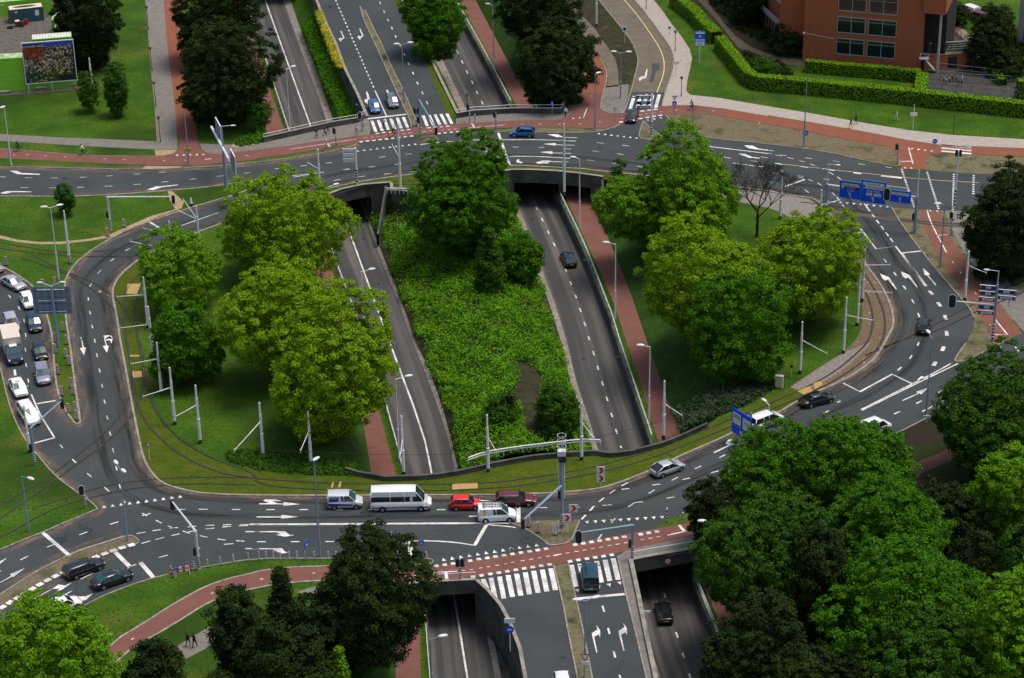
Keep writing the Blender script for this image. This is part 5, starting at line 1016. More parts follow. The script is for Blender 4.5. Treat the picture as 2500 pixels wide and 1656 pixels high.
# ================================================================ VEHICLES
def simple(name, col, rough=.5, spec=.5, metal=0, coat=0, col2=None, emit=None):
    return mat(name, col, col2 or [c * .92 for c in col], 3, rough, spec, metal, coat=coat, emit=emit)
GLASS = simple('car_glass', (.012, .02, .022), .06, .8)
GLASST = simple('tinted_green_glass', (.03, .09, .09), .06, .9)
TYRE = simple('tyre_rubber', (.012, .012, .013), .85, .2)
RIM = simple('wheel_rim', (.42, .43, .45), .35, .5, .6)
LAMPW = simple('headlight_glass', (.75, .78, .8), .15, .8)
LAMPR = simple('tail_light_red', (.5, .015, .012), .25, .6)
PLATE = simple('yellow_number_plate', (.75, .45, .02), .5)
PLATEB = simple('blue_number_plate', (.05, .2, .6), .5)
BLKP = simple('black_plastic', (.02, .02, .022), .6)
CARP = {}
def paint(n, c, metal=.0):
    return simple(n + '_car_paint', c, .28, .5, metal, .6)
KIND = {  # L W H belt hood | rear bottom, rear top, front top, front bottom of the cabin (fractions of L from the centre)
    'hatch': (3.95, 1.70, 1.48, .92, .86, -.475, -.37, .10, .27), 'small': (3.45, 1.64, 1.47, .92, .88, -.48, -.39, .12, .29),
    'sedan': (4.55, 1.78, 1.42, .90, .84, -.36, -.22, .07, .23), 'wagon': (4.6, 1.78, 1.46, .92, .86, -.48, -.41, .08, .24),
    'suv': (4.4, 1.84, 1.68, 1.05, 1.0, -.48, -.41, .10, .26), 'mpv': (4.75, 1.86, 1.74, 1.05, .98, -.485, -.44, .12, .33),
    'van': (4.3, 1.8, 1.84, 1.08, 1.0, -.49, -.475, .13, .30), 'minibus': (6.9, 2.0, 2.65, 1.35, 1.2, -.49, -.48, .25, .385),
    'bigvan': (4.5, 1.85, 1.9, 1.1, 1.0, -.485, -.45, .2, .36), 'fastback': (4.3, 1.78, 1.42, .92, .86, -.47, -.24, .08, .25)}
def wheel_mesh(r, w):
    mb = MB(); mb.tube((0, -w / 2, 0), (0, w / 2, 0), r, r, 18); return mb
def vehicle(kind, colour, rear, front, label, z=0, glass=None, extra=None, plate=True, cat='car', name=None, length=None, blueplate=False):
    L, Wd, H, belt, hood, rb, rt, ft, fb = KIND[kind]
    if length: L = length
    a = g(*rear, z); b = g(*front, z); t = (b - a).normalized(); c = (a + b) / 2
    o = empty(name or 'parked_car', Vector((c.x, c.y, z + .014)), math.atan2(t.y, t.x)); tag(o, label, cat)
    m = colour; gl = glass or GLASS; hw = Wd / 2
    # lower body: rounded stations along the length
    st = [(-.5, .86, .42, belt * .92), (-.485, .93, .30, belt * .99), (-.42, .98, .22, belt + .01), (-.25, 1, .2, belt + .01), (0, 1, .2, belt), (fb * .9, 1, .2, belt - .01), (fb + .05, .99, .2, (belt + hood) / 2 - .01), (.40, .96, .22, hood - .05), (.465, .89, .28, hood - .16), (.5, .74, .40, hood - .30)]
    mb = MB(); rings = []
    for fx, wf, zb, zt in st:
        x = fx * L; h = hw * wf
        rings.append([(x, -h * .86, zb), (x, -h * .98, zb + .1), (x, -h, (zb + zt) / 2), (x, -h * .97, zt - .1), (x, -h * .86, zt - .015), (x, -h * .4, zt + .02), (x, h * .4, zt + .02), (x, h * .86, zt - .015), (x, h * .97, zt - .1), (x, h, (zb + zt) / 2), (x, h * .98, zb + .1), (x, h * .86, zb)])
    vs = [v for r in rings for v in r]; n = 12; fs = []
    for i in range(len(rings) - 1):
        for j in range(n): fs.append((i * n + j, i * n + (j + 1) % n, (i + 1) * n + (j + 1) % n, (i + 1) * n + j))
    fs += [tuple(range(n)), tuple(range((len(rings) - 1) * n, len(rings) * n))[::-1]]
    mb.add(vs, [f[::-1] for f in fs])
    # roof skin and pillars
    bw, rw = hw * .93, hw * (.86 if kind in ('van', 'minibus', 'bigvan') else .74)
    X = [rb * L, rt * L, ft * L, fb * L]; zr = H
    def roofz(x): q = (x - X[1]) / (X[2] - X[1]); return zr - .05 * (2 * q - 1) ** 2
    xs = [X[1] + (X[2] - X[1]) * i / 4 for i in range(5)]
    rv = []; rf = []
    for x in xs:
        z_ = roofz(x)
        rv += [(x, -rw - .02, z_ - .07), (x, -rw * .9, z_ - .01), (x, 0, z_ + .025), (x, rw * .9, z_ - .01), (x, rw + .02, z_ - .07)]
    for i in range(4):
        for j in range(4): k = i * 5 + j; rf.append((k, k + 5, k + 6, k + 1))
    mb.add(rv, rf); pz = belt - .02
    def bar(p, q, w_=.05): mb.tube(p, q, w_, w_, 5)
    for s in (-1, 1):
        bar((X[3], s * bw, pz - .02), (X[2], s * rw, zr - .1), .045); bar((X[0], s * bw * .97, pz), (X[1], s * rw, zr - .1), .07)
        for k in ((.5,) if kind in ('hatch', 'small', 'sedan', 'fastback') else (.42, .74)):
            xx = X[1] + (X[2] - X[1]) * k; bar((xx + .05, s * bw, pz), (xx, s * rw, zr - .1), .04)
    closed = kind == 'van'
    if kind in ('van', 'minibus'):
        for s in (-1, 1):   # closed panels of the load space
            x1 = X[1] + (X[2] - X[1]) * (.62 if closed else .0)
            top = zr - .06
            if closed: mb.add([(X[0], s * (bw + .012), pz), (x1, s * (bw + .012), pz), (x1, s * (rw + .012), top), (X[1], s * (rw + .012), top)], [(0, 1, 2, 3)])
            else:
                zz = belt + .62
                def yy(z_): return s * (bw + (rw - bw) * (z_ - pz) / (top - pz) + .014)
                mb.add([(X[0], yy(zz), zz), (X[2] + .1, yy(zz), zz), (X[2], yy(top), top), (X[1], yy(top), top)], [(0, 1, 2, 3)])
                mb.add([(X[2] * .62, yy(pz), pz), (X[2] * .62 + .3, yy(pz), pz), (X[2] * .62 + .3, yy(zz), zz), (X[2] * .62, yy(zz), zz)], [(0, 1, 2, 3)])
        mb.add([(X[0] - .005, -bw, pz), (X[0] - .005, bw, pz), (X[1] - .02, rw, zr - .06), (X[1] - .02, -rw, zr - .06)], [(0, 1, 2, 3)]) if closed else None
    body = mb.build('body', [m], o); body.data.polygons.foreach_set('use_smooth', [len(p.vertices) == 4 for p in body.data.polygons])
    def glass_(nm, P, mat_=gl):
        return obj(nm, mkmesh(nm, P, [tuple(range(len(P)))], mat_), o)
    e = .02
    glass_('windscreen', [(X[3], -bw, pz), (X[3] + .06, 0, pz), (X[3], bw, pz), (X[2], rw, zr - .05), (X[2] + .03, 0, zr - .02), (X[2], -rw, zr - .05)])
    if not closed: glass_('rear_window', [(X[0] - .01, bw * .97, pz + (.05)), (X[0] - .01, -bw * .97, pz + .05), (X[1], -rw, zr - .05), (X[1], rw, zr - .05)])
    for s in (-1, 1):
        x0 = X[0] if not closed else X[1] + (X[2] - X[1]) * .62; x1 = X[1] if not closed else x0
        P = [(x0, s * bw, pz), (X[3], s * bw, pz), (X[2], s * rw, zr - .06), (x1, s * rw, zr - .06)]
        glass_('side_window', P if s < 0 else P[::-1])
    wr = .31 if kind not in ('minibus', 'suv', 'bigvan') else .35
    for fx in (-.30, .325):
        for s in (-1, 1):
            w_ = wheel_mesh(wr, .2).build('wheel', [TYRE], o, (fx * L, s * (hw - .09), wr))
            r_ = MB(); r_.tube((0, s * .06, 0), (0, s * .112, 0), wr * .62, wr * .58, 14); r_.build('rim', [RIM], w_)
            ar = MB(); ar.tube((0, s * .0, 0), (0, s * .004, 0), wr * 1.18, wr * 1.18, 18); ar.build('wheel_arch', [BLKP], o, (fx * L, s * (hw + .0), wr + .03))
    for s in (-1, 1):
        h_ = MB(); h_.sphere((0, 0, 0), .16, 8, 5, (.9, 1.1, .55)); h_.build('headlight', [LAMPW], o, (.455 * L, s * hw * .66, hood - .24))
        h_ = MB(); h_.box((0, 0, 0), (.08, .26, .22 if kind not in ('van', 'minibus', 'mpv') else .45)); h_.build('tail_light', [LAMPR], o, (-.487 * L, s * hw * .76, belt - .1))
        h_ = MB(); h_.sphere((0, 0, 0), .12, 6, 5, (.6, 1, .75)); h_.build('mirror', [m], o, (X[3] - .15, s * (hw + .1), belt + .08))
    if plate:
        h_ = MB(); h_.box((0, 0, 0), (.02, .52, .12)); h_.build('number_plate', [PLATEB if blueplate else PLATE], o, (-.503 * L, 0, .62))
        h_ = MB(); h_.box((0, 0, 0), (.03, .52, .12)); h_.build('number_plate', [PLATEB if blueplate else PLATE], o, (.505 * L, 0, .46))
    h_ = MB(); h_.box((0, 0, 0), (.05, Wd * .62, .14)); h_.build('grille', [BLKP], o, (.488 * L, 0, .62))
    if extra: extra(o, L, Wd, H, belt, X, bw, rw)
    return o
WHT = paint('white', (.82, .83, .84)); SIL = paint('silver', (.5, .52, .55), .3); BLK = paint('black', (.008, .010, .012)); DKB = paint('dark_blue', (.015, .035, .07), .2)
BLU = paint('bright_blue', (.01, .10, .36)); BLU2 = paint('petrol_blue', (.008, .12, .32)); REDC = paint('red', (.72, .008, .02)); MAR = paint('maroon', (.12, .004, .018)); TEAL = paint('dark_teal', (.004, .045, .07)); LIL = paint('violet_silver', (.33, .33, .42), .3)
SLB = paint('slate', (.16, .19, .26), .3)
def q(c, r, x, y): return t1(c, r, x, y)
vehicle('hatch', BLU, q(1, 0, 1080, 985), q(1, 0, 1106, 1060), 'bright blue hatchback waiting in the left lane at the upper stop line', name='blue_hatchback')
vehicle('wagon', SLB, q(1, 0, 1243, 925), q(1, 0, 1278, 1012), 'blue grey car waiting in the right lane at the upper stop line', glass=GLASST)
vehicle('hatch', BLU2, q(2, 0, 205, 1260), q(2, 0, -5, 1255), 'petrol blue hatchback driving left on the upper ring road')
def taxi(o, L, W, H, belt, X, bw, rw):
    h_ = MB(); h_.box((0, 0, 0), (.2, .5, .12)); h_.build('roof_light', [LAMPW], o, (0, 0, H + .08))
vehicle('sedan', BLK, q(2, 0, 1130, 1060), q(2, 0, 1092, 1150), 'black saloon with a blue number plate crossing the red cycle path at the top', blueplate=True)
vehicle('wagon', BLK, q(2, 1, 545, 905), q(2, 1, 500, 815), 'black estate car driving away in the right sunken road', z=ZR, glass=GLASST)
vehicle('hatch', BLK, q(3, 1, 1432, 1535), q(3, 1, 1445, 1430), 'black hatchback on the right hand ring road beside the ballast curve', cat='car')
vehicle('fastback', SIL, q(2, 2, 1310, 1275), q(2, 2, 1560, 1185), 'silver two tone coupe with a black rear window on the lower ring road')
def kango(o, L, W, H, belt, X, bw, rw):
    mb = MB()
    for s in (-1, 1): mb.add([(X[0] + .15, s * (bw + .03), 1.08), (X[0] + 1.25, s * (bw + .03), 1.08), (X[0] + 1.25, s * (rw + .05), 1.6), (X[0] + .3, s * (rw + .05), 1.6)], [(0, 1, 2, 3)])
    for s in (-1, 1): mb.add([(-1.9, s * (W / 2 + .012), .55), (.9, s * (W / 2 + .012), .55), (.9, s * (W / 2 + .012), .72), (-1.9, s * (W / 2 + .012), .9)], [(0, 1, 2, 3)])
    mb.build('blue_decal', [simple('navy_decal', (.02, .05, .2))], o)
    mb = MB()
    for s in (-1, 1): mb.add([(X[0] + .45, s * (rw + .075), 1.22), (X[0] + 1.0, s * (rw + .075), 1.22), (X[0] + 1.0, s * (rw + .06), 1.5), (X[0] + .45, s * (rw + .06), 1.5)], [(0, 1, 2, 3)])
    mb.build('white_logo', [WHT], o)
vehicle('van', paint('pale_silver', (.62, .64, .70), .1), q(1, 2, 672, 1548), q(1, 2, 980, 1540), 'small silver panel van with a navy blue side decal', glass=GLASST, cat='van', name='small_van', length=4.0, extra=kango)
def bus(o, L, W, H, belt, X, bw, rw):
    mb = MB()
    for s in (-1, 1): mb.box((0, s * (W / 2 + .01), .62), (L * .93, .03, .1))
    mb.build('trim_strip', [BLKP], o)
vehicle('minibus', WHT, q(1, 2, 1078, 1566), q(1, 2, 1608, 1556), 'long white minibus with a dark window band', cat='minibus', name='minibus', extra=bus)
vehicle('small', REDC, q(1, 2, 1792, 1562), q(1, 2, 2080, 1556), 'bright red small hatchback behind the white van with roof ladders', name='red_hatchback')
vehicle('wagon', MAR, (1213, 1231), (1304, 1229), 'dark red estate car ahead of the red hatchback')
def ladder(o, L, W, H, belt, X, bw, rw):
    mb = MB()
    for y in (-.45, .0, .3): mb.box((-.45, y, H + .12), (2.4, .05, .05))
    for i in range(7): mb.box((-1.5 + i * .34, -.07, H + .12), (.05, .76, .04))
    for x in (-1.4, -.5, .4): mb.box((x, 0, H + .05), (.06, 1.3, .06))
    mb.build('roof_rack', [simple('rack_metal', (.05, .05, .055))], o)
    mb = MB()
    for s in (-1, 1): mb.add([(-1.55, s * (bw + .03), 1.02), (-1.25, s * (bw + .03), 1.02), (-1.25, s * (rw + .05), 1.72), (-1.55, s * (rw + .05), 1.72)], [(0, 1, 2, 3)])
    mb.build('yellow_decal', [simple('yellow_decal', (.85, .55, .02))], o)
vehicle('van', WHT, (1168, 1270), (1258, 1266), 'white small van with a roof rack of ladders and a yellow stripe', cat='van', name='small_van', extra=ladder, glass=GLASST)
vehicle('hatch', SLB, q(1, 3, 1075, 345), q(1, 3, 1390, 335), 'grey blue hatchback half hidden by the big dark tree', glass=GLASST)
vehicle('wagon', BLK, q(0, 3, 625, 648), q(0, 3, 935, 530), 'black estate car beside the dirt median at the lower left stop line', name='black_estate_car')
vehicle('sedan', BLK, q(0, 3, 860, 750), q(0, 3, 1220, 625), 'black saloon in the kerb lane at the lower left stop line', glass=GLASST, name='black_saloon')
vehicle('hatch', WHT, q(0, 3, 440, 985), q(0, 3, 730, 885), 'white car with its rear hidden by the light green tree')
vehicle('bigvan', TEAL, q(2, 3, 730, 788), q(2, 3, 712, 575), 'dark teal van on the zebra crossing', cat='van', name='van')
vehicle('hatch', BLK, q(2, 3, 1420, 1062), q(2, 3, 1390, 930), 'black car deep in the shade of the lower right sunken road', z=ZR)
vehicle('hatch', WHT, q(2, 3, 455, 1600), q(2, 3, 485, 1780), 'white car cut off by the bottom edge on the lower middle road')
vehicle('sedan', SIL, q(0, 1, 40, 1035), q(0, 1, 220, 1135), 'silver saloon first in the queue on the left hand road', glass=GLASST)
vehicle('hatch', WHT, q(0, 1, 235, 1195), q(0, 1, 290, 1305), 'white car half hidden by the back of the big road sign')
vehicle('wagon', DKB, q(0, 1, 305, 1400), q(0, 1, 335, 1505), 'dark blue car below the back of the big road sign', glass=GLASST)
vehicle('suv', SIL, q(0, 1, 95, 1415), q(0, 1, 130, 1520), 'silver car behind the box truck')
vehicle('hatch', BLK, q(0, 2, 362, 100), q(0, 2, 390, 208), 'black hatchback beside the box truck in the left hand queue', glass=GLASST)
vehicle('suv', LIL, q(0, 2, 388, 310), q(0, 2, 410, 430), 'lilac silver estate car behind the black hatchback in the left hand queue', glass=GLASST)
vehicle('sedan', WHT, q(0, 2, 145, 425), q(0, 2, 205, 545), 'white saloon with a roof light bar in the left hand queue', glass=GLASST, extra=taxi)
vehicle('mpv', WHT, q(0, 2, 215, 655), q(0, 2, 330, 825), 'white people carrier first at the left hand stop line', glass=GLASST)
vehicle('hatch', LIL, q(0, 1, -140, 900), q(0, 1, 5, 965), 'lilac car entering at the left edge')
vehicle('sedan', BLK, q(3, 2, 320, 628), q(3, 2, 580, 560), 'black car half hidden by the tree on the lower right ring road')
vehicle('mpv', WHT, (1822, 1056), (1915, 1020), 'white people carrier behind the blue sign on the lower right ring road')
vehicle('van', WHT, (2095, 1072), (2175, 1040), 'white van hidden below the big green tree', cat='van', name='small_van')
vehicle('van', WHT, q(3, 0, 1925, 160), q(3, 0, 1790, 105), 'white van parked on the upper right path by the trees', cat='van', name='small_van')
vehicle('hatch', MAR, q(3, 0, 1960, 185), q(3, 0, 1890, 165), 'dark red car parked behind the white van at the top right')
# box truck
def truck():
    a = g(*q(0, 2, 95, 50)); b = g(*q(0, 2, 152, 252)); t = (b - a).normalized(); c = b - t * 3.3
    o = empty('box_truck', (c.x, c.y, .014), math.atan2(t.y, t.x)); tag(o, 'box truck with a cream box body and a dark cab in the left hand queue', 'truck')
    m = MB(); m.box((-.9, 0, 1.95), (4.3, 2.2, 2.3)); m.build('cargo_box', [simple('cream_box', (.72, .62, .5))], o)
    m = MB(); m.box((-.9, 0, .65), (4.3, 1.0, .3)); m.build('chassis', [BLKP], o)
    m = MB(); P = [(1.3, .45), (1.3, 2.15), (1.75, 2.15), (2.5, 1.3), (3.2, 1.05), (3.35, .75), (3.35, .4)]
    for s in (0,):
        n = len(P); vs = [(x, -1.0, z) for x, z in P] + [(x, 1.0, z) for x, z in P]
        m.add(vs, [(i, (i + 1) % n, n + (i + 1) % n, n + i) for i in range(n)] + [tuple(range(n))[::-1], tuple(range(n, 2 * n))])
    m.build('cab', [DKB], o)
    m = MB(); m.box((1.5, 0, 2.17), (.9, .95, .08)); m.build('roof_hatch', [WHT], o)
    obj('windscreen', mkmesh('windscreen', [(1.8, -.9, 2.12), (2.48, -.92, 1.34), (2.48, .92, 1.34), (1.8, .9, 2.12)], [(0, 1, 2, 3)], GLASST), o).location = (.02, 0, .02)
    for x in (-2.1, 2.5):
        for s in (-1, 1):
            w_ = wheel_mesh(.38, .25).build('wheel', [TYRE], o, (x, s * .95, .38)); r = MB(); r.tube((0, s * .1, 0), (0, s * .13, 0), .22, .2, 12); r.build('rim', [RIM], w_)
    for s in (-1, 1):
        h_ = MB(); h_.sphere((0, 0, 0), .18, 8, 5); h_.build('headlight', [LAMPW], o, (3.2, s * .78, .85))
    h_ = MB(); h_.box((3.37, 0, .5), (.03, .52, .12)); h_.build('number_plate', [PLATE], o)
truck()
# ================================================================ PEOPLE AND BICYCLES
SKIN = simple('skin', (.55, .33, .24), .6)
def skinned(joints, edges, radii, root=0):
    me = bpy.data.meshes.new('tmp'); me.from_pydata(joints, edges, []); o = bpy.data.objects.new('tmp', me); COL.objects.link(o)
    md = o.modifiers.new('s', 'SKIN'); md.use_smooth_shade = True; sv = me.skin_vertices[0].data
    for i, r in enumerate(radii): sv[i].radius = (r, r)
    sv[root].use_root = True
    o.modifiers.new('ss', 'SUBSURF').levels = 1; o.modifiers['ss'].render_levels = 1
    dg = bpy.context.evaluated_depsgraph_get(); ev = o.evaluated_get(dg); m2 = bpy.data.meshes.new_from_object(ev)
    bpy.data.objects.remove(o); return m2
def body_mesh(pose):
    if pose == 'ride':
        J = [(0, 0, .98), (.12, 0, 1.22), (.24, 0, 1.42), (.30, 0, 1.52), (.33, 0, 1.66),
             (.24, -.18, 1.40), (.42, -.24, 1.20), (.58, -.25, 1.08), (.24, .18, 1.40), (.42, .24, 1.20), (.58, .25, 1.08),
             (0, -.1, .94), (.36, -.11, .78), (.12, -.11, .38), (.24, -.11, .33), (0, .1, .94), (.34, .11, .62), (.06, .11, .26), (.18, .11, .20)]
    else:
        k = .26 if pose == 'walk' else .04
        J = [(0, 0, .95), (0, 0, 1.18), (.01, 0, 1.40), (.02, 0, 1.50), (.03, 0, 1.63),
             (0, -.19, 1.40), (-k * .5, -.24, 1.13), (k * .2, -.24, .88), (0, .19, 1.40), (k * .6, .24, 1.13), (k * 1.2, .23, .92),
             (0, -.1, .9), (k * .75, -.1, .5), (k * .9, -.1, .08), (k * .9 + .14, -.1, .04), (0, .1, .9), (-k * .2, .1, .5), (-k * 1.1, .1, .12), (-k * 1.1 + .14, .1, .04)]
    E = [(0, 1), (1, 2), (2, 3), (3, 4), (2, 5), (5, 6), (6, 7), (2, 8), (8, 9), (9, 10), (0, 11), (11, 12), (12, 13), (13, 14), (0, 15), (15, 16), (16, 17), (17, 18)]
    R = [.13, .125, .13, .055, .095, .07, .05, .035, .07, .05, .035, .095, .065, .042, .04, .095, .065, .042, .04]
    me = skinned(J, E, R)
    bm = bmesh.new(); bm.from_mesh(me)
    for h in (J[7], J[10]):     # palm, four fingers and a thumb on each hand
        H = Vector(h); s = 1 if h[1] > 0 else -1
        for f in range(5):
            a = H + Vector((.0 + .018 * (f - 1.5), 0, -.03)) if f < 4 else H + Vector((.035, 0, 0))
            b = a + (Vector((.012, -.008 * s, -[.065, .075, .07, .055][f])) if f < 4 else Vector((.04, -.01 * s, -.035)))
            mb = MB(); mb.tube(a, b, .010, .007, 4)
            vv = [bm.verts.new(v) for v in mb.v]
            for fc in mb.f: bm.faces.new([vv[i] for i in fc])
    bm.to_mesh(me); bm.free(); me['hd'] = list(J[4]); return me
BODY = {p: body_mesh(p) for p in ('walk', 'stand', 'ride')}
def person(px, py, head, label, top, legs, pose='walk', hair=(.03, .02, .015), z=.03, sc=1.0, cat='person', base=None, rz=None, extra=None):
    P = base or g(px, py, z); rz = math.radians(head) if rz is None else rz
    o = empty('person', P, rz); o.scale = (sc, sc, sc); tag(o, label, cat)
    me = BODY[pose].copy(); mt = simple('cloth_%d_%d_%d' % tuple(int(c * 99) for c in top), top, .9, .1); ml = simple('cloth_%d_%d_%d' % tuple(int(c * 99) for c in legs), legs, .9, .1)
    for m in (SKIN, mt, ml, BLKP): me.materials.append(m)
    hd = Vector(BODY[pose]['hd'])
    for p in me.polygons:
        c = p.center
        if pose == 'ride': i = 2 if (c.z < 1.0 and c.x < .5) else 1
        else: i = 2 if c.z < .97 and abs(c.y) < .2 else 1
        if (c - hd).length < .17: i = 0
        if pose != 'ride' and abs(c.y) > .19 and c.z < .97: i = 0
        if pose == 'ride' and c.x > .52: i = 0
        if c.z < .09 and pose != 'ride': i = 3
        p.material_index = i
    obj('body', me, o)
    h = MB(); h.sphere(hd + Vector((-.025, 0, .045)), .112, 9, 6, (1, .92, .95)); h.build('hair', [simple('hair_%d' % int(hair[0] * 99), hair, .8)], o)
    f = MB(); f.tube(hd + Vector((.085, 0, 0)), hd + Vector((.125, 0, -.02)), .02, .012, 5)
    f.box(hd + Vector((.095, -.035, .03)), (.02, .022, .012)); f.box(hd + Vector((.095, .035, .03)), (.02, .022, .012)); f.box(hd + Vector((.09, 0, -.05)), (.02, .045, .01))
    f.build('face', [simple('face_features', (.3, .13, .1), .7)], o)
    if extra: extra(o)
    return o
def bicycle(P, rz, label, col=(.02, .02, .022), bags=None):
    o = empty('bicycle', P, rz); tag(o, label, 'bicycle'); fm = simple('bike_%d_%d' % (int(col[0] * 99), int(col[2] * 99)), col, .4)
    for x in (-.52, .54):
        mb = MB(); n = 20
        for i in range(n):
            a, b = 2 * math.pi * i / n, 2 * math.pi * (i + 1) / n
            mb.tube((math.cos(a) * .34, 0, math.sin(a) * .34), (math.cos(b) * .34, 0, math.sin(b) * .34), .022, .022, 5, cap=False)
        w_ = mb.build('wheel', [TYRE], o, (x, 0, .36)); s_ = MB()
        for i in range(9): a = math.pi * i / 9; s_.tube((math.cos(a) * .33, 0, math.sin(a) * .33), (-math.cos(a) * .33, 0, -math.sin(a) * .33), .004, .004, 3, cap=False)
        s_.build('spokes', [RIM], w_)
    f = MB()
    for a, b in (((-.52, 0, .36), (-.15, 0, .86)), ((-.52, 0, .36), (-.05, 0, .32)), ((-.05, 0, .32), (-.17, 0, .92)), ((-.05, 0, .32), (.38, 0, .8)), ((-.14, 0, .78), (.38, 0, .84)), ((.36, 0, .98), (.54, 0, .36)), ((-.55, 0, .74), (-.15, 0, .74)), ((-.52, 0, .36), (-.5, 0, .74))): f.tube(a, b, .018, .018, 6)
    f.build('frame', [fm], o)
    f = MB(); f.tube((.34, -.28, 1.05), (.34, .28, 1.05), .014, .014, 6); f.tube((.36, 0, .98), (.34, 0, 1.05), .014, .014, 6); f.build('handlebar', [BLKP], o)
    f = MB(); f.sphere((-.18, 0, .94), .1, 8, 5, (1.3, .8, .4)); f.build('saddle', [BLKP], o)
    f = MB(); f.box((-.05, 0, .32), (.16, .24, .03)); f.build('pedal', [BLKP], o)
    if bags:
        f = MB(); f.box((-.5, 0, .66), (.36, .5, .34)); f.build('pannier_bag', [simple('bag_%d' % int(bags[0] * 99), bags, .8)], o)
    return o
def cyclist(px, py, deg, label, top, legs, z=.03, bags=None, blabel='dark bicycle ridden by', hair=(.03, .02, .015), col=(.02, .02, .022)):
    P = g(px, py, z); rz = math.radians(deg)
    bicycle(P, rz, blabel + ' ' + label[1], col, bags)
    person(0, 0, 0, label[0], top, legs, 'ride', hair, base=P + Matrix.Rotation(rz, 3, 'Z') @ Vector((-.16, 0, 0)), rz=rz)
K9 = (.02, .02, .024)
cyclist(*q(0, 0, 170, 1400), 182, ('cyclist in a dark coat near the left edge', 'the rider in the dark coat near the left edge'), K9, (.05, .05, .06))
cyclist(*q(0, 0, 770, 1432), 182, ('cyclist in a white top on the upper left path', 'the rider in the white top on the upper left path'), (.75, .75, .75), (.05, .08, .16))
cyclist(*q(1, 0, 1272, 1268), 2, ('cyclist in black with yellow bags on the upper crossing', 'the rider with yellow bags on the upper crossing'), K9, (.1, .2, .3), bags=(.8, .5, .02), z=.05)
cyclist(*q(2, 0, 1665, 1018), 182, ('cyclist in black on the red path at the side street', 'the rider in black at the side street'), K9, K9)
person(*q(1, 0, 560, 1275), -10, 'person in black walking alone beside the upper bridge wall', K9, K9)
person(*q(1, 0, 635, 1255), 0, 'person in a maroon top walking left of a companion by the upper bridge wall', (.12, .02, .03), K9)
person(*q(1, 0, 665, 1235), 0, 'person in dark clothes walking behind the one in maroon', (.06, .02, .03), K9)
person(*q(1, 0, 930, 1255), 60, 'person in a cream coat beside the zebra crossing', (.6, .5, .4), (.5, .4, .32), hair=(.25, .08, .03), pose='stand')
person(*q(1, 0, 992, 1205), 90, 'person in pale grey beside the striped signal post', (.5, .52, .58), (.4, .4, .45), pose='stand')
person(*q(1, 0, 1187, 1185), 170, 'person in a light top stepping over the upper zebra crossing', (.55, .5, .42), K9)
person(*q(2, 0, 495, 1085), -80, 'person in a white shirt at the end of the upper railing', (.75, .7, .66), K9, hair=(.4, .2, .1))
person(*q(3, 0, 812, 1150), 170, 'person in black walking on the pale pavement', K9, K9)
person(*q(3, 0, 765, 1188), 200, 'person in mustard trousers walking on the pale pavement', K9, (.5, .3, .03))
person(*q(3, 0, 1188, 1115), 190, 'person in white trousers on the upper right lawn', (.45, .6, .55), (.8, .8, .78), hair=(.4, .05, .04))
person(*q(3, 1, 1858, 720), -95, 'person in a bright blue jacket walking at the right', (.03, .3, .6), K9)
person(*q(3, 1, 1890, 780), -95, 'person in dark clothes walking beside the one in pink', (.03, .02, .03), K9)
person(*q(3, 1, 1955, 780), -95, 'person in a pink top walking at the right', (.75, .45, .42), (.03, .02, .02))
person(*q(0, 3, 1740, 1272), 60, 'left one of two walkers in dark coats at the bottom left', (.035, .02, .02), K9)
person(*q(0, 3, 1800, 1282), 60, 'right one of two walkers in dark coats at the bottom left', (.045, .025, .025), K9)
for i, (x, y, c, s, tx) in enumerate([(1622, 750, (.7, .7, .72), .75, 'white'), (1640, 770, (.6, .6, .65), .75, 'pale grey'), (1675, 760, (.5, .4, .3), .75, 'beige'), (1695, 728, (.7, .3, .02), .75, 'orange'), (1705, 742, (.55, .05, .04), .75, 'red'), (1740, 745, (.5, .3, .25), .75, 'pinkish'), (1760, 775, (.03, .25, .65), .75, 'blue'), (1795, 745, (.8, .8, .8), .75, 'bright white'), (1790, 775, (.1, .3, .7), .75, 'light blue')]):
    person(*q(3, 0, x, y + 12), i * 50, 'small child in a %s top in the fenced yard' % tx, c, K9, 'stand', sc=s)
# ================================================================ STREET FURNITURE
GALV = simple('pale_grey_paint', (.7, .71, .73), .5, .4)
WPOLE = simple('white_grey_paint', (.85, .83, .82), .55, .4)
BPOLE = simple('blue_grey_paint', (.24, .32, .42), .5, .4)
BLACK = simple('black_paint', (.015, .016, .017), .6)
WP = simple('white_paint', (.82, .81, .78), .6)
RP = simple('sign_red', (.62, .02, .02), .5)
BP = simple('sign_blue', (.0, .09, .85), .45)
BPD = simple('sign_dark_blue', (.008, .035, .18), .45)
DKF = simple('dark_foot', (.03, .035, .035), .7)
YP = simple('sign_yellow', (.85, .5, .01), .5)
AMB = simple('lamp_lens', (.8, .82, .85), .2, .8)
def pole_base(b, top, z=0.0):
    P = g(b[0], b[1], z); H = hat(P, b[0], top[1]); return P, H - 0
def uni(P): return P
def stripes(o, r, h0, h1, n=5, nm='striped_sleeve'):
    mb = MB(); dz = (h1 - h0) / (2 * n)
    for i in range(2 * n): mb.tube((0, 0, h0 + i * dz), (0, 0, h0 + (i + 1) * dz), r, r, 10, mi=i % 2, cap=(i == 2 * n - 1))
    return mb.build(nm, [BLACK, WP], o)
def endpt(P, h, px): # world point at height h projecting on px, relative to P
    e = g(px[0], px[1], P.z + h); return e - P
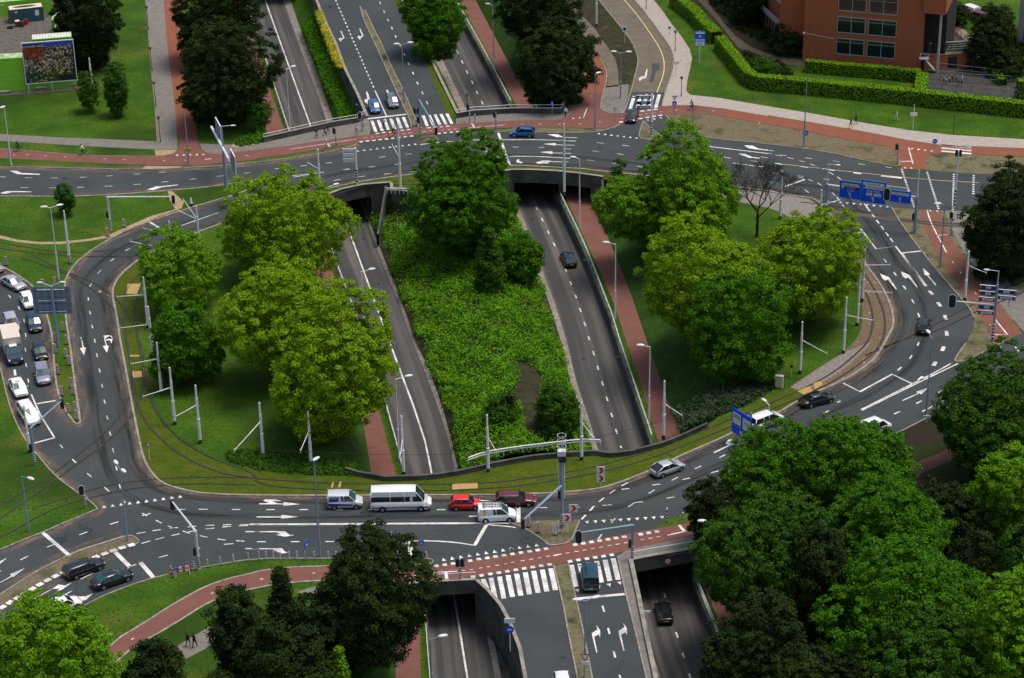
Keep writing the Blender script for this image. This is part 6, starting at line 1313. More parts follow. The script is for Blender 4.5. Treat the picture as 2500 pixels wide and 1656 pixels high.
def catpole(b, top, label, arms=(), stripe=False, mat_=None, grp=None):
    P, H = pole_base(b, top); o = empty('catenary_pole', P); tag(o, label, 'pole', grp); m = mat_ or WPOLE
    mb = MB(); mb.tube((0, 0, .5), (0, 0, H * .42), .2, .19, 10); mb.tube((0, 0, H * .42), (0, 0, H * .78), .16, .15, 10); mb.tube((0, 0, H * .78), (0, 0, H), .12, .11, 10); mb.tube((0, 0, H * .42), (0, 0, H * .42 + .06), .22, .22, 10); mb.tube((0, 0, H * .78), (0, 0, H * .78 + .06), .15, .15, 10)
    mb.sphere((0, 0, H), .12, 8, 5); mb.build('shaft', [m], o)
    f = MB(); f.tube((0, 0, -.1), (0, 0, .5), .23, .21, 10); f.build('foot', [DKF], o)
    if stripe: stripes(o, .185, .5, 2.6)
    for a0, a1 in arms:
        h = hat(P, P.x, a0[1]) if 1 else 0; e = endpt(P, h - P.z, a1)
        if e.length > 9: e = e * 9 / e.length
        s = Vector((0, 0, h)); e = Vector((e.x, e.y, h)); n = Vector((0, 0, .14)); am = MB()
        am.tube(s, e, .045, .04, 6); am.tube(s + n, e * .97 + n * .6, .025, .025, 5); am.tube(e * 1 + n * 2, e - n * 2, .03, .03, 5); am.build('bracket', [WPOLE], o)
    return o
def cp(c, r, b, t, label, *arms, **k):
    def cv(a): return t1(*a) if len(a) == 4 else t1(c, r, *a)
    return catpole(cv(b), cv(t), label, [(cv(x), cv(y)) for x, y in arms], **k)
cp(0, 1, (645, 860), (590, 385), 'white tapered pole with a striped foot on the left traffic island', stripe=True)
cp(0, 1, (1480, 1170), (1450, 582), 'white tram wire pole behind the small light green tree', ((1440, 715), (1200, 662)))
cp(0, 1, (1600, 900), (1578, 482), 'white tram wire pole half hidden in the small light green tree', ((1565, 605), (1320, 540)))
cp(0, 1, (1850, 770), (1822, 340), 'white tram wire pole at the upper left bend with two crossing brackets', ((1822, 465), (1620, 365)), ((1822, 462), (1690, 270)))
cp(0, 1, (1370, 1460), (1328, 1000), 'white tram wire pole near the yellow track cover', ((1330, 1160), (1080, 1175)))
cp(0, 2, (1415, 178), (0, 1, 1375, 1272), 'white tram wire pole left of the round fresh green tree', ((0, 1, 1360, 1435), (0, 1, 1110, 1465)))
cp(0, 2, (1495, 512), (1468, 36), 'white tram wire pole with a bracket over the second yellow cover', ((1470, 185), (1210, 228)))
cp(0, 2, (1617, 790), (1578, 268), 'white tram wire pole left on the lower left lawn', ((1590, 450), (1320, 530)))
cp(0, 2, (1853, 962), (1805, 432), 'white tram wire pole with a long slanting bracket on the lower left lawn', ((1810, 610), (1625, 715)))
cp(1, 2, (67, 1083), (40, 592), 'white tram wire pole in the near left shrub bed', ((45, 765), (0, 2, 2165, 1030)))
cp(1, 2, (510, 1158), (490, 675), 'white tram wire pole below the largest yellow green tree', ((490, 850), (410, 1035)))
cp(1, 2, (1365, 1255), (1353, 715), 'white tram wire pole at the end of the left sunken railing', ((1355, 930), (1335, 1080)))
cp(1, 2, (2147, 1228), (2137, 705), 'white tram wire pole by the white crash barrier', ((2140, 905), (2225, 1045)))
cp(2, 2, (643, 1118), (663, 590), 'white tram wire pole with small blue signs at the near edge of the wedge', ((668, 770), (765, 925)))
cp(2, 2, (1400, 920), (1405, 390), 'white tram wire pole in front of the right sunken cycle path', ((1410, 600), (1575, 708)))
cp(3, 2, (295, 318), (3, 1, 313, 1412), 'white tram wire pole near the electrical cabinet', ((310, 12), (550, 135)))
cp(3, 2, (697, 132), (3, 1, 733, 1186), 'white tram wire pole at the near end of the ballast curve', ((3, 1, 728, 1350), (3, 1, 985, 1395)))
cp(3, 1, (822, 1445), (853, 962), 'white tram wire pole in the middle of the ballast curve')
cp(3, 1, (868, 1222), (905, 740), 'tall white tram wire pole at the far end of the ballast curve', ((890, 1128), (1150, 1140)), ((900, 888), (1130, 880)))
cp(3, 1, (480, 490), (497, 190), 'white tram wire pole behind the round yellow green tree on the right', ((490, 330), (670, 280)))
cp(3, 1, (112, 458), (127, 20), 'white tram wire pole beside the bare tree')
cp(3, 1, (1818, 1212), (1855, 760), 'white tram wire pole with a striped foot beside the right cycle path', ((1850, 890), (2020, 955)), stripe=True)
cp(1, 1, (605, 412), (1, 0, 577, 1385), 'white tram wire pole above the left tunnel mouth', ((1, 0, 580, 1568), (1, 0, 475, 1500)))
cp(1, 1, (1337, 205), (1, 0, 1320, 1150), 'tall white tram wire pole left of the centre tree', ((1, 0, 1325, 1460), (1, 0, 1260, 1340)))
cp(1, 1, (2130, -40), (1, 0, 2130, 1228), 'white tram wire pole behind the top of the centre tree')
cp(2, 1, (483, 232), (2, 0, 480, 1148), 'tall white tram wire pole between the two right tunnel mouths')
cp(0, 2, (275, 1052), (232, 622), 'leaning white pole beside the white people carrier')
cp(0, 1, (1770, 342), (1765, 268), 'short white marker post at the inner upper left kerb'); cp(0, 1, (2327, 190), (2322, 90), 'short white marker post beside the sign mast')
# lamps ---------------------------------------------------------------------
def lamp(b, top, heads, label, z=0.0, m=None, arm=True, r=.13):
    P, H = pole_base(b, top, z); H -= 0; hh = H if z == 0 else hat(P, 0, top[1])
    o = empty('street_lamp', P); tag(o, label, 'street lamp'); m = m or WPOLE
    mb = MB(); mb.tube((0, 0, 0), (0, 0, hh * .38), r, r * .9, 10); mb.tube((0, 0, hh * .38), (0, 0, hh), r * .7, r * .45, 8)
    mb.tube((0, 0, hh * .38), (0, 0, hh * .38 + .08), r * 1.1, r * 1.1, 8); mb.build('post', [m], o)
    for h in heads:
        e = endpt(P, hh, h); e = Vector((e.x, e.y, hh + .12)); L = max(.3, math.hypot(e.x, e.y)); L_ = min(L, 3.2); e = Vector((e.x * L_ / L, e.y * L_ / L, hh + .12))
        am = MB(); am.tube((0, 0, hh - .03), e * .75 + Vector((0, 0, hh * .25)), .045, .04, 6); am.build('arm', [m], o)
        d = Vector((e.x, e.y, 0)).normalized(); ang = math.atan2(d.y, d.x)
        hd = MB(); hd.sphere((0, 0, 0), .3, 10, 6, (1.8, .8, .5)); k = hd.build('lamp_head', [GALV], o, (e.x, e.y, hh + .16)); k.rotation_euler = (0, 0, ang)
        ln = MB(); ln.sphere((0, 0, -.05), .24, 8, 5, (1.3, .6, .4)); ln.build('lens', [AMB], k)
    return o
def lp(c, r, b, t, heads, label, **k):
    def cv(a): return t1(*a) if len(a) == 4 else t1(c, r, *a)
    return lamp(cv(b), cv(t), [cv(h) for h in heads], label, **k)
lp(1, 0, (315, 1215), (272, 640), [(345, 622)], 'white street lamp beside the upper left sunken road', z=-4.3)
lp(1, 0, (2200, 645), (2203, 50), [(2145, 45)], 'white street lamp at the red path of the upper right sunken road', z=-4.3)
lp(1, 1, (683, 520), (660, 160), [(740, 145)], 'white street lamp at the left tunnel mouth', z=-4.3)
lp(1, 1, (995, 1400), (985, 945), [(1070, 930)], 'white street lamp in the middle of the left sunken road', z=-4.3)
lp(1, 2, (1322, 1118), (1315, 370), [(1412, 350)], 'white street lamp at the near end of the left sunken road', z=-4.3)
lp(2, 1, (625, 540), (2, 0, 643, 1468), [(2, 0, 565, 1463)], 'tall white street lamp at the cycle tunnel mouth', z=-4.3)
lp(2, 1, (953, 1385), (957, 690), [(870, 683)], 'white street lamp in the middle of the right sunken cycle path', z=-4.3)
lp(2, 2, (1265, 800), (1275, 70), [(1188, 66)], 'white street lamp at the near end of the right sunken cycle path', z=-4.3)
lp(1, 3, (1630, 1720), (1618, 1205), [(1728, 1187)], 'grey street lamp at the lower left sunken road', z=-4.3, m=BPOLE)
lp(2, 3, (1835, 890), (1865, 130), [(1760, 125)], 'blue grey street lamp beside the lower right tunnel', m=BPOLE)
lp(3, 2, (5, 742), (5, 608), [(2, 2, 2330, 575)], 'small street lamp behind the white people carrier')
lp(0, 3, (267, 210), (0, 2, 210, 1270), [(0, 2, 285, 1300)], 'grey street lamp on the lower left verge', m=BPOLE)
lp(3, 1, (1590, 905), (1640, 322), [(1570, 325)], 'blue grey street lamp on the right hand verge', m=BPOLE)
lp(3, 2, (1462, 700), (3, 1, 1552, 1562), [(3, 1, 1480, 1510)], 'tall blue street lamp beside the straight on arrows', m=BPOLE)
lp(0, 0, (105, 1530), (45, 995), [(25, 1000)], 'grey street lamp at the left edge of the upper cycle path', m=GALV)
lp(0, 0, (1747, 1535), (1710, 1010), [], 'grey post top lamp with a yellow detour sign', m=BPOLE)
lp(2, 0, (768, 1212), (776, 690), [(800, 682)], 'blue grey street lamp beside the orange cycle path', m=BPOLE)
lp(3, 0, (330, 1358), (372, 725), [], 'tall thin lamp with a blue arrow sign on the dry verge', m=BPOLE)
lp(2, 0, (1670, 1242), (1680, 965), [], 'grey post beside the cyclist at the side street', m=BPOLE)
lp(1, 0, (1370, 950), (1360, 412), [(1300, 415), (1425, 402)], 'double armed street lamp on the upper road median', m=BPOLE)
lp(2, 0, (1003, 908), (1008, 490), [(940, 485), (1080, 488)], 'double armed street lamp beside the brick street', m=BPOLE)
lp(0, 1, (545, 1018), (480, 352), [(408, 355), (552, 338)], 'double armed street lamp with a striped foot on the left island', m=GALV)
lp(0, 3, (1178, 300), (0, 2, 1110, 1195), [(0, 2, 1072, 1150), (0, 2, 1142, 1228)], 'double armed blue grey street lamp on the lower left median', m=BPOLE)
lp(2, 3, (675, 1555), (688, 852), [(605, 852), (775, 830)], 'double armed street lamp with a give way sign on the lower median', m=BPOLE)
lp(1, 3, (592, 445), (1, 2, 560, 1130), [(1, 2, 556, 1118)], 'grey lamp post with camera boxes on the lower ring road', m=BPOLE)
lp(3, 3, (830, 1660), (835, 1485), [(850, 1470)], 'small lamp under the trees at the bottom of the wood', m=GALV)
for (o_, args) in (((-.1), (0, 1)),): pass
def classic(b, t, label):
    P, H = pole_base(b, t); o = empty('black_lantern', P); tag(o, label, 'street lamp'); mb = MB(); mb.tube((0, 0, 0), (0, 0, H - .5), .06, .045, 8); mb.tube((0, 0, 0), (0, 0, .8), .09, .07, 8); mb.build('post', [BLACK], o)
    l = MB(); l.tube((0, 0, H - .55), (0, 0, H - .15), .08, .3, 8); l.tube((0, 0, H - .15), (0, 0, H), .33, .1, 8); l.build('lantern', [BLACK], o)
classic(t1(0, 0, 1485, 1318), t1(0, 0, 1467, 1078), 'black lantern nearest the red path junction'); classic(t1(0, 0, 1442, 988), t1(0, 0, 1422, 755), 'second black lantern counted from the red path junction'); classic(t1(0, 0, 1407, 658), t1(0, 0, 1390, 435), 'third black lantern counted from the red path junction'); classic(t1(0, 0, 1373, 278), t1(0, 0, 1357, 55), 'black lantern nearest the top edge on the grey footpath')
classic(t1(1, 0, 1955, 1080), t1(1, 0, 1955, 865), 'black lantern at the left end of the upper right bridge railing'); classic(t1(2, 0, 1565, 893), t1(2, 0, 1568, 708), 'black lantern where the pale pavement bends'); classic(t1(2, 0, 1508, 475), t1(2, 0, 1513, 283), 'black lantern with a small shrub on the pale pavement'); classic(t1(2, 0, 1240, 85), t1(2, 0, 1243, -60), 'black lantern at the top of the brick street')
classic(t1(3, 0, 2235, 725), t1(3, 0, 2240, 560), 'dark lantern beside the upper right footpath'); classic(t1(3, 0, 1650, 75), t1(3, 0, 1655, -60), 'dark lantern near the parked white van'); classic(t1(1, 0, 935, 1120), t1(1, 0, 940, 960), 'black lantern at the right end of the upper left bridge railing')
catpole(t1(2, 0, 780, 245), t1(2, 0, 778, -260), 'thin white mast between the brick street and the dark trees'); catpole(t1(0, 0, 852, 805), t1(0, 0, 820, 540), 'thin white mast beside the billboard trees')
# traffic signals -----------------------------------------------------------
def head(o, P, m=BLACK, white=False, rz=0, s=1.0):
    mb = MB(); mb.box((0, 0, 0), (.34 * s, .24 * s, .95 * s), mi=0)
    k = mb.build('signal_head', [m], o, P); k.rotation_euler = (0, 0, rz)
    if white:
        w_ = MB(); n = 20; pts = []
        for i in range(n):
            a = 2 * math.pi * i / n; x = math.cos(a) * .34 * s; z = math.sin(a) * .34 * s + (.33 * s if math.sin(a) >= 0 else -.33 * s); pts.append((x, z))
        for rr, y0, mi in ((1.0, .0, 1), (.84, -.02, 0)):
            vs = [(x * rr, y0 - .01, z * (1 if mi else .93)) for x, z in pts] + [(x * rr, y0 + .02, z * (1 if mi else .93)) for x, z in pts]
            w_.add(vs, [(i, (i + 1) % n, n + (i + 1) % n, n + i) for i in range(n)] + [tuple(range(n)), tuple(range(n, 2 * n))[::-1]], mi)
        b_ = w_.build('backing_board', [BLACK, WP], k, (0, -.14, 0))
    else:
        v = MB()
        for dz in (-.29, 0, .29): v.tube((0, .12 * s, dz * s), (0, .26 * s, dz * s), .11 * s, .1 * s, 8)
        v.build('visors', [BLACK], k)
def signal(b, top, label, white=False, arm=None, heads=1, m=None, rad=.1, sh=1.8, armf=1.0, top_head=True, z=0):
    P, H = pole_base(b, top, z); o = empty('traffic_light', P); tag(o, label, 'traffic light'); m = m or BPOLE
    mb = MB(); mb.tube((0, 0, 0), (0, 0, H), rad * 1.05, rad, 10); mb.build('post', [m], o)
    if sh: stripes(o, rad * 1.15, .35, sh, 5)
    if arm:
        e = endpt(P, H * armf, arm); e = Vector((e.x, e.y, H * armf)); am = MB(); am.tube((0, 0, H * armf - .05), e, rad * .8, rad * .55, 8); am.build('arm', [m], o)
        head(o, e + Vector((0, 0, -.45)), white=white, s=1.25)
        head(o, (-.26, 0, H * .46), rz=-.4)
    elif top_head:
        for i in range(heads): head(o, ((-.28, .28, 0)[i], -.05, H - .35), white=white and i == 0, rz=(.3, -.5, .2)[i])
    return o
def sg(c, r, b, t, label, **k):
    def cv(a): return t1(*a) if len(a) == 4 else t1(c, r, *a)
    if 'arm' in k: k['arm'] = cv(k['arm'])
    return signal(cv(b), cv(t), label, **k)
sg(1, 0, (1487, 1168), (1487, 1005), 'double traffic light on the upper median tip', heads=2)
sg(1, 0, (1522, 1272), (1500, 925), 'tall grey traffic light mast with a slanting arm at the upper crossing', arm=(1665, 1190), rad=.16)
sg(1, 0, (742, 1352), (737, 1190), 'traffic light on the small upper grass strip'); sg(1, 0, (980, 1222), (983, 1048), 'traffic light with a white bordered board at the upper bridge end', white=True)
sg(1, 0, (1975, 1125), (1978, 970), 'traffic light by the black lantern on the upper bridge'); sg(1, 0, (2220, 1202), (2222, 1042), 'traffic light with a blue round sign above the blue hatchback')
sg(3, 0, (1195, 1532), (1208, 1338), 'striped traffic light at the tip of the dry verge'); sg(3, 1, (1720, 350), (3, 0, 1758, 1395), 'tall white mast with traffic lights on the right hand road', m=GALV, rad=.16, heads=2, sh=3.0)
sg(3, 1, (1695, 605), (1690, 400), 'striped traffic light with a give way sign beside the right hand footpath', heads=1); sg(0, 2, (793, 1562), (787, 1368), 'traffic light with a white bordered board on the lower left verge', white=True)
sg(0, 1, (1025, 558), (1003, 252), 'traffic light mast with a long horizontal arm on the left island', arm=(1600, 252), m=GALV, rad=.17)
sg(0, 3, (1840, 562), (1815, 205), 'traffic light mast with a slanting arm at the lower left kerb', arm=(0, 2, 1590, 1500), m=GALV, rad=.16)
sg(1, 3, (1890, 668), (1888, 472), 'double traffic light on the red path by the lower bridge railing', heads=2)
sg(2, 3, (1112, 474), (1115, 150), 'traffic light mast with a long arm and a hanging signal at the zebra crossing', arm=(615, 225), white=True, rad=.16, m=BPOLE)
sg(0, 2, (325, 1165), (283, 820), 'traffic light mast with an arm reaching over the left hand stop line', arm=(570, 570), m=BPOLE, rad=.15)
sg(2, 3, (463, 175), (2, 2, 458, 1080), 'big blue grey signal mast with a caged platform on the small island', arm=(100, 110), armf=.6, m=BPOLE, rad=.2)
sg(3, 1, (1352, 578), (1360, 410), 'traffic light with a white bordered board at the foot of the blue sign gantry', white=True); sg(3, 1, (533, 455), (560, 300), 'traffic light with a white border at the left foot of the blue sign gantry', white=True)
def stripepost(b, t, label, grp='striped bollards'):
    P, H = pole_base(b, t); H = max(.9, H); o = empty('bollard', P); tag(o, label, 'bollard', grp); stripes(o, .09, .02, H, 4, 'striped_shaft'); c = MB(); c.sphere((0, 0, H), .1, 8, 5); c.build('cap', [WP], o)
for c, r, b, t, l in ((1, 0, (2025, 1128), (2027, 1062), 'small striped post on the upper bridge pavement'), (1, 0, (655, 1370), (653, 1298), 'small striped post on the upper grass strip'), (1, 3, (1718, 672), (1718, 585), 'small striped post by the lower bridge railing'), (2, 3, (1432, 128), (1435, 0), 'taller striped post on the grass strip right of the small island'), (2, 3, (1578, 103), (1578, 42), 'smaller striped post on the grass strip right of the small island'), (3, 1, (1705, 612), (1708, 560), 'small striped post beside the right hand footpath'), (3, 1, (2228, 1262), (2230, 1200), 'small striped post under the direction signs'), (3, 1, (2045, 1500), (2045, 1440), 'small striped post beside the direction sign mast')):
    stripepost(t1(c, r, *b), t1(c, r, *t), l)
# marker boards, delineators, barrier --------------------------------------
def board():
    o = empty('marker_board', (0, 0, 0)); mb = MB(); mb.box((0, 0, .8), (.42, .05, 1.2)); mb.build('panel', [WP], o)
    s_ = MB()
    for i in range(4):
        z = .26 + i * .29; s_.add([(-.19, -.032, z), (.19, -.032, z + .13), (.19, -.032, z + .28), (-.19, -.032, z + .14)], [(0, 1, 2, 3)])
    s_.build('red_stripes', [RP], o); f = MB(); f.box((0, 0, .06), (.55, .3, .12)); f.build('foot', [BLACK], o); return o
def copy_tree(o, parent=None):
    c = o.copy(); COL.objects.link(c)
    if parent: c.parent = parent
    for ch in o.children: copy_tree(ch, c)
    return c
proto = board(); first = True
BRD = [(0, 1, 60, 890, 'beside the left queue'), (0, 1, 645, 875, 'at the striped foot of the white pole'), (0, 1, 995, 622, 'at the left kerb of the inner bend'), (0, 1, 1150, 540, 'on the worn trail'), (0, 1, 583, 1500, ''), (0, 1, 508, 1600, ''), (0, 1, 620, 1620, ''), (0, 2, 510, 135, ''), (0, 2, 610, 180, ''), (0, 2, 640, 243, ''), (0, 2, 536, 328, ''), (0, 2, 663, 448, ''), (0, 2, 680, 518, ''), (0, 2, 572, 528, ''), (0, 2, 635, 688, ''), (0, 2, 700, 672, ''), (0, 2, 710, 752, ''), (0, 1, 510, 1080, 'in front of the striped lamp foot'), (0, 1, 402, 1100, 'behind the back of the big road sign'), (2, 3, 148, 175, 'on the left of the small island'), (2, 3, 238, 225, 'in the middle of the small island')]
for c, r, x, y, w_ in BRD:
    k = proto if first else copy_tree(proto); first = False
    k.location = g(*t1(c, r, x, y)); k.rotation_euler = (0, 0, rnd.uniform(-.3, .3))
    tag(k, ('red and white marker board ' + w_) if w_ else 'red and white marker board on the narrow grass strip between the left hand roads', 'marker board', 'red and white marker boards')
def delin():
    o = empty('delineator_post', (0, 0, 0)); mb = MB(); mb.box((0, 0, .55), (.13, .05, 1.1)); mb.build('blade', [WP], o); f = MB(); f.box((0, 0, .03), (.3, .3, .06)); f.build('foot', [BLACK], o); return o
proto = delin(); first = True
DL = [(0, 3, 1578, 610), (0, 3, 1803, 565), (0, 3, 1930, 545), (0, 3, 2043, 522), (0, 3, 2165, 503), (0, 3, 2300, 487)] + [(1, 3, x, 474) for x in (30, 92, 165, 230, 312, 378, 452, 545, 670, 735, 793, 843, 1315, 1490, 1587)]
for c, r, x, y in DL:
    k = proto if first else copy_tree(proto); first = False
    k.location = g(*t1(c, r, x, y)); k.rotation_euler = (rnd.uniform(-.06, .06), rnd.uniform(-.12, .12), rnd.uniform(-.4, .4)); tag(k, 'thin white plastic delineator post in the row along the lower kerb', 'post', 'white delineator posts along the lower kerb')
for i, (x, y) in enumerate(((172, 150), (385, 245), (410, 248), (437, 230))):
    k = copy_tree(proto); k.location = g(*t1(2, 3, x, y)); k.scale = (1, 1, 1.5 if i else 1); k.rotation_euler = (0, (-.1, -.08, -.1, -.12)[i], .2); tag(k, ('white plastic post beside the left marker board on the small island', 'left one of three leaning white plastic posts on the small island', 'middle one of three leaning white plastic posts on the small island', 'right one of three leaning white plastic posts on the small island')[i], 'post', 'white posts on the small island')
def barrier():
    a = g(*t1(0, 3, 1575, 640)); b = g(*t1(0, 3, 1775, 600)); t = (b - a); L = t.length; o = empty('road_barrier', (a + b) / 2, math.atan2(t.y, t.x)); tag(o, 'red and white striped road barrier on trestles at the lower left kerb', 'barrier')
    for z in (.55, 1.0):
        m = MB(); n = 7
        for i in range(n): m.box((-L / 2 + L * (i + .5) / n, 0, z), (L / n, .05, .22), mi=i % 2)
        m.build('striped_plank', [RP, WP], o)
    for x in (-L * .3, L * .38):
        m = MB(); m.tube((x, -.35, 0), (x, 0, 1.1), .03, .03, 5); m.tube((x, .35, 0), (x, 0, 1.1), .03, .03, 5); m.build('trestle', [GALV], o)
barrier()
# signs ----------------------------------------------------------------------
def textmesh(s, size, m, parent, loc, rot=(math.pi / 2, 0, 0), name='lettering'):
    cu = bpy.data.curves.new('t', 'FONT'); cu.body = s; cu.size = size; cu.align_x = 'CENTER'; cu.align_y = 'CENTER'; cu.extrude = .005
    to = bpy.data.objects.new('t', cu); COL.objects.link(to); dg = bpy.context.evaluated_depsgraph_get(); me = bpy.data.meshes.new_from_object(to.evaluated_get(dg)); bpy.data.objects.remove(to)
    me.materials.clear(); me.materials.append(m); o = obj(name, me, parent, loc); o.rotation_euler = rot; return o
def panel(o, w_, h, c, col, frame=None, name='panel', t=.06):
    m = MB(); m.box(c, (w_, t, h), mi=0); k = m.build(name, [col], o)
    if frame:
        f = MB(); x, y, z = c; e = .06
        for dx, dz, sx, sz in ((0, h / 2, w_ + e, e), (0, -h / 2, w_ + e, e), (w_ / 2, 0, e, h + e), (-w_ / 2, 0, e, h + e)): f.box((x + dx, y, z + dz), (sx, t + .03, sz))
        f.build('sign_frame', [frame], o)
    return k
FRB = simple('sign_frame_blue', (.02, .25, .62), .5); BRN = simple('sign_brown', (.1, .012, .01), .5)
def shape(nm, pts, m, parent, y=0):
    P = [Vector((p[0], y, p[1])) for p in pts]; tr = tessellate_polygon([[Vector((p[0], p[1], 0)) for p in pts]])
    return obj(nm, mkmesh(nm, P, [tuple(t) for t in tr], m), parent)
# the big blue gantry on the right
def gantry():
    A = g(*t1(3, 1, 530, 470)); B = g(*t1(3, 1, 1355, 590)); t = B - A; L = t.length; rz = math.atan2(t.y, t.x)
    HA = hat(A, 0, t1(3, 1, 0, 150)[1]); HB = hat(B, 0, t1(3, 1, 0, 250)[1]); Hh = (HA + HB) / 2
    o = empty('sign_gantry', A, rz); tag(o, 'blue road sign gantry spanning the right hand ring road', 'sign gantry')
    m = MB(); m.tube((0, 0, 0), (0, 0, Hh + .15), .24, .2, 12); m.build('post', [BPOLE], o); m = MB(); m.tube((L, 0, 0), (L, 0, Hh + .15), .24, .2, 12); m.build('post', [BPOLE], o)
    m = MB(); m.tube((0, 0, Hh), (L, 0, Hh), .15, .15, 10); m.build('beam', [GALV], o)
    m = MB(); m.tube((L, 0, Hh), (L, 0, Hh + 4.2), .12, .09, 10); m.build('upper_post', [GALV], o)
    m = MB(); m.tube((0, 0, Hh), (0, 0, Hh + 3.2), .07, .05, 8); m.tube((0, 0, Hh + 3.2), (1.2, 0, Hh + 3.25), .04, .04, 6); m.sphere((1.4, 0, Hh + 3.25), .3, 8, 5, (1.4, .6, .4)); m.build('lamp', [GALV], o)
    st = stripes(o, .26, .4, 2.6, 5)
    def X(px): return L * (px - 545) / (1385 - 545)
    S = L / (1385 - 545)     # metres per tile pixel
    for (x0, x1, h, dz) in ((670, 866, 132, -8), (872, 1096, 170, -2), (1137, 1330, 95, -2)):
        pass
    def sign(x0, x1, h, zc):
        w_ = (x1 - x0) * S; c = Vector(((X(x0) + X(x1)) / 2, -.25, Hh + zc)); k = empty('sign_board', (0, 0, 0)); k.parent = o; k.location = c
        m = MB(); m.box((0, 0, 0), (w_, .08, h)); sb = m.build('panel', [BP], o, c); bpy.data.objects.remove(k)
        f = MB(); e = .07
        for dx, dz, sx, sz in ((0, h / 2, w_ + e, e), (0, -h / 2, w_ + e, e), (w_ / 2, 0, e, h + e), (-w_ / 2, 0, e, h + e)): f.box((dx, 0, dz), (sx, .12, sz))
        f.build('border', [FRB], sb); return sb, w_
    ps = .0195
    s1, w1_ = sign(670, 866, 2.55, -.2); m = MB(); m.box((0, -.05, .78), (w1_ * .84, .02, .42)); m.build('white_panel', [WP], s1); textmesh('Woonboulevard', .36, BLACK, s1, (0, -.07, .78))
    m = MB(); m.box((.15, -.05, .36), (w1_ * .7, .02, .34)); m.build('brown_panel', [BRN], s1); textmesh('Fokkerweg'[:0] + 'Terement', .34, WP, s1, (0, -.07, .36)); m = MB(); m.box((-w1_ * .36, -.05, .36), (.35, .02, .34)); m.build('white_symbol', [WP], s1)
    textmesh('S 118'.replace('118', '110'), .42, WP, s1, (0, -.06, -.1)); shape('arrow', [(-.02, -1.1), (.12, -1.1), (.14, -.75), (0, -.55), (.08, -.42), (-.22, -.38), (-.18, -.68), (-.08, -.6), (.0, -.8)], WP, s1, -.05)
    s2, w2_ = sign(872, 1096, 3.3, -.0); m = MB(); m.box((0, -.05, .92), (w2_ * .88, .02, .98)); m.build('white_panel', [WP], s2); textmesh('Erasmus MC', .4, BLACK, s2, (0, -.07, 1.15)); textmesh('Noorderpark', .42, BLACK, s2, (.25, -.07, .7)); m = MB(); m.box((-1.35, -.065, .72), (.34, .02, .34)); m.build('blue_symbol', [BP], s2)
    for s in (-1, 1): m = MB(); m.box((s * w2_ * .40, -.065, .92), (.07, .02, .6)); m.build('green_bar', [simple('sign_green', (.01, .18, .05))], s2)
    textmesh('Ring (A20)', .45, WP, s2, (0, -.06, .1))
    for x, w_ in ((-.6, .85), (.6, 1.05)): m = MB(); m.box((x, -.05, -.42), (w_, .02, .42)); m.build('white_panel', [WP], s2)
    textmesh('centrum', .22, BLACK, s2, (-.6, -.07, -.42)); textmesh('P zuid', .26, BLACK, s2, (.6, -.07, -.42)); shape('arrow', [(-.02, -1.5), (.12, -1.5), (.14, -1.15), (0, -.95), (.08, -.82), (-.22, -.78), (-.18, -1.08), (-.08, -1.0), (.0, -1.2)], WP, s2, -.05)
    s3, w3_ = sign(1137, 1330, 1.75, -.15); m = MB(); m.box((0, -.05, .42), (w3_ * .86, .02, .42)); m.build('white_panel', [WP], s3); textmesh('P+R Erasmus MC', .34, BLACK, s3, (.1, -.07, .42)); shape('arrow', [(-.06, -.75), (.06, -.75), (.06, -.3), (.16, -.3), (0, -.02), (-.16, -.3), (-.06, -.3)], WP, s3, -.05)
    head(o, Vector((X(1112), -.3, Hh)), white=True, s=1.5)
    return o
gantry()
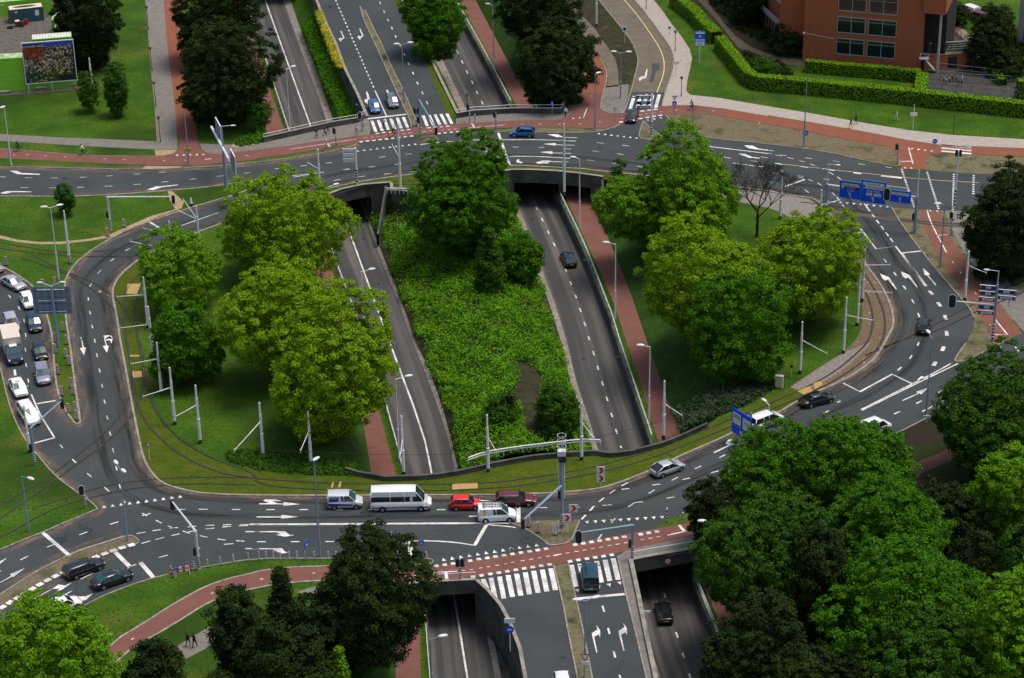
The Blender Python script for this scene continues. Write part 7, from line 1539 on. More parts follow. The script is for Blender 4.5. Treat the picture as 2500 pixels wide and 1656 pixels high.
def sign_post(b, t, label, parts, m=None, r=.05, rz=0.0, cat='road sign', z=0):
    P, H = pole_base(b, t, z); o = empty('road_sign', P, rz); tag(o, label, cat); mb = MB(); mb.tube((0, 0, 0), (0, 0, H), r, r, 8); mb.build('post', [m or GALV], o)
    for kind, zz, sz in parts:
        zc = H + zz
        if kind == 'tri':
            for s_, mm, y in ((1, RP, -.06), (.66, WP, -.072)): shape('triangle_panel', [(-sz * .5 * s_, zc + sz * .3 * s_), (sz * .5 * s_, zc + sz * .3 * s_), (0, zc - sz * .55 * s_)], mm, o, y)
        elif kind in ('round', 'yround'):
            n = 18; shape('round_panel', [(math.cos(2 * math.pi * i / n) * sz / 2, zc + math.sin(2 * math.pi * i / n) * sz / 2) for i in range(n)], BP, o, -.06)
            shape('white_arrow', [(-sz * .3, zc), (-sz * .05, zc + sz * .22), (-sz * .05, zc + sz * .07), (sz * .3, zc + sz * .07), (sz * .3, zc - sz * .07), (-sz * .05, zc - sz * .07), (-sz * .05, zc - sz * .22)], WP, o, -.072)
        elif kind == 'yellow': panel(o, sz, sz * .7, (0, -.08, zc), YP, name='yellow_panel'); shape('black_arrow', [(-.2, zc - .06), (.1, zc - .06), (.1, zc - .2), (.32, zc), (.1, zc + .2), (.1, zc + .06), (-.2, zc + .06)], BLACK, o, -.13)
        elif kind == 'blue': panel(o, sz, sz, (0, -.08, zc), BP, name='blue_panel'); shape('white_symbol', [(-sz * .3, zc - sz * .3), (sz * .3, zc - sz * .3), (0, zc + sz * .3)], WP, o, -.13)
        elif kind == 'white': panel(o, sz, sz * .5, (0, -.08, zc), WP, name='white_panel')
        elif kind == 'whitesq': panel(o, sz, sz * 1.15, (0, -.08, zc), WP, name='white_panel'); n = 16; shape('black_disc', [(math.cos(2 * math.pi * i / n) * sz * .3, zc + math.sin(2 * math.pi * i / n) * sz * .3) for i in range(n)], BLACK, o, -.13)
        elif kind == 'chev':
            panel(o, sz, sz, (0, -.08, zc), WP, name='white_panel'); h = sz * .42
            shape('red_chevron', [(-h * .7, zc + h), (h * .1, zc + h), (h * .85, zc), (h * .1, zc - h), (-h * .7, zc - h), (h * .05, zc)], RP, o, -.13)
    return o
def sp(c, r, b, t, label, parts, **k):
    def cv(a): return t1(*a) if len(a) == 4 else t1(c, r, *a)
    return sign_post(cv(b), cv(t), label, parts, **k)
sp(2, 2, (820, 1365), (810, 1180), 'two red chevron boards on a post beside the tram track', [('chev', -.45, .95), ('chev', -1.5, .95)])
sp(2, 3, (567, 112), (562, 0), 'upper red chevron board on the small island', [('chev', .1, .95)], m=BPOLE); sp(2, 3, (508, 230), (512, 60), 'lower red chevron board on the small island', [('chev', -.3, .95)])
sp(2, 0, (1500, 1085), (1503, 890), 'give way sign with a blue crossing sign at the side street', [('tri', -.2, .9), ('blue', -1.2, .7)], m=BPOLE)
sp(3, 0, (1535, 1418), (1547, 1295), 'round blue cycle sign above a give way triangle on the orange path', [('round', -.2, .8), ('tri', -1.0, .75)])
sp(3, 0, (345, 1270), (347, 1215), 'round blue arrow sign on the tall thin lamp', [('round', -.3, .9)]); sp(3, 1, (1690, 590), (1697, 460), 'red bordered give way triangle on the right hand footpath', [('tri', -.2, .9)]); sp(3, 1, (1355, 560), (1357, 470), 'give way triangle at the right foot of the gantry', [('tri', -.2, .85)]); sp(3, 1, (535, 440), (540, 368), 'give way triangle at the left foot of the gantry', [('tri', -.2, .85)])
sp(0, 0, (1745, 1500), (1745, 1370), 'yellow detour sign beside the upper left cycle path', [('yellow', -.3, 1.1)]); sp(2, 0, (2278, 1270), (2300, 1130), 'yellow detour sign seen side on in the dry verge', [('yellow', -.5, .9)], rz=1.2); sp(1, 1, (250, 120), (252, 20), 'small yellow sign behind the upper left yellow green tree', [('yellow', -.3, .6)], rz=1.2)
sp(2, 3, (675, 1560), (683, 1350), 'give way triangle above a white plate on the lower median', [('tri', -.2, 1.0), ('white', -.95, .8)]); sp(2, 3, (1248, 1205), (1250, 945), 'small camera post beside the lower right sunken road', [('white', -.1, .6)])
sp(2, 0, (1040, 400), (1028, 255), 'square white sign with a black disc left of the brick street', [('whitesq', -.25, .85)]); sp(2, 0, (1455, 330), (1460, 245), 'small white sign with a black disc on the pale pavement', [('whitesq', -.2, .55)]); sp(2, 0, (1513, 700), (1515, 570), 'white nameplate beside the brick street', [('white', -.2, 1.1)])
sp(2, 0, (950, 1138), (948, 1000), 'small grey triangle sign seen from behind near the upper crossing', [('tri', -.2, .7)], m=BPOLE); sp(0, 2, (1385, 1120), (1373, 962), 'grey give way sign seen from behind on the lower left tram grass', [('tri', -.2, .8)]); sp(2, 0, (372, 1098), (370, 940), 'slim blue grey sign post on the upper bridge pavement', [('blue', -.2, .4)], m=BPOLE)
sp(3, 0, (1338, 1198), (1352, 968), 'white striped post with a pink and white board on the upper right lawn', [('white', -1.6, 1.1)], m=WP); sp(3, 0, (1712, 1240), (1715, 1060), 'dark notice board on the upper right lawn', [('white', -10, .01)], m=BLACK); sp(0, 3, (1632, 640), (1632, 555), 'small blue pictogram sign on the road barrier', [('blue', -.1, .45)]); sp(1, 3, (470, 480), (475, 290), 'blue sign panel on a thin post at the lower kerb', [('blue', -.5, .6)], m=BPOLE, rz=1.0); sp(1, 3, (1535, 450), (1518, 300), 'small blue sign near the right end of the delineator posts', [('blue', -.1, .5)], m=BPOLE)
sp(0, 0, (100, 1525), (100, 1410), 'red bordered sign on the left edge lamp', [('tri', -.1, .7)])
sp(1, 3, (2350, 1320), (2335, 1010), 'white road sign panels seen from behind at the lower left sunken road', [('white', -.3, 1.1), ('round', -1.4, .9)], m=GALV)
sp(3, 2, (1462, 775), (1462, 700), 'small poster board at the foot of the tall blue lamp', [('white', -.25, .8)])
# blue parking sign at the top
def psign():
    P, H = pole_base(t1(2, 0, 1732, 585), t1(2, 0, 1740, 290)); o = empty('information_sign', P); tag(o, 'tall blue and white information sign on the lawn above the pale pavement', 'road sign')
    m = MB(); m.tube((0, 0, 0), (0, 0, H), .1, .1, 8); m.build('post', [GALV], o); w_, h = 1.75, 2.6; zc = H - h / 2
    k = panel(o, w_, h, (0, -.14, zc), BP, FRB)
    for z, hh in ((zc + 1.05, .28), (zc - .2, .28), (zc - .85, .72)): m = MB(); m.box((0, -.19, z), (w_ * .88, .02, hh)); m.build('white_panel', [WP], o)
    m = MB(); m.tube((0, -.2, zc + .45), (0, -.17, zc + .45), .2, .2, 14); m.build('round_symbol', [WP], o); textmesh('1', .26, BP, o, (0, -.215, zc + .45)); textmesh('P centrum', .2, BP, o, (0, -.21, zc - .2))
    textmesh('bezoekers', .22, BLACK, o, (0, -.21, zc - .72)); textmesh('parkeren', .22, BLACK, o, (0, -.21, zc - 1.0))
psign()
# direction finger signs on the right and at the side street
def fingers(b, t, label, rows, lampt=None, rz=0, stripe=True, sc=1, pm=None, m=None, armto=None):
    P, H = pole_base(b, t); o = empty('direction_sign', P, rz); tag(o, label, 'direction sign'); mb = MB(); mb.tube((0, 0, 0), (0, 0, H), .17, .14, 10); mb.build('post', [m or BPOLE], o)
    if stripe: stripes(o, .19, .4, 2.6)
    for side, zz, L, pan, txt in rows:
        z = H + zz; x = side * (.2 + L / 2); mm = MB(); n = [(x - L / 2, z - .26), (x + L / 2, z - .26), (x + L / 2, z + .26), (x - L / 2, z + .26)]
        mm.box((x, -.02, z), (L, .07, .52), mi=0); k = mm.build('finger_panel', [pm or BPD], o); e = MB(); e.box((x, -.02, z + .28), (L + .04, .14, .05)); e.build('white_edge', [WP], k)
        w_ = MB(); w_.box((x + side * -.1, -.06, z), (L * (.7 if pan == 2 else .35), .02, .3)); w_.build('white_panel', [WP], k)
        textmesh(txt, .26, BLACK, k, (x + side * -.1, -.08, z)); shape('arrow', [(x + side * L * .42, z - .12), (x + side * L * .42, z + .12), (x + side * L * .48, z)], WP, k, -.06)
    if lampt:
        l = MB(); l.tube((0, 0, H), (0, 0, H + lampt), .06, .05, 6); l.tube((0, 0, H + lampt), (-1.2, 0, H + lampt + .05), .04, .04, 6); l.sphere((-1.5, 0, H + lampt + .05), .3, 8, 5, (1.5, .6, .4)); l.build('lamp', [GALV], o)
    if armto:
        e = endpt(P, H + armto[1], armto[0]); z = H + armto[1]; a = MB(); q_ = Matrix.Rotation(-rz, 3, 'Z') @ Vector((e.x, e.y, 0)); q_.z = z; a.tube((0, 0, z), q_, .11, .08, 8); a.build('arm', [GALV], o); head(o, q_ + Vector((0, 0, 0)), white=True, s=1.5)
    return o
fingers(t1(3, 1, 2075, 1590), t1(3, 1, 2115, 1065), 'blue direction signs stacked on a mast at the right edge', [(-1, -.5, 2.0, 1, 'A20 S110'), (-1, -1.35, 2.0, 1, 'A13'), (-1, -2.2, 2.0, 2, 'Centrum'), (-1, -3.3, 2.0, 1, 'Haven'), (-1, -4.1, 2.0, 2, 'Station'), (1, -.9, 2.2, 1, 'A15'), (1, -1.75, 2.2, 2, 'Ziekenhuis')], 1.9, rz=-.25, armto=(t1(3, 1, 1705, 1215), -2.9))
fingers(t1(2, 0, 1290, 1262), t1(2, 0, 1298, 870), 'blue direction signs over the zebra crossing of the brick street', [(-1, -.5, 2.3, 2, 'A13 A20'), (-1, -1.45, 2.3, 1, 'Centrum'), (-1, -2.2, 2.2, 2, 'parkeren')], m=WPOLE)
fingers(t1(1, 1, 935, 135), t1(1, 0, 920, 1370), 'white direction panels on a mast with a blue foot at the upper ring road', [(-1, -.4, 1.7, 2, ''), (-1, -1.2, 1.7, 2, ''), (-1, -2.0, 1.7, 2, '')], stripe=True, m=WPOLE, pm=WP)
# sign backs: the big one at left and the one at the top left
def sign_back(b, ctr, w_, h, label, rz=0.0, top=None, lamps=False):
    P = g(*b); zc = hat(P, 0, ctr[1]); o = empty('large_road_sign', P, rz); tag(o, label, 'road sign'); e = g(ctr[0], ctr[1], zc) - P; e = Matrix.Rotation(-rz, 3, 'Z') @ e; x = e.x
    m = MB(); m.tube((0, 0, 0), (0, 0, zc + h * .55), .22, .17, 12); m.build('mast', [BPOLE], o)
    BK = simple('sign_back_metal', (.20, .25, .31), .55)
    m = MB(); m.box((x, .3, zc), (w_, .05, h)); k = m.build('panel', [BK], o); r_ = MB()
    for i in range(6): r_.box((x - w_ / 2 + w_ * (i + .5) / 6, .255, zc), (.05, .05, h * .98))
    for z in (-.36, -.12, .12, .36): r_.box((x, .25, zc + h * z), (w_ * .98, .04, .05))
    r_.build('stiffener', [simple('sign_rib', (.09, .13, .18), .5)], k)
    for z in (-.4, 0, .4): br = MB(); br.box((x, .15, zc + h * z), (w_ * .7, .1, .09)); br.build('cross_beam', [GALV], o)
    if lamps:
        for s in (-1, 1): l = MB(); l.tube((0, 0, zc + h * .55), (s * 1.2, 0, zc + h * .55 + .5), .045, .04, 6); l.sphere((s * 1.45, 0, zc + h * .55 + .55), .3, 8, 5, (1.5, .6, .4)); l.build('lamp', [GALV], o)
    return o
sign_back(t1(0, 2, 542, 75), t1(0, 1, 478, 1218), 5.0, 3.9, 'back of a big grey blue road sign above the left hand queue', top=None, lamps=True)
def topgantry():
    P = g(*t1(0, 1, 2093, 178)); H = hat(P, 0, t1(0, 0, 0, 1360)[1]); o = empty('sign_gantry', P); tag(o, 'grey sign mast with two slanting sign boards over the upper left road', 'sign gantry')
    m = MB(); m.tube((0, 0, 0), (0, 0, H + .2), .3, .2, 12); m.tube((0, 0, H), (0, 0, H + 3.4), .14, .1, 10); m.build('mast', [BPOLE], o)
    a = endpt(P, H, t1(0, 0, 1955, 1175)); b = endpt(P, H, t1(0, 0, 2130, 1500)); a.z = H; b.z = H; m = MB(); m.tube(a, b, .2, .2, 10); m.build('beam', [GALV], o)
    d = (b - a).normalized(); BK = simple('sign_back_dark', (.03, .05, .08), .45)
    for s, L, h, zc, lb in ((a * .55, 4.0, 2.6, H + .9, 'back'), (b * 1.08, 3.4, 3.4, H - .1, 'front')):
        ang = math.atan2(d.y, d.x); m = MB(); m.box((0, 0, 0), (L, .06, h)); k = m.build('sign_panel', [BK], o, Vector((s.x, s.y, zc)) + Vector((.35, .1, 0))); k.rotation_euler = (0, 0, ang)
        f = MB()
        for dx, dz, sx, sz in ((0, h / 2, L + .1, .09), (0, -h / 2, L + .1, .09), (L / 2, 0, .09, h), (-L / 2, 0, .09, h)): f.box((dx, 0, dz), (sx, .14, sz))
        for i in range(1, 6): f.box((-L / 2 + L * i / 6, -.04, 0), (.05, .06, h))
        f.build('sign_frame', [WPOLE], k); fr = MB(); fr.box((0, .05, 0), (L * .97, .03, h * .97)); fr.build('sign_face', [BP], k)
    l = MB(); l.tube((0, 0, H + 3.3), (1.4, 0, H + 3.4), .045, .04, 6); l.sphere((1.7, 0, H + 3.4), .3, 8, 5, (1.5, .6, .4)); l.build('lamp', [GALV], o)
topgantry()
def angled_sign():
    P = g(*t1(2, 2, 2200, 960)); H = hat(P, 0, t1(2, 2, 0, 760)[1]); o = empty('large_road_sign', P); tag(o, 'blue and white road sign turned sideways above the trees at the lower right', 'road sign')
    m = MB(); m.tube((0, 0, 0), (0, 0, H + 1.2), .15, .12, 8); m.build('mast', [BPOLE], o); a = endpt(P, H, t1(2, 2, 2035, 740)); b = endpt(P, H, t1(2, 2, 2215, 850)); a.z = b.z = 0; d = b - a; L = d.length
    m = MB(); m.box((0, 0, 0), (L, .08, 3.3)); k = m.build('panel', [BP], o, ((a + b) / 2) + Vector((0, 0, H))); k.rotation_euler = (0, 0, math.atan2(d.y, d.x)); w_ = MB(); w_.box((-L * .24, -.055, .35), (L * .4, .02, 1.7)); w_.box((L * .26, -.055, .35), (L * .4, .02, 1.5)); w_.box((L * .1, -.055, -1.1), (L * .35, .02, .4)); w_.build('white_panel', [WP], k)
    r_ = MB(); r_.box((-L * .24, -.07, .6), (L * .36, .01, .12)); r_.box((-L * .24, -.07, .9), (L * .3, .01, .1)); r_.box((-L * .24, -.07, -.38), (L * .4, .01, .16)); r_.box((L * .26, -.07, .5), (L * .3, .01, .1)); r_.build('text_lines', [BLACK], k)
angled_sign()
# electrical cabinet and small post
def cabinet():
    P = g(*t1(3, 2, 102, 450)); o = empty('electrical_cabinet', P, -.35); tag(o, 'cream electrical cabinet with a yellow poster beside the tram track', 'cabinet'); m = MB(); m.box((0, 0, .85), (.95, .45, 1.6)); m.box((0, 0, 1.68), (1.02, .52, .08)); m.build('housing', [simple('cream_metal', (.62, .58, .5))], o)
    m = MB(); m.box((.1, -.235, .8), (.5, .02, .8)); m.build('poster', [simple('yellow_poster', (.7, .6, .1))], o); m = MB(); m.box((0, 0, .03), (1.05, .6, .1)); m.build('plinth', [CONC], o)
    P = g(*t1(3, 2, 212, 355)); o = empty('signal_post', P); tag(o, 'low yellow tram signal post beside the cabinet', 'post'); m = MB(); m.tube((0, 0, 0), (0, 0, 1.5), .05, .05, 6); m.build('post', [simple('pale_yellow', (.7, .62, .3))], o); m = MB(); m.box((0, 0, 1.6), (.3, .25, .35)); m.build('signal_box', [BLACK], o)
cabinet()
# railings --------------------------------------------------------------------
def railing(pts3, label, h=1.0, gap=2.2, rails=(1.0, .55), r=.035, m=None, grp='white railings', post_h=None):
    P = smooth(pts3, 0); L = sum((b - a).length for a, b in zip(P, P[1:])); n = max(3, int(L / gap) + 1)
    o = empty('railing', P[0]); tag(o, label, 'railing', grp); Q = resample(P, n); mb = MB()
    for zf in rails:
        for a, b in zip(P, P[1:]): mb.tube(a - P[0] + Vector((0, 0, h * zf)), b - P[0] + Vector((0, 0, h * zf)), r, r, 6)
    mb.build('rail', [m or WPOLE], o); pm = None
    for q_ in Q[:95]:
        if pm is None: k = MB(); k.tube((0, 0, 0), (0, 0, h), r, r, 5); pm = mkmesh('post', k.v, k.f, [m or WPOLE])
        obj('post', pm, o, q_ - P[0])
def rr(P, y0, y1, dz=.15): return [p + Vector((0, 0, dz)) for p, y in zip(P, YS) if y0 <= y <= y1]
railing(rr(pRL, -60, 340), 'white railing along the upper left sunken road', rails=(1, .7)); railing(rr(pRR, -60, 275), 'white railing along the upper right sunken road', rails=(1, .7))
railing(rr(pRL, 500, 1160), 'white railing along the left sunken road', rails=(1, .7)); railing(rr(pRR, 470, 1095), 'long white railing between the right sunken road and its cycle path', rails=(1, .7))
railing(rr(pRL, 1480, 1740), 'white railing along the lower left sunken road', rails=(1, .6)); railing(rr(pRR, 1400, 1740), 'white railing along the lower right sunken road', rails=(1, .65, .3))
zz = lambda p, z: [Vector((a.x, a.y, z)) for a in G(p)]
railing(zz([(645, 348), (704, 335), (810, 311), (876, 300), (893, 289)], .88), 'white railing on top of the upper left bridge wall', h=.55, rails=(1,), gap=2.5, r=.045)
railing(zz([(1116, 289), (1153, 283), (1250, 277), (1371, 277), (1387, 252), (1412, 250)], .88), 'white railing on top of the upper right bridge wall', h=.6, rails=(1, .1), gap=2.5, r=.045)
railing(zz([(1010, 1429), (1018, 1428), (1161, 1420)], .2), 'white railing above the lower left tunnel', h=1.0, rails=(1, .1), gap=2.3, r=.04)
railing(zz([(1546, 1370), (1600, 1360), (1660, 1350), (1736, 1337)], .2), 'white railing above the lower right tunnel', h=1.0, rails=(1,), gap=2.3, r=.04)
def crash(pts, label):
    P = smooth(zz(pts, .8), 1); o = empty('crash_barrier', P[0]); tag(o, label, 'barrier'); A = [p - P[0] for p in P]; mb = MB()
    for a, b in zip(A, A[1:]):
        for dz in (.0, .3): mb.tube(a + Vector((0, 0, dz)), b + Vector((0, 0, dz)), .085, None, 6)
    mb.build('rail', [WP], o)
    for p in resample(A, 8): m = MB(); m.box(p + Vector((0, 0, -.2)), (.12, .12, .7)); m.build('post', [WP], o)
crash([(1143, 1138), (1180, 1124), (1250, 1112), (1350, 1100), (1420, 1092), (1466, 1094)], 'white crash barrier along the near edge of the planted wedge'); crash([(945, 476), (985, 477), (1016, 478)], 'short white crash barrier left of the centre tree')
sgn = MB(); n_ = 16
Pq = g(*t1(2, 3, 1432, 560), -.6)
P_ = G([(1600, 1360), (1660, 1350)]); dq = (P_[1] - P_[0]).normalized(); c_ = P_[0].lerp(P_[1], .5); o = empty('road_sign', (c_.x, c_.y, -.75), math.atan2(dq.y, dq.x)); tag(o, 'round white speed sign on the portal wall of the lower right tunnel', 'road sign')
for rr_, mm, yy in ((.38, RP, -.12), (.29, WP, -.135)): shape('round_panel', [(math.cos(2 * math.pi * i / 16) * rr_, math.sin(2 * math.pi * i / 16) * rr_) for i in range(16)], mm, o, yy)
textmesh('50', .3, BLACK, o, (0, -.15, 0))
# camera cage on the big mast
Pm = g(*t1(2, 3, 463, 175)); Hm = hat(Pm, 0, t1(2, 2, 0, 1080)[1])
o = empty('signal_platform', Pm + Vector((0, 0, Hm))); tag(o, 'caged camera platform on top of the big blue grey signal mast', 'camera platform')
m = MB()
for z in (1.2, 1.9, 2.6): 
    for i in range(10):
        a, b = 2 * math.pi * i / 10, 2 * math.pi * (i + 1) / 10; m.tube((math.cos(a) * .5, math.sin(a) * .5, z), (math.cos(b) * .5, math.sin(b) * .5, z), .025, .025, 4, cap=False)
for i in range(5): a = 2 * math.pi * i / 5; m.tube((math.cos(a) * .5, math.sin(a) * .5, .5), (math.cos(a) * .5, math.sin(a) * .5, 2.6), .025, .025, 4)
m.build('cage', [GALV], o); m = MB(); m.box((0, 0, .4), (.9, .7, .6)); m.build('camera_box', [GALV], o); m = MB(); m.box((.1, -.2, -.3), (.8, .5, .6)); m.build('signal_box', [BLACK], o); m = MB(); m.tube((-.5, 0, -.6), (-.15, 0, -5.5), .05, .05, 6); m.tube((.25, 0, 0), (.3, 0, -5.5), .06, .06, 6); m.build('ladder', [GALV], o)

# overhead tram wires
WIRE = simple('wire_dark', (.03, .03, .03))
def wire(px, h, label):
    P = smooth(G(px, h), 2); o = empty('overhead_wire', P[0]); tag(o, label, 'wire'); mb = MB()
    for a, b in zip(P, P[1:]): mb.tube(a - P[0], b - P[0], .022, None, 4, cap=False)
    mb.build('contact_wire', [WIRE], o)
wire(T(0, 1, 1690, 275, 1320, 540, 1200, 662, 1080, 815, 1000, 905, 1080, 1175, 1115, 1465) + T(0, 2, 1215, 228, 1325, 528, 1610, 730, 2165, 1030) + T(1, 2, 410, 1035, 1335, 1080, 2225, 1045) + T(2, 2, 765, 925, 1575, 708), 5.5, 'overhead tram wire along the left and near side of the island')
wire(T(3, 1, 985, 1395, 1150, 1140, 1130, 880, 670, 280), 5.5, 'overhead tram wire along the ballast curve'); wire(T(0, 1, -100, 500, 600, 640, 1075, 815), 5.5, 'overhead tram wire crossing the left road')
# ================================================================ BUILDINGS, YARD, CONTAINERS
YARD = mat('gravel_yard', (.14, .12, .10), (.09, .08, .065), 1.2, .95, bump=.5, detail=10)
px_sheet('yard_ground', T(0, 0, -900, -120, 560, -120, 620, 300, 735, 830, 300, 868, 0, 885, -900, 940), .02, YARD)
LIME = simple('lime_container', (.30, .72, .04), .6, col2=(.26, .62, .035)); LIM2 = simple('dark_lime_container', (.16, .5, .02), .6); PROOF = mat('pale_roof', (.5, .6, .42), (.25, .35, .15), 1.2, .8)
BCON = simple('blue_grey_container', (.045, .12, .16), .6); CREAM = simple('cream_roof', (.7, .58, .4), .7); RUST = simple('red_brown_steel', (.25, .02, .015), .6)
def container(a, b, depth, h, z0, label, side, roof=PROOF, mk_=True, name='shipping_container'):
    A = g(*a); B = g(*b); t = B - A; L = t.length; o = empty(name, Vector((A.x, A.y, z0)), math.atan2(t.y, t.x)); tag(o, label, 'container')
    n = int(L / .28); vs = []; fs = []
    m = MB(); m.box((L / 2, depth / 2, h / 2), (L - .1, depth - .1, h - .06)); m.build('shell', [side], o)
    c = MB()
    for i in range(n): c.box((L * (i + .5) / n, .03, h / 2), (L / n * .5, .06, h - .3))
    for i in range(int(depth / .28)): c.box((.03, (i + .5) * .28, h / 2), (.06, .14, h - .3)); c.box((L - .03, (i + .5) * .28, h / 2), (.06, .14, h - .3))
    c.build('corrugation', [side], o)
    f = MB()
    for x in (0.06, L - .06):
        for y in (.06, depth - .06): f.box((x, y, h / 2), (.14, .14, h))
    for z in (.07, h - .07):
        for y in (.06, depth - .06): f.box((L / 2, y, z), (L, .13, .13))
    f.build('corner_frame', [side], o); r_ = MB(); r_.box((L / 2, depth / 2, h - .02), (L - .25, depth - .25, .06)); r_.build('roof', [roof], o)
    if mk_: p = MB(); p.box((L * .2, -.015, h * .8), (.5, .02, .25)); p.build('white_plate', [WP], o)
    return o
cc = lambda c, r, x, y: t1(c, r, x, y)
container(cc(0, 0, -110, 858), cc(0, 0, 238, 838), 2.5, 2.9, 0, 'lower bright green container left of the billboard', LIME); container(cc(0, 0, -110, 858), cc(0, 0, 238, 838), 2.5, 2.9, 2.92, 'upper bright green container left of the billboard', LIME)
container(cc(0, 0, 245, 837), cc(0, 0, 715, 800), 2.5, 2.9, 0, 'lower green container behind the billboard', LIME, mk_=False); container(cc(0, 0, 245, 837), cc(0, 0, 715, 800), 2.5, 2.9, 2.92, 'upper green container behind the billboard', LIM2, mk_=False)
container(cc(0, 0, 540, 612), cc(0, 0, 690, 600), 6.1, 2.9, 2.92, 'pale roofed container behind the right end of the billboard', LIME, mk_=False); container(cc(0, 0, 540, 612), cc(0, 0, 690, 600), 6.1, 2.9, 0, 'container below the pale roofed one', LIME, mk_=False)
container(cc(0, 0, 505, 480), cc(0, 0, 620, 474), 12, 5.8, 0, 'long green container wall under the dark trees at the top', LIM2, mk_=False)
container(cc(0, 0, -80, 172), cc(0, 0, 488, 118), 2.5, 2.9, 0, 'yellow green container at the back of the yard', LIME)
k = container(cc(0, 0, 98, 224), cc(0, 0, 412, 190), 2.5, 2.6, 0, 'blue grey container with a cream roof in the yard', BCON, CREAM); s_ = MB(); s_.sphere((2.9, 1.3, 2.63), 1, 14, 6, (2.1, .5, .06)); s_.build('leaf_pile', [SOIL], k); s_ = MB(); s_.box((-.04, 1.25, 1.3), (.1, 2.4, 2.5)); s_.build('red_end_door', [RUST], k); s_ = MB(); s_.box((4.9, -.02, 1.6), (.7, .03, 1.0)); s_.build('white_notice', [WP], k)
for x, y, c_, lb in ((165, 245, (.2, .08, .04), 'brown bin standing before the blue grey container'), (205, 248, (.12, .05, .03), 'dark brown bin beside the red drum'), (240, 228, (.5, .02, .02), 'red drum before the blue grey container')):
    P = g(*cc(0, 0, x, y)); o = empty('waste_bin' if c_[0] < .3 else 'drum', P); tag(o, lb, 'bin'); m = MB(); m.tube((0, 0, 0), (0, 0, 1.05), .42, .5, 10); m.build('tub', [simple('bin_%d' % int(c_[0] * 99), c_)], o); m = MB(); m.tube((0, 0, 1.05), (0, 0, 1.13), .52, .4, 10); m.build('lid', [CREAM if x == 165 else BLACK], o)
m = MB(); m.tube((0, 0, 0), (0, 0, .25), .6, .6, 14); o = m.build('tyre_stack', [TYRE], None, g(*cc(0, 0, 95, 262))); tag(o, 'flat dark tyre lying on the gravel of the yard', 'tyre')
for x0, x1, y in ((0, 105, 872), (330, 440, 838), (655, 735, 803)):
    A = g(*cc(0, 0, x0, y)); B = g(*cc(0, 0, x1, y - 8)); m = MB(); t = B - A; m.box((t.length / 2, 0, .25), (t.length, .5, .5)); o = m.build('concrete_block', [CAPC], None, A); o.rotation_euler = (0, 0, math.atan2(t.y, t.x)); tag(o, 'pale concrete block %s the green containers' % ('at the left corner of' if x0 == 0 else 'at the middle of' if x0 == 330 else 'at the right corner of'), 'block')
def billboard():
    A = g(*cc(0, 0, 252, 858)); B = g(*cc(0, 0, 722, 820)); t = B - A; L = t.length; z0 = 1.55; h = 7.1; o = empty('billboard', A, math.atan2(t.y, t.x)); tag(o, 'large billboard with a colourful night city picture in front of green containers', 'billboard')
    m = MB(); m.box((L / 2, 0, z0 + h / 2), (L, .12, h)); m.build('panel', [simple('picture_black', (.012, .012, .014))], o)
    f = MB()
    for x, z, sx, sz in ((L / 2, z0, L + .2, .14), (L / 2, z0 + h, L + .2, .14), (0, z0 + h / 2, .14, h), (L, z0 + h / 2, .14, h)): f.box((x, 0, z), (sx, .2, sz))
    f.build('frame', [WP], o); po = MB()
    for x in (.3, L / 2, L - .3): po.box((x, .25, (z0 + h) / 2), (.16, .16, z0 + h))
    po.build('post', [GALV], o)
    cols = [(.02, .10, .5), (.35, .03, .02), (.6, .45, .35), (.75, .68, .6), (.45, .18, .05), (.03, .12, .03), (.7, .5, .05), (.10, .05, .04), (.01, .03, .2)]
    mts = [simple('picture_%d' % i, c) for i, c in enumerate(cols)]; pic = MB(); r_ = random.Random(11)
    pic.add([(.3 * L, -.07, z0 + h * .86), (L * .99, -.07, z0 + h * .86), (L * .99, -.07, z0 + h * .985), (.01 * L, -.07, z0 + h * .985), (.01 * L, -.07, z0 + h * .9)], [(0, 1, 2, 3, 4)], 0); pic.add([(.02 * L, -.075, z0 + h * .87), (.34 * L, -.075, z0 + h * .87), (.34 * L, -.075, z0 + h * .96), (.02 * L, -.075, z0 + h * .96)], [(0, 1, 2, 3)], 8)
    for i in range(1500):
        u = r_.random(); v = r_.random(); w_ = r_.uniform(.1, .55); hh = r_.uniform(.08, .5)
        
        if v > .66 and u < .4: c_ = r_.choice([1, 1, 7, 1, 4])
        elif v > .3: c_ = r_.choice([2, 3, 4, 7, 7, 8, 2, 6, 7]); w_ *= .6; hh *= .7
        else: c_ = r_.choice([5, 5, 7, 5, 8, 6]) ; w_ *= .9; hh *= .5
        if u > .68 and v < .16: continue
        x = u * (L - .6) + .2; z = z0 + .1 + v * (h * .88); y = -.075 - .0007 * (i % 50)
        a = r_.uniform(-.5, .5); q_ = [(-w_ / 2, -hh / 2), (w_ / 2, -hh / 2), (w_ / 2, hh / 2), (-w_ / 2, hh / 2)]
        pic.add([(x + p * math.cos(a) - s * math.sin(a), y, z + p * math.sin(a) + s * math.cos(a)) for p, s in q_], [(0, 1, 2, 3)], c_)
    for cx, cz, R in ((L * .28, z0 + .9, .8), (L * .47, z0 + 1.5, .9), (L * .5, z0 + .8, .7)):
        for i in range(14):
            a, b = math.pi * i / 14, math.pi * (i + 1) / 14
            pic.add([(cx + R * math.cos(a), -.12, cz + R * math.sin(a)), (cx + R * math.cos(b), -.12, cz + R * math.sin(b)), (cx + R * .88 * math.cos(b), -.12, cz + R * .88 * math.sin(b)), (cx + R * .88 * math.cos(a), -.12, cz + R * .88 * math.sin(a))], [(0, 1, 2, 3)], 5)
    pic.build('picture', mts, o); textmesh('www.coolhaven.nl', .5, WP, o, (L * .19, -.1, z0 + h * .915))
billboard()
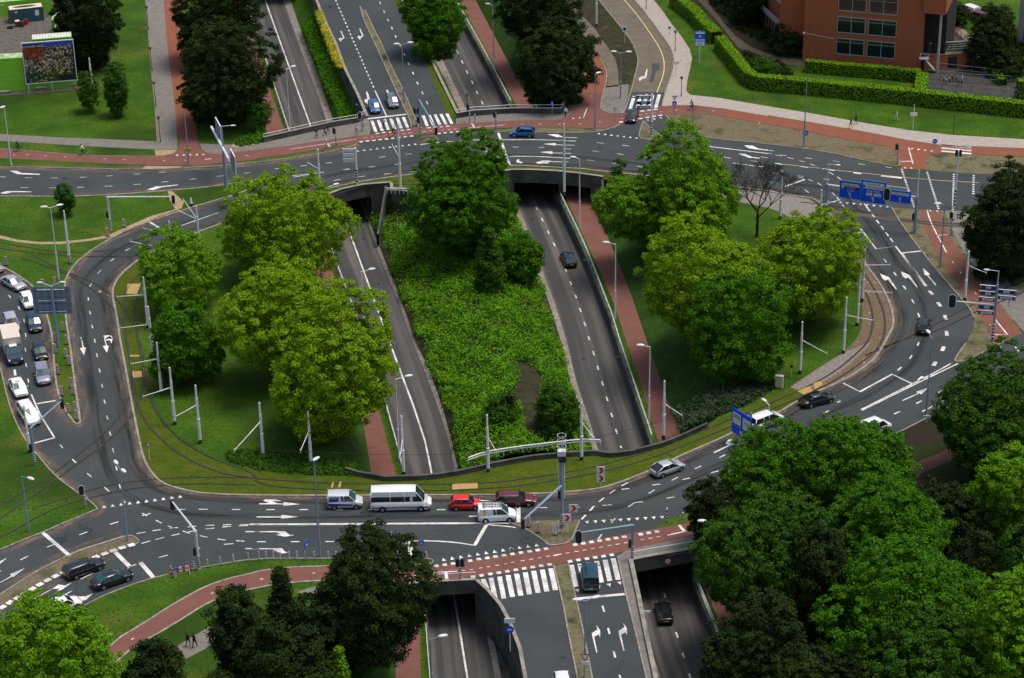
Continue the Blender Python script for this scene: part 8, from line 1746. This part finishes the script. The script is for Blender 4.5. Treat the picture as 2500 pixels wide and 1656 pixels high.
k = container(cc(0, 0, 345, 829), cc(0, 0, 712, 800), 2.5, 2.9, 5.84, 'topmost container with a white ribbed roof above the billboard', LIM2, mk_=False)
Lk = (g(*cc(0, 0, 345, 829)) - g(*cc(0, 0, 712, 800))).length; m = MB()
for i in range(26): m.box((.2 + i * (Lk - .4) / 25, 1.25, 2.95), (.14, 2.4, .07))
m.build('roof_ribs', [WP], k)
railing(zz([cc(0, 0, 100, 885), cc(0, 0, 735, 838)], .02), 'low dark picket fence in front of the green containers', h=.8, gap=.35, rails=(1,), r=.025, m=BLACK, grp='yard railings')
# brick building -------------------------------------------------------------
BRK2 = bpy.data.materials.new('red_brick'); BRK2.use_nodes = True; n_ = BRK2.node_tree; b_ = n_.nodes['Principled BSDF']; b_.inputs['Roughness'].default_value = .9
tc = n_.nodes.new('ShaderNodeTexCoord'); sx = n_.nodes.new('ShaderNodeSeparateXYZ'); cb = n_.nodes.new('ShaderNodeCombineXYZ'); ad = n_.nodes.new('ShaderNodeMath'); n_.links.new(tc.outputs['Object'], sx.inputs[0]); n_.links.new(sx.outputs[0], ad.inputs[0]); n_.links.new(sx.outputs[1], ad.inputs[1]); n_.links.new(ad.outputs[0], cb.inputs[0]); n_.links.new(sx.outputs[2], cb.inputs[1])
bt = n_.nodes.new('ShaderNodeTexBrick'); bt.inputs['Scale'].default_value = 3.2; bt.inputs['Color1'].default_value = (.55, .14, .045, 1); bt.inputs['Color2'].default_value = (.33, .08, .03, 1); bt.inputs['Mortar'].default_value = (.16, .07, .04, 1); bt.inputs['Mortar Size'].default_value = .02; bt.inputs['Bias'].default_value = -.1
n_.links.new(cb.outputs[0], bt.inputs[0]); n_.links.new(bt.outputs[0], b_.inputs['Base Color']); BRK2['mix'] = 'x'
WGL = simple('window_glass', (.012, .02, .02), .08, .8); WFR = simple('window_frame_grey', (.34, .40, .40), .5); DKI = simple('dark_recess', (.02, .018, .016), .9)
bA = g(*cc(3, 0, 318, 556)); bB = g(*cc(3, 0, 1408, 658)); tv = bB - bA; LB = tv.length; bang = math.atan2(tv.y, tv.x)
o = empty('brick_building', bA, bang); tag(o, 'red brick office building with dark square windows at the top right', 'building')
m = MB(); m.box((LB / 2, 9, 12), (LB, 18, 24)); m.build('wall', [BRK2], o)
m = MB(); m.box((-2.4, 10, 12), (4.8, 14, 24)); m.build('side_wing', [BRK2], o)
m = MB(); m.box((LB + 1.8, 5.5, 17.5), (3.7, 13, 14)); m.build('overhanging_bay', [BRK2], o); m = MB(); m.tube((LB + 2.8, 0, 0), (LB + 2.8, 0, 10.6), .22, .22, 10); m.build('column', [simple('pale_column', (.5, .42, .34))], o)
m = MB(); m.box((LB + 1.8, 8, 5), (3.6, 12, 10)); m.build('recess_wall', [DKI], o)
def uX(x, y): return (x - 318) / 1090 * LB
for ci, (x0, x1) in enumerate(((628, 880), (912, 1165))):
    for rw in range(5):
        z0 = 1.75 + rw * 3.83; w_ = uX(x1, 0) - uX(x0, 0); cx = (uX(x0, 0) + uX(x1, 0)) / 2; m = MB(); h = 2.75
        for dx, dz, sx_, sz_ in ((0, h / 2, w_, .12), (0, -h / 2, w_, .14), (w_ / 2, 0, .1, h), (-w_ / 2, 0, .1, h), (0, 0, .1, h), (0, h * .28, w_, .05)): m.box((dx, 0, dz), (sx_, .1, sz_))
        fr = m.build('window', [WFR], o, (cx, -.045, z0 + h / 2)); m = MB(); m.box((0, .02, 0), (w_ - .1, .04, h - .1)); m.build('pane', [WGL], fr)
l = MB(); l.tube((.1, -.05, 4.9), (5.2, -.05, 4.3), .03, .03, 5); l.sphere((.1, -.15, 4.9), .22, 8, 5); l.build('wall_cable', [WP], o)
# long wing going back to the upper left with pale balcony bands
wA = g(*cc(3, 0, 205, 470)); wB = g(*cc(3, 0, -560, -250)); tw_ = wA - wB; LW = tw_.length; o = empty('brick_wing', wB, math.atan2(tw_.y, tw_.x)); tag(o, 'long brick building wing with pale balcony bands left of the main brick front', 'building')
m = MB(); m.box((LW / 2, 5, 10), (LW, 10, 20)); m.build('wall', [BRK2], o)
for z in (3.6, 7.6, 11.6): m = MB(); m.box((LW / 2, -.5, z), (LW, 1.0, .25)); m.box((LW / 2, -1.0, z + .5), (LW, .08, .9)); m.build('balcony', [simple('pale_concrete_band', (.42, .38, .33))], o)
for k_ in range(14):
    m = MB(); m.box((0, 0, 0), (.9, .06, 1.5)); w_ = m.build('window', [WFR], o, (LW - 1.2 - k_ * 1.5, -.04, 1.6)); m = MB(); m.box((0, -.02, 0), (.75, .05, 1.35)); m.build('pane', [WGL], w_)
# low terrace building, ramp, stairs
A = g(*cc(3, 0, 1440, 655)); B = g(*cc(3, 0, 1912, 625)); t = B - A; L = t.length; o = empty('terrace_block', A, math.atan2(t.y, t.x)); tag(o, 'low brick terrace block with a dark slatted fence on its roof', 'building'); m = MB(); m.box((L / 2, 3, 1.3), (L, 6, 2.6)); m.build('wall', [BRK2], o); m = MB(); m.box((L / 2, 3, 2.63), (L + .2, 6.2, .08)); m.build('roof', [CONC], o)
m = MB()
for i in range(7): m.box((1 + i * (L - 1.2) / 6, 1.2, 3.5), (.06, .06, 1.7))
for z in (2.9, 3.3, 3.7, 4.1): m.box((L / 2 + .4, 1.2, z), (L - 1.2, .04, .22))
m.build('slatted_fence', [simple('dark_slats', (.05, .06, .055))], o); m = MB(); m.box((L / 2 + .4, 1.2, 4.38), (L - 1.2, .1, .08)); m.build('handrail', [CREAM], o); m = MB(); m.box((L * .55, -.03, 1.1), (1.6, .05, 2.1)); m.build('garage_door', [DKI], o)
m = MB()
for i in range(8): m.box((-.2 + i * .25, -.9, 2.5 - i * .28), (.3, 1.0, .05))
m.box((-.3, -.9, 2.55), (1.6, 1.2, .06)); 
for x in (-1.0, .4): m.box((x, -1.45, 3.0), (.05, .05, 1.0))
m.box((-.3, -1.45, 3.5), (1.6, .05, .05)); o2 = m.build('metal_stairs', [GALV], None, A + Vector((0, 0, 0))); tag(o2, 'pale metal stairs at the corner of the brick building', 'stairs')
DRK = mat('dark_yard_paving', (.035, .036, .034), (.06, .06, .05), 1, .9)
px_sheet('yard_ground', T(3, 0, 1430, 640, 1910, 625, 2250, 745, 2367, 800, 2500, 960, 1900, 880, 1455, 840), .03, DRK)
px_sheet('yard_ground', T(3, 0, 1430, 640, 1420, 300, 1560, 140, 1600, 170, 1880, 420, 1950, 560, 2230, 745, 1910, 625), .026, DRK)
for pts_, lb in (((1500, 660, 1860, 700, 2255, 745), 'rear rail fence of the fenced yard'), ((1465, 725, 1860, 770, 2240, 790), 'middle rail fence of the fenced yard'), ((1460, 835, 1900, 880, 2300, 920), 'front dark fence of the yard behind the long hedge')):
    railing(zz(T(3, 0, *pts_), .03), lb, h=1.6, gap=2.2, rails=(1, .5), m=simple('grey_fence_steel', (.2, .2, .2)), grp='yard fences')
railing(zz(T(3, 0, 1560, 170, 1700, 290, 1880, 440), .03), 'dark railing along the upper right footpath', h=1.1, gap=1.5, rails=(1, .6, .3), m=BLACK, grp='yard fences')
UPP = mat('brown_paving', (.26, .21, .165), (.2, .16, .125), 1.5, .9)
px_sheet('footpath', T(3, 0, 1590, -60, 1600, 60, 1595, 150, 1700, 260, 1870, 415, 1950, 545, 2080, 610, 2200, 735, 2330, 745, 2700, 700, 2700, 640, 2367, 690, 2290, 640, 2100, 500, 1850, 310, 1700, 150, 1790, 70, 1700, -60), .03, UPP)
BPATH = mat('brown_garden_path', (.15, .105, .07), (.1, .075, .05), 1.5, .95)
px_sheet('garden_path', T(2, 0, 1660, -60, 1760, -60, 1850, 80, 1950, 200, 2060, 330, 2200, 430, 2367, 500, 2700, 560, 2700, 620, 2367, 570, 2200, 520, 2080, 430, 1980, 300, 1860, 150), .034, BPATH)
px_sheet('planting_bed', T(2, 0, 1560, -60, 1660, -60, 1880, 170, 2000, 330, 2100, 450, 2260, 540, 2500, 620, 2500, 690, 2250, 680, 2130, 560, 1930, 310, 1800, 160) , .03, SOIL)
px_sheet('planting_bed', T(2, 0, 1760, -60, 2500, -60, 2700, 560, 2367, 500, 2200, 430, 2060, 330, 1900, 130), .028, SOIL)
scatter('shrubbery', band(T(2, 0, 1820, 30, 1980, 180, 2150, 330, 2367, 420), T(2, 0, 2000, -30, 2200, 120, 2400, 240, 2560, 330)), 900, LEAF['dark'], 'dark shrubs between the garden path and the brick wing', 21, hgt=1.2)
scatter('shrubbery', band(T(2, 0, 2120, 470, 2300, 540, 2500, 600), T(2, 0, 2220, 650, 2367, 690, 2600, 700)), 500, LEAF['dark'], 'dark shrubs between the garden path and the long hedge', 22, hgt=.8)
scatter('shrubbery', band(T(3, 0, 1850, 180, 2100, 380, 2300, 560), T(3, 0, 2050, 60, 2250, 260, 2450, 500)), 1400, LEAF['dark'], 'dark shrubs right of the upper right footpath', 23, hgt=1.5)
scatter('shrubbery', band(T(3, 0, 2300, 840, 2500, 840), T(3, 0, 2250, 1000, 2500, 1000)), 300, LEAF['dark'], 'dark shrubs at the right end of the long hedge', 24, hgt=1.0)
A = g(*cc(3, 0, 2295, 430)); B = g(*cc(3, 0, 2700, 520)); t = B - A; L = t.length; o = empty('grey_building', A, math.atan2(t.y, t.x)); tag(o, 'pale grey building with louvred windows cut off by the right edge', 'building'); m = MB(); m.box((L / 2, 8, 10), (L, 16, 20)); m.build('wall', [simple('pale_grey_wall', (.36, .38, .42), .8)], o)
for z in (1.6, 5.2, 8.8): m = MB(); m.box((L / 2 + .6, -.04, z + .8), (L - 1.2, .06, 1.9)); w_ = m.build('window', [WGL], o); m = MB(); [m.box((L / 2 + .6, -.1, z + .1 + i * .45), (L - 1.2, .05, .08)) for i in range(4)]; m.build('louvre', [WFR], w_)
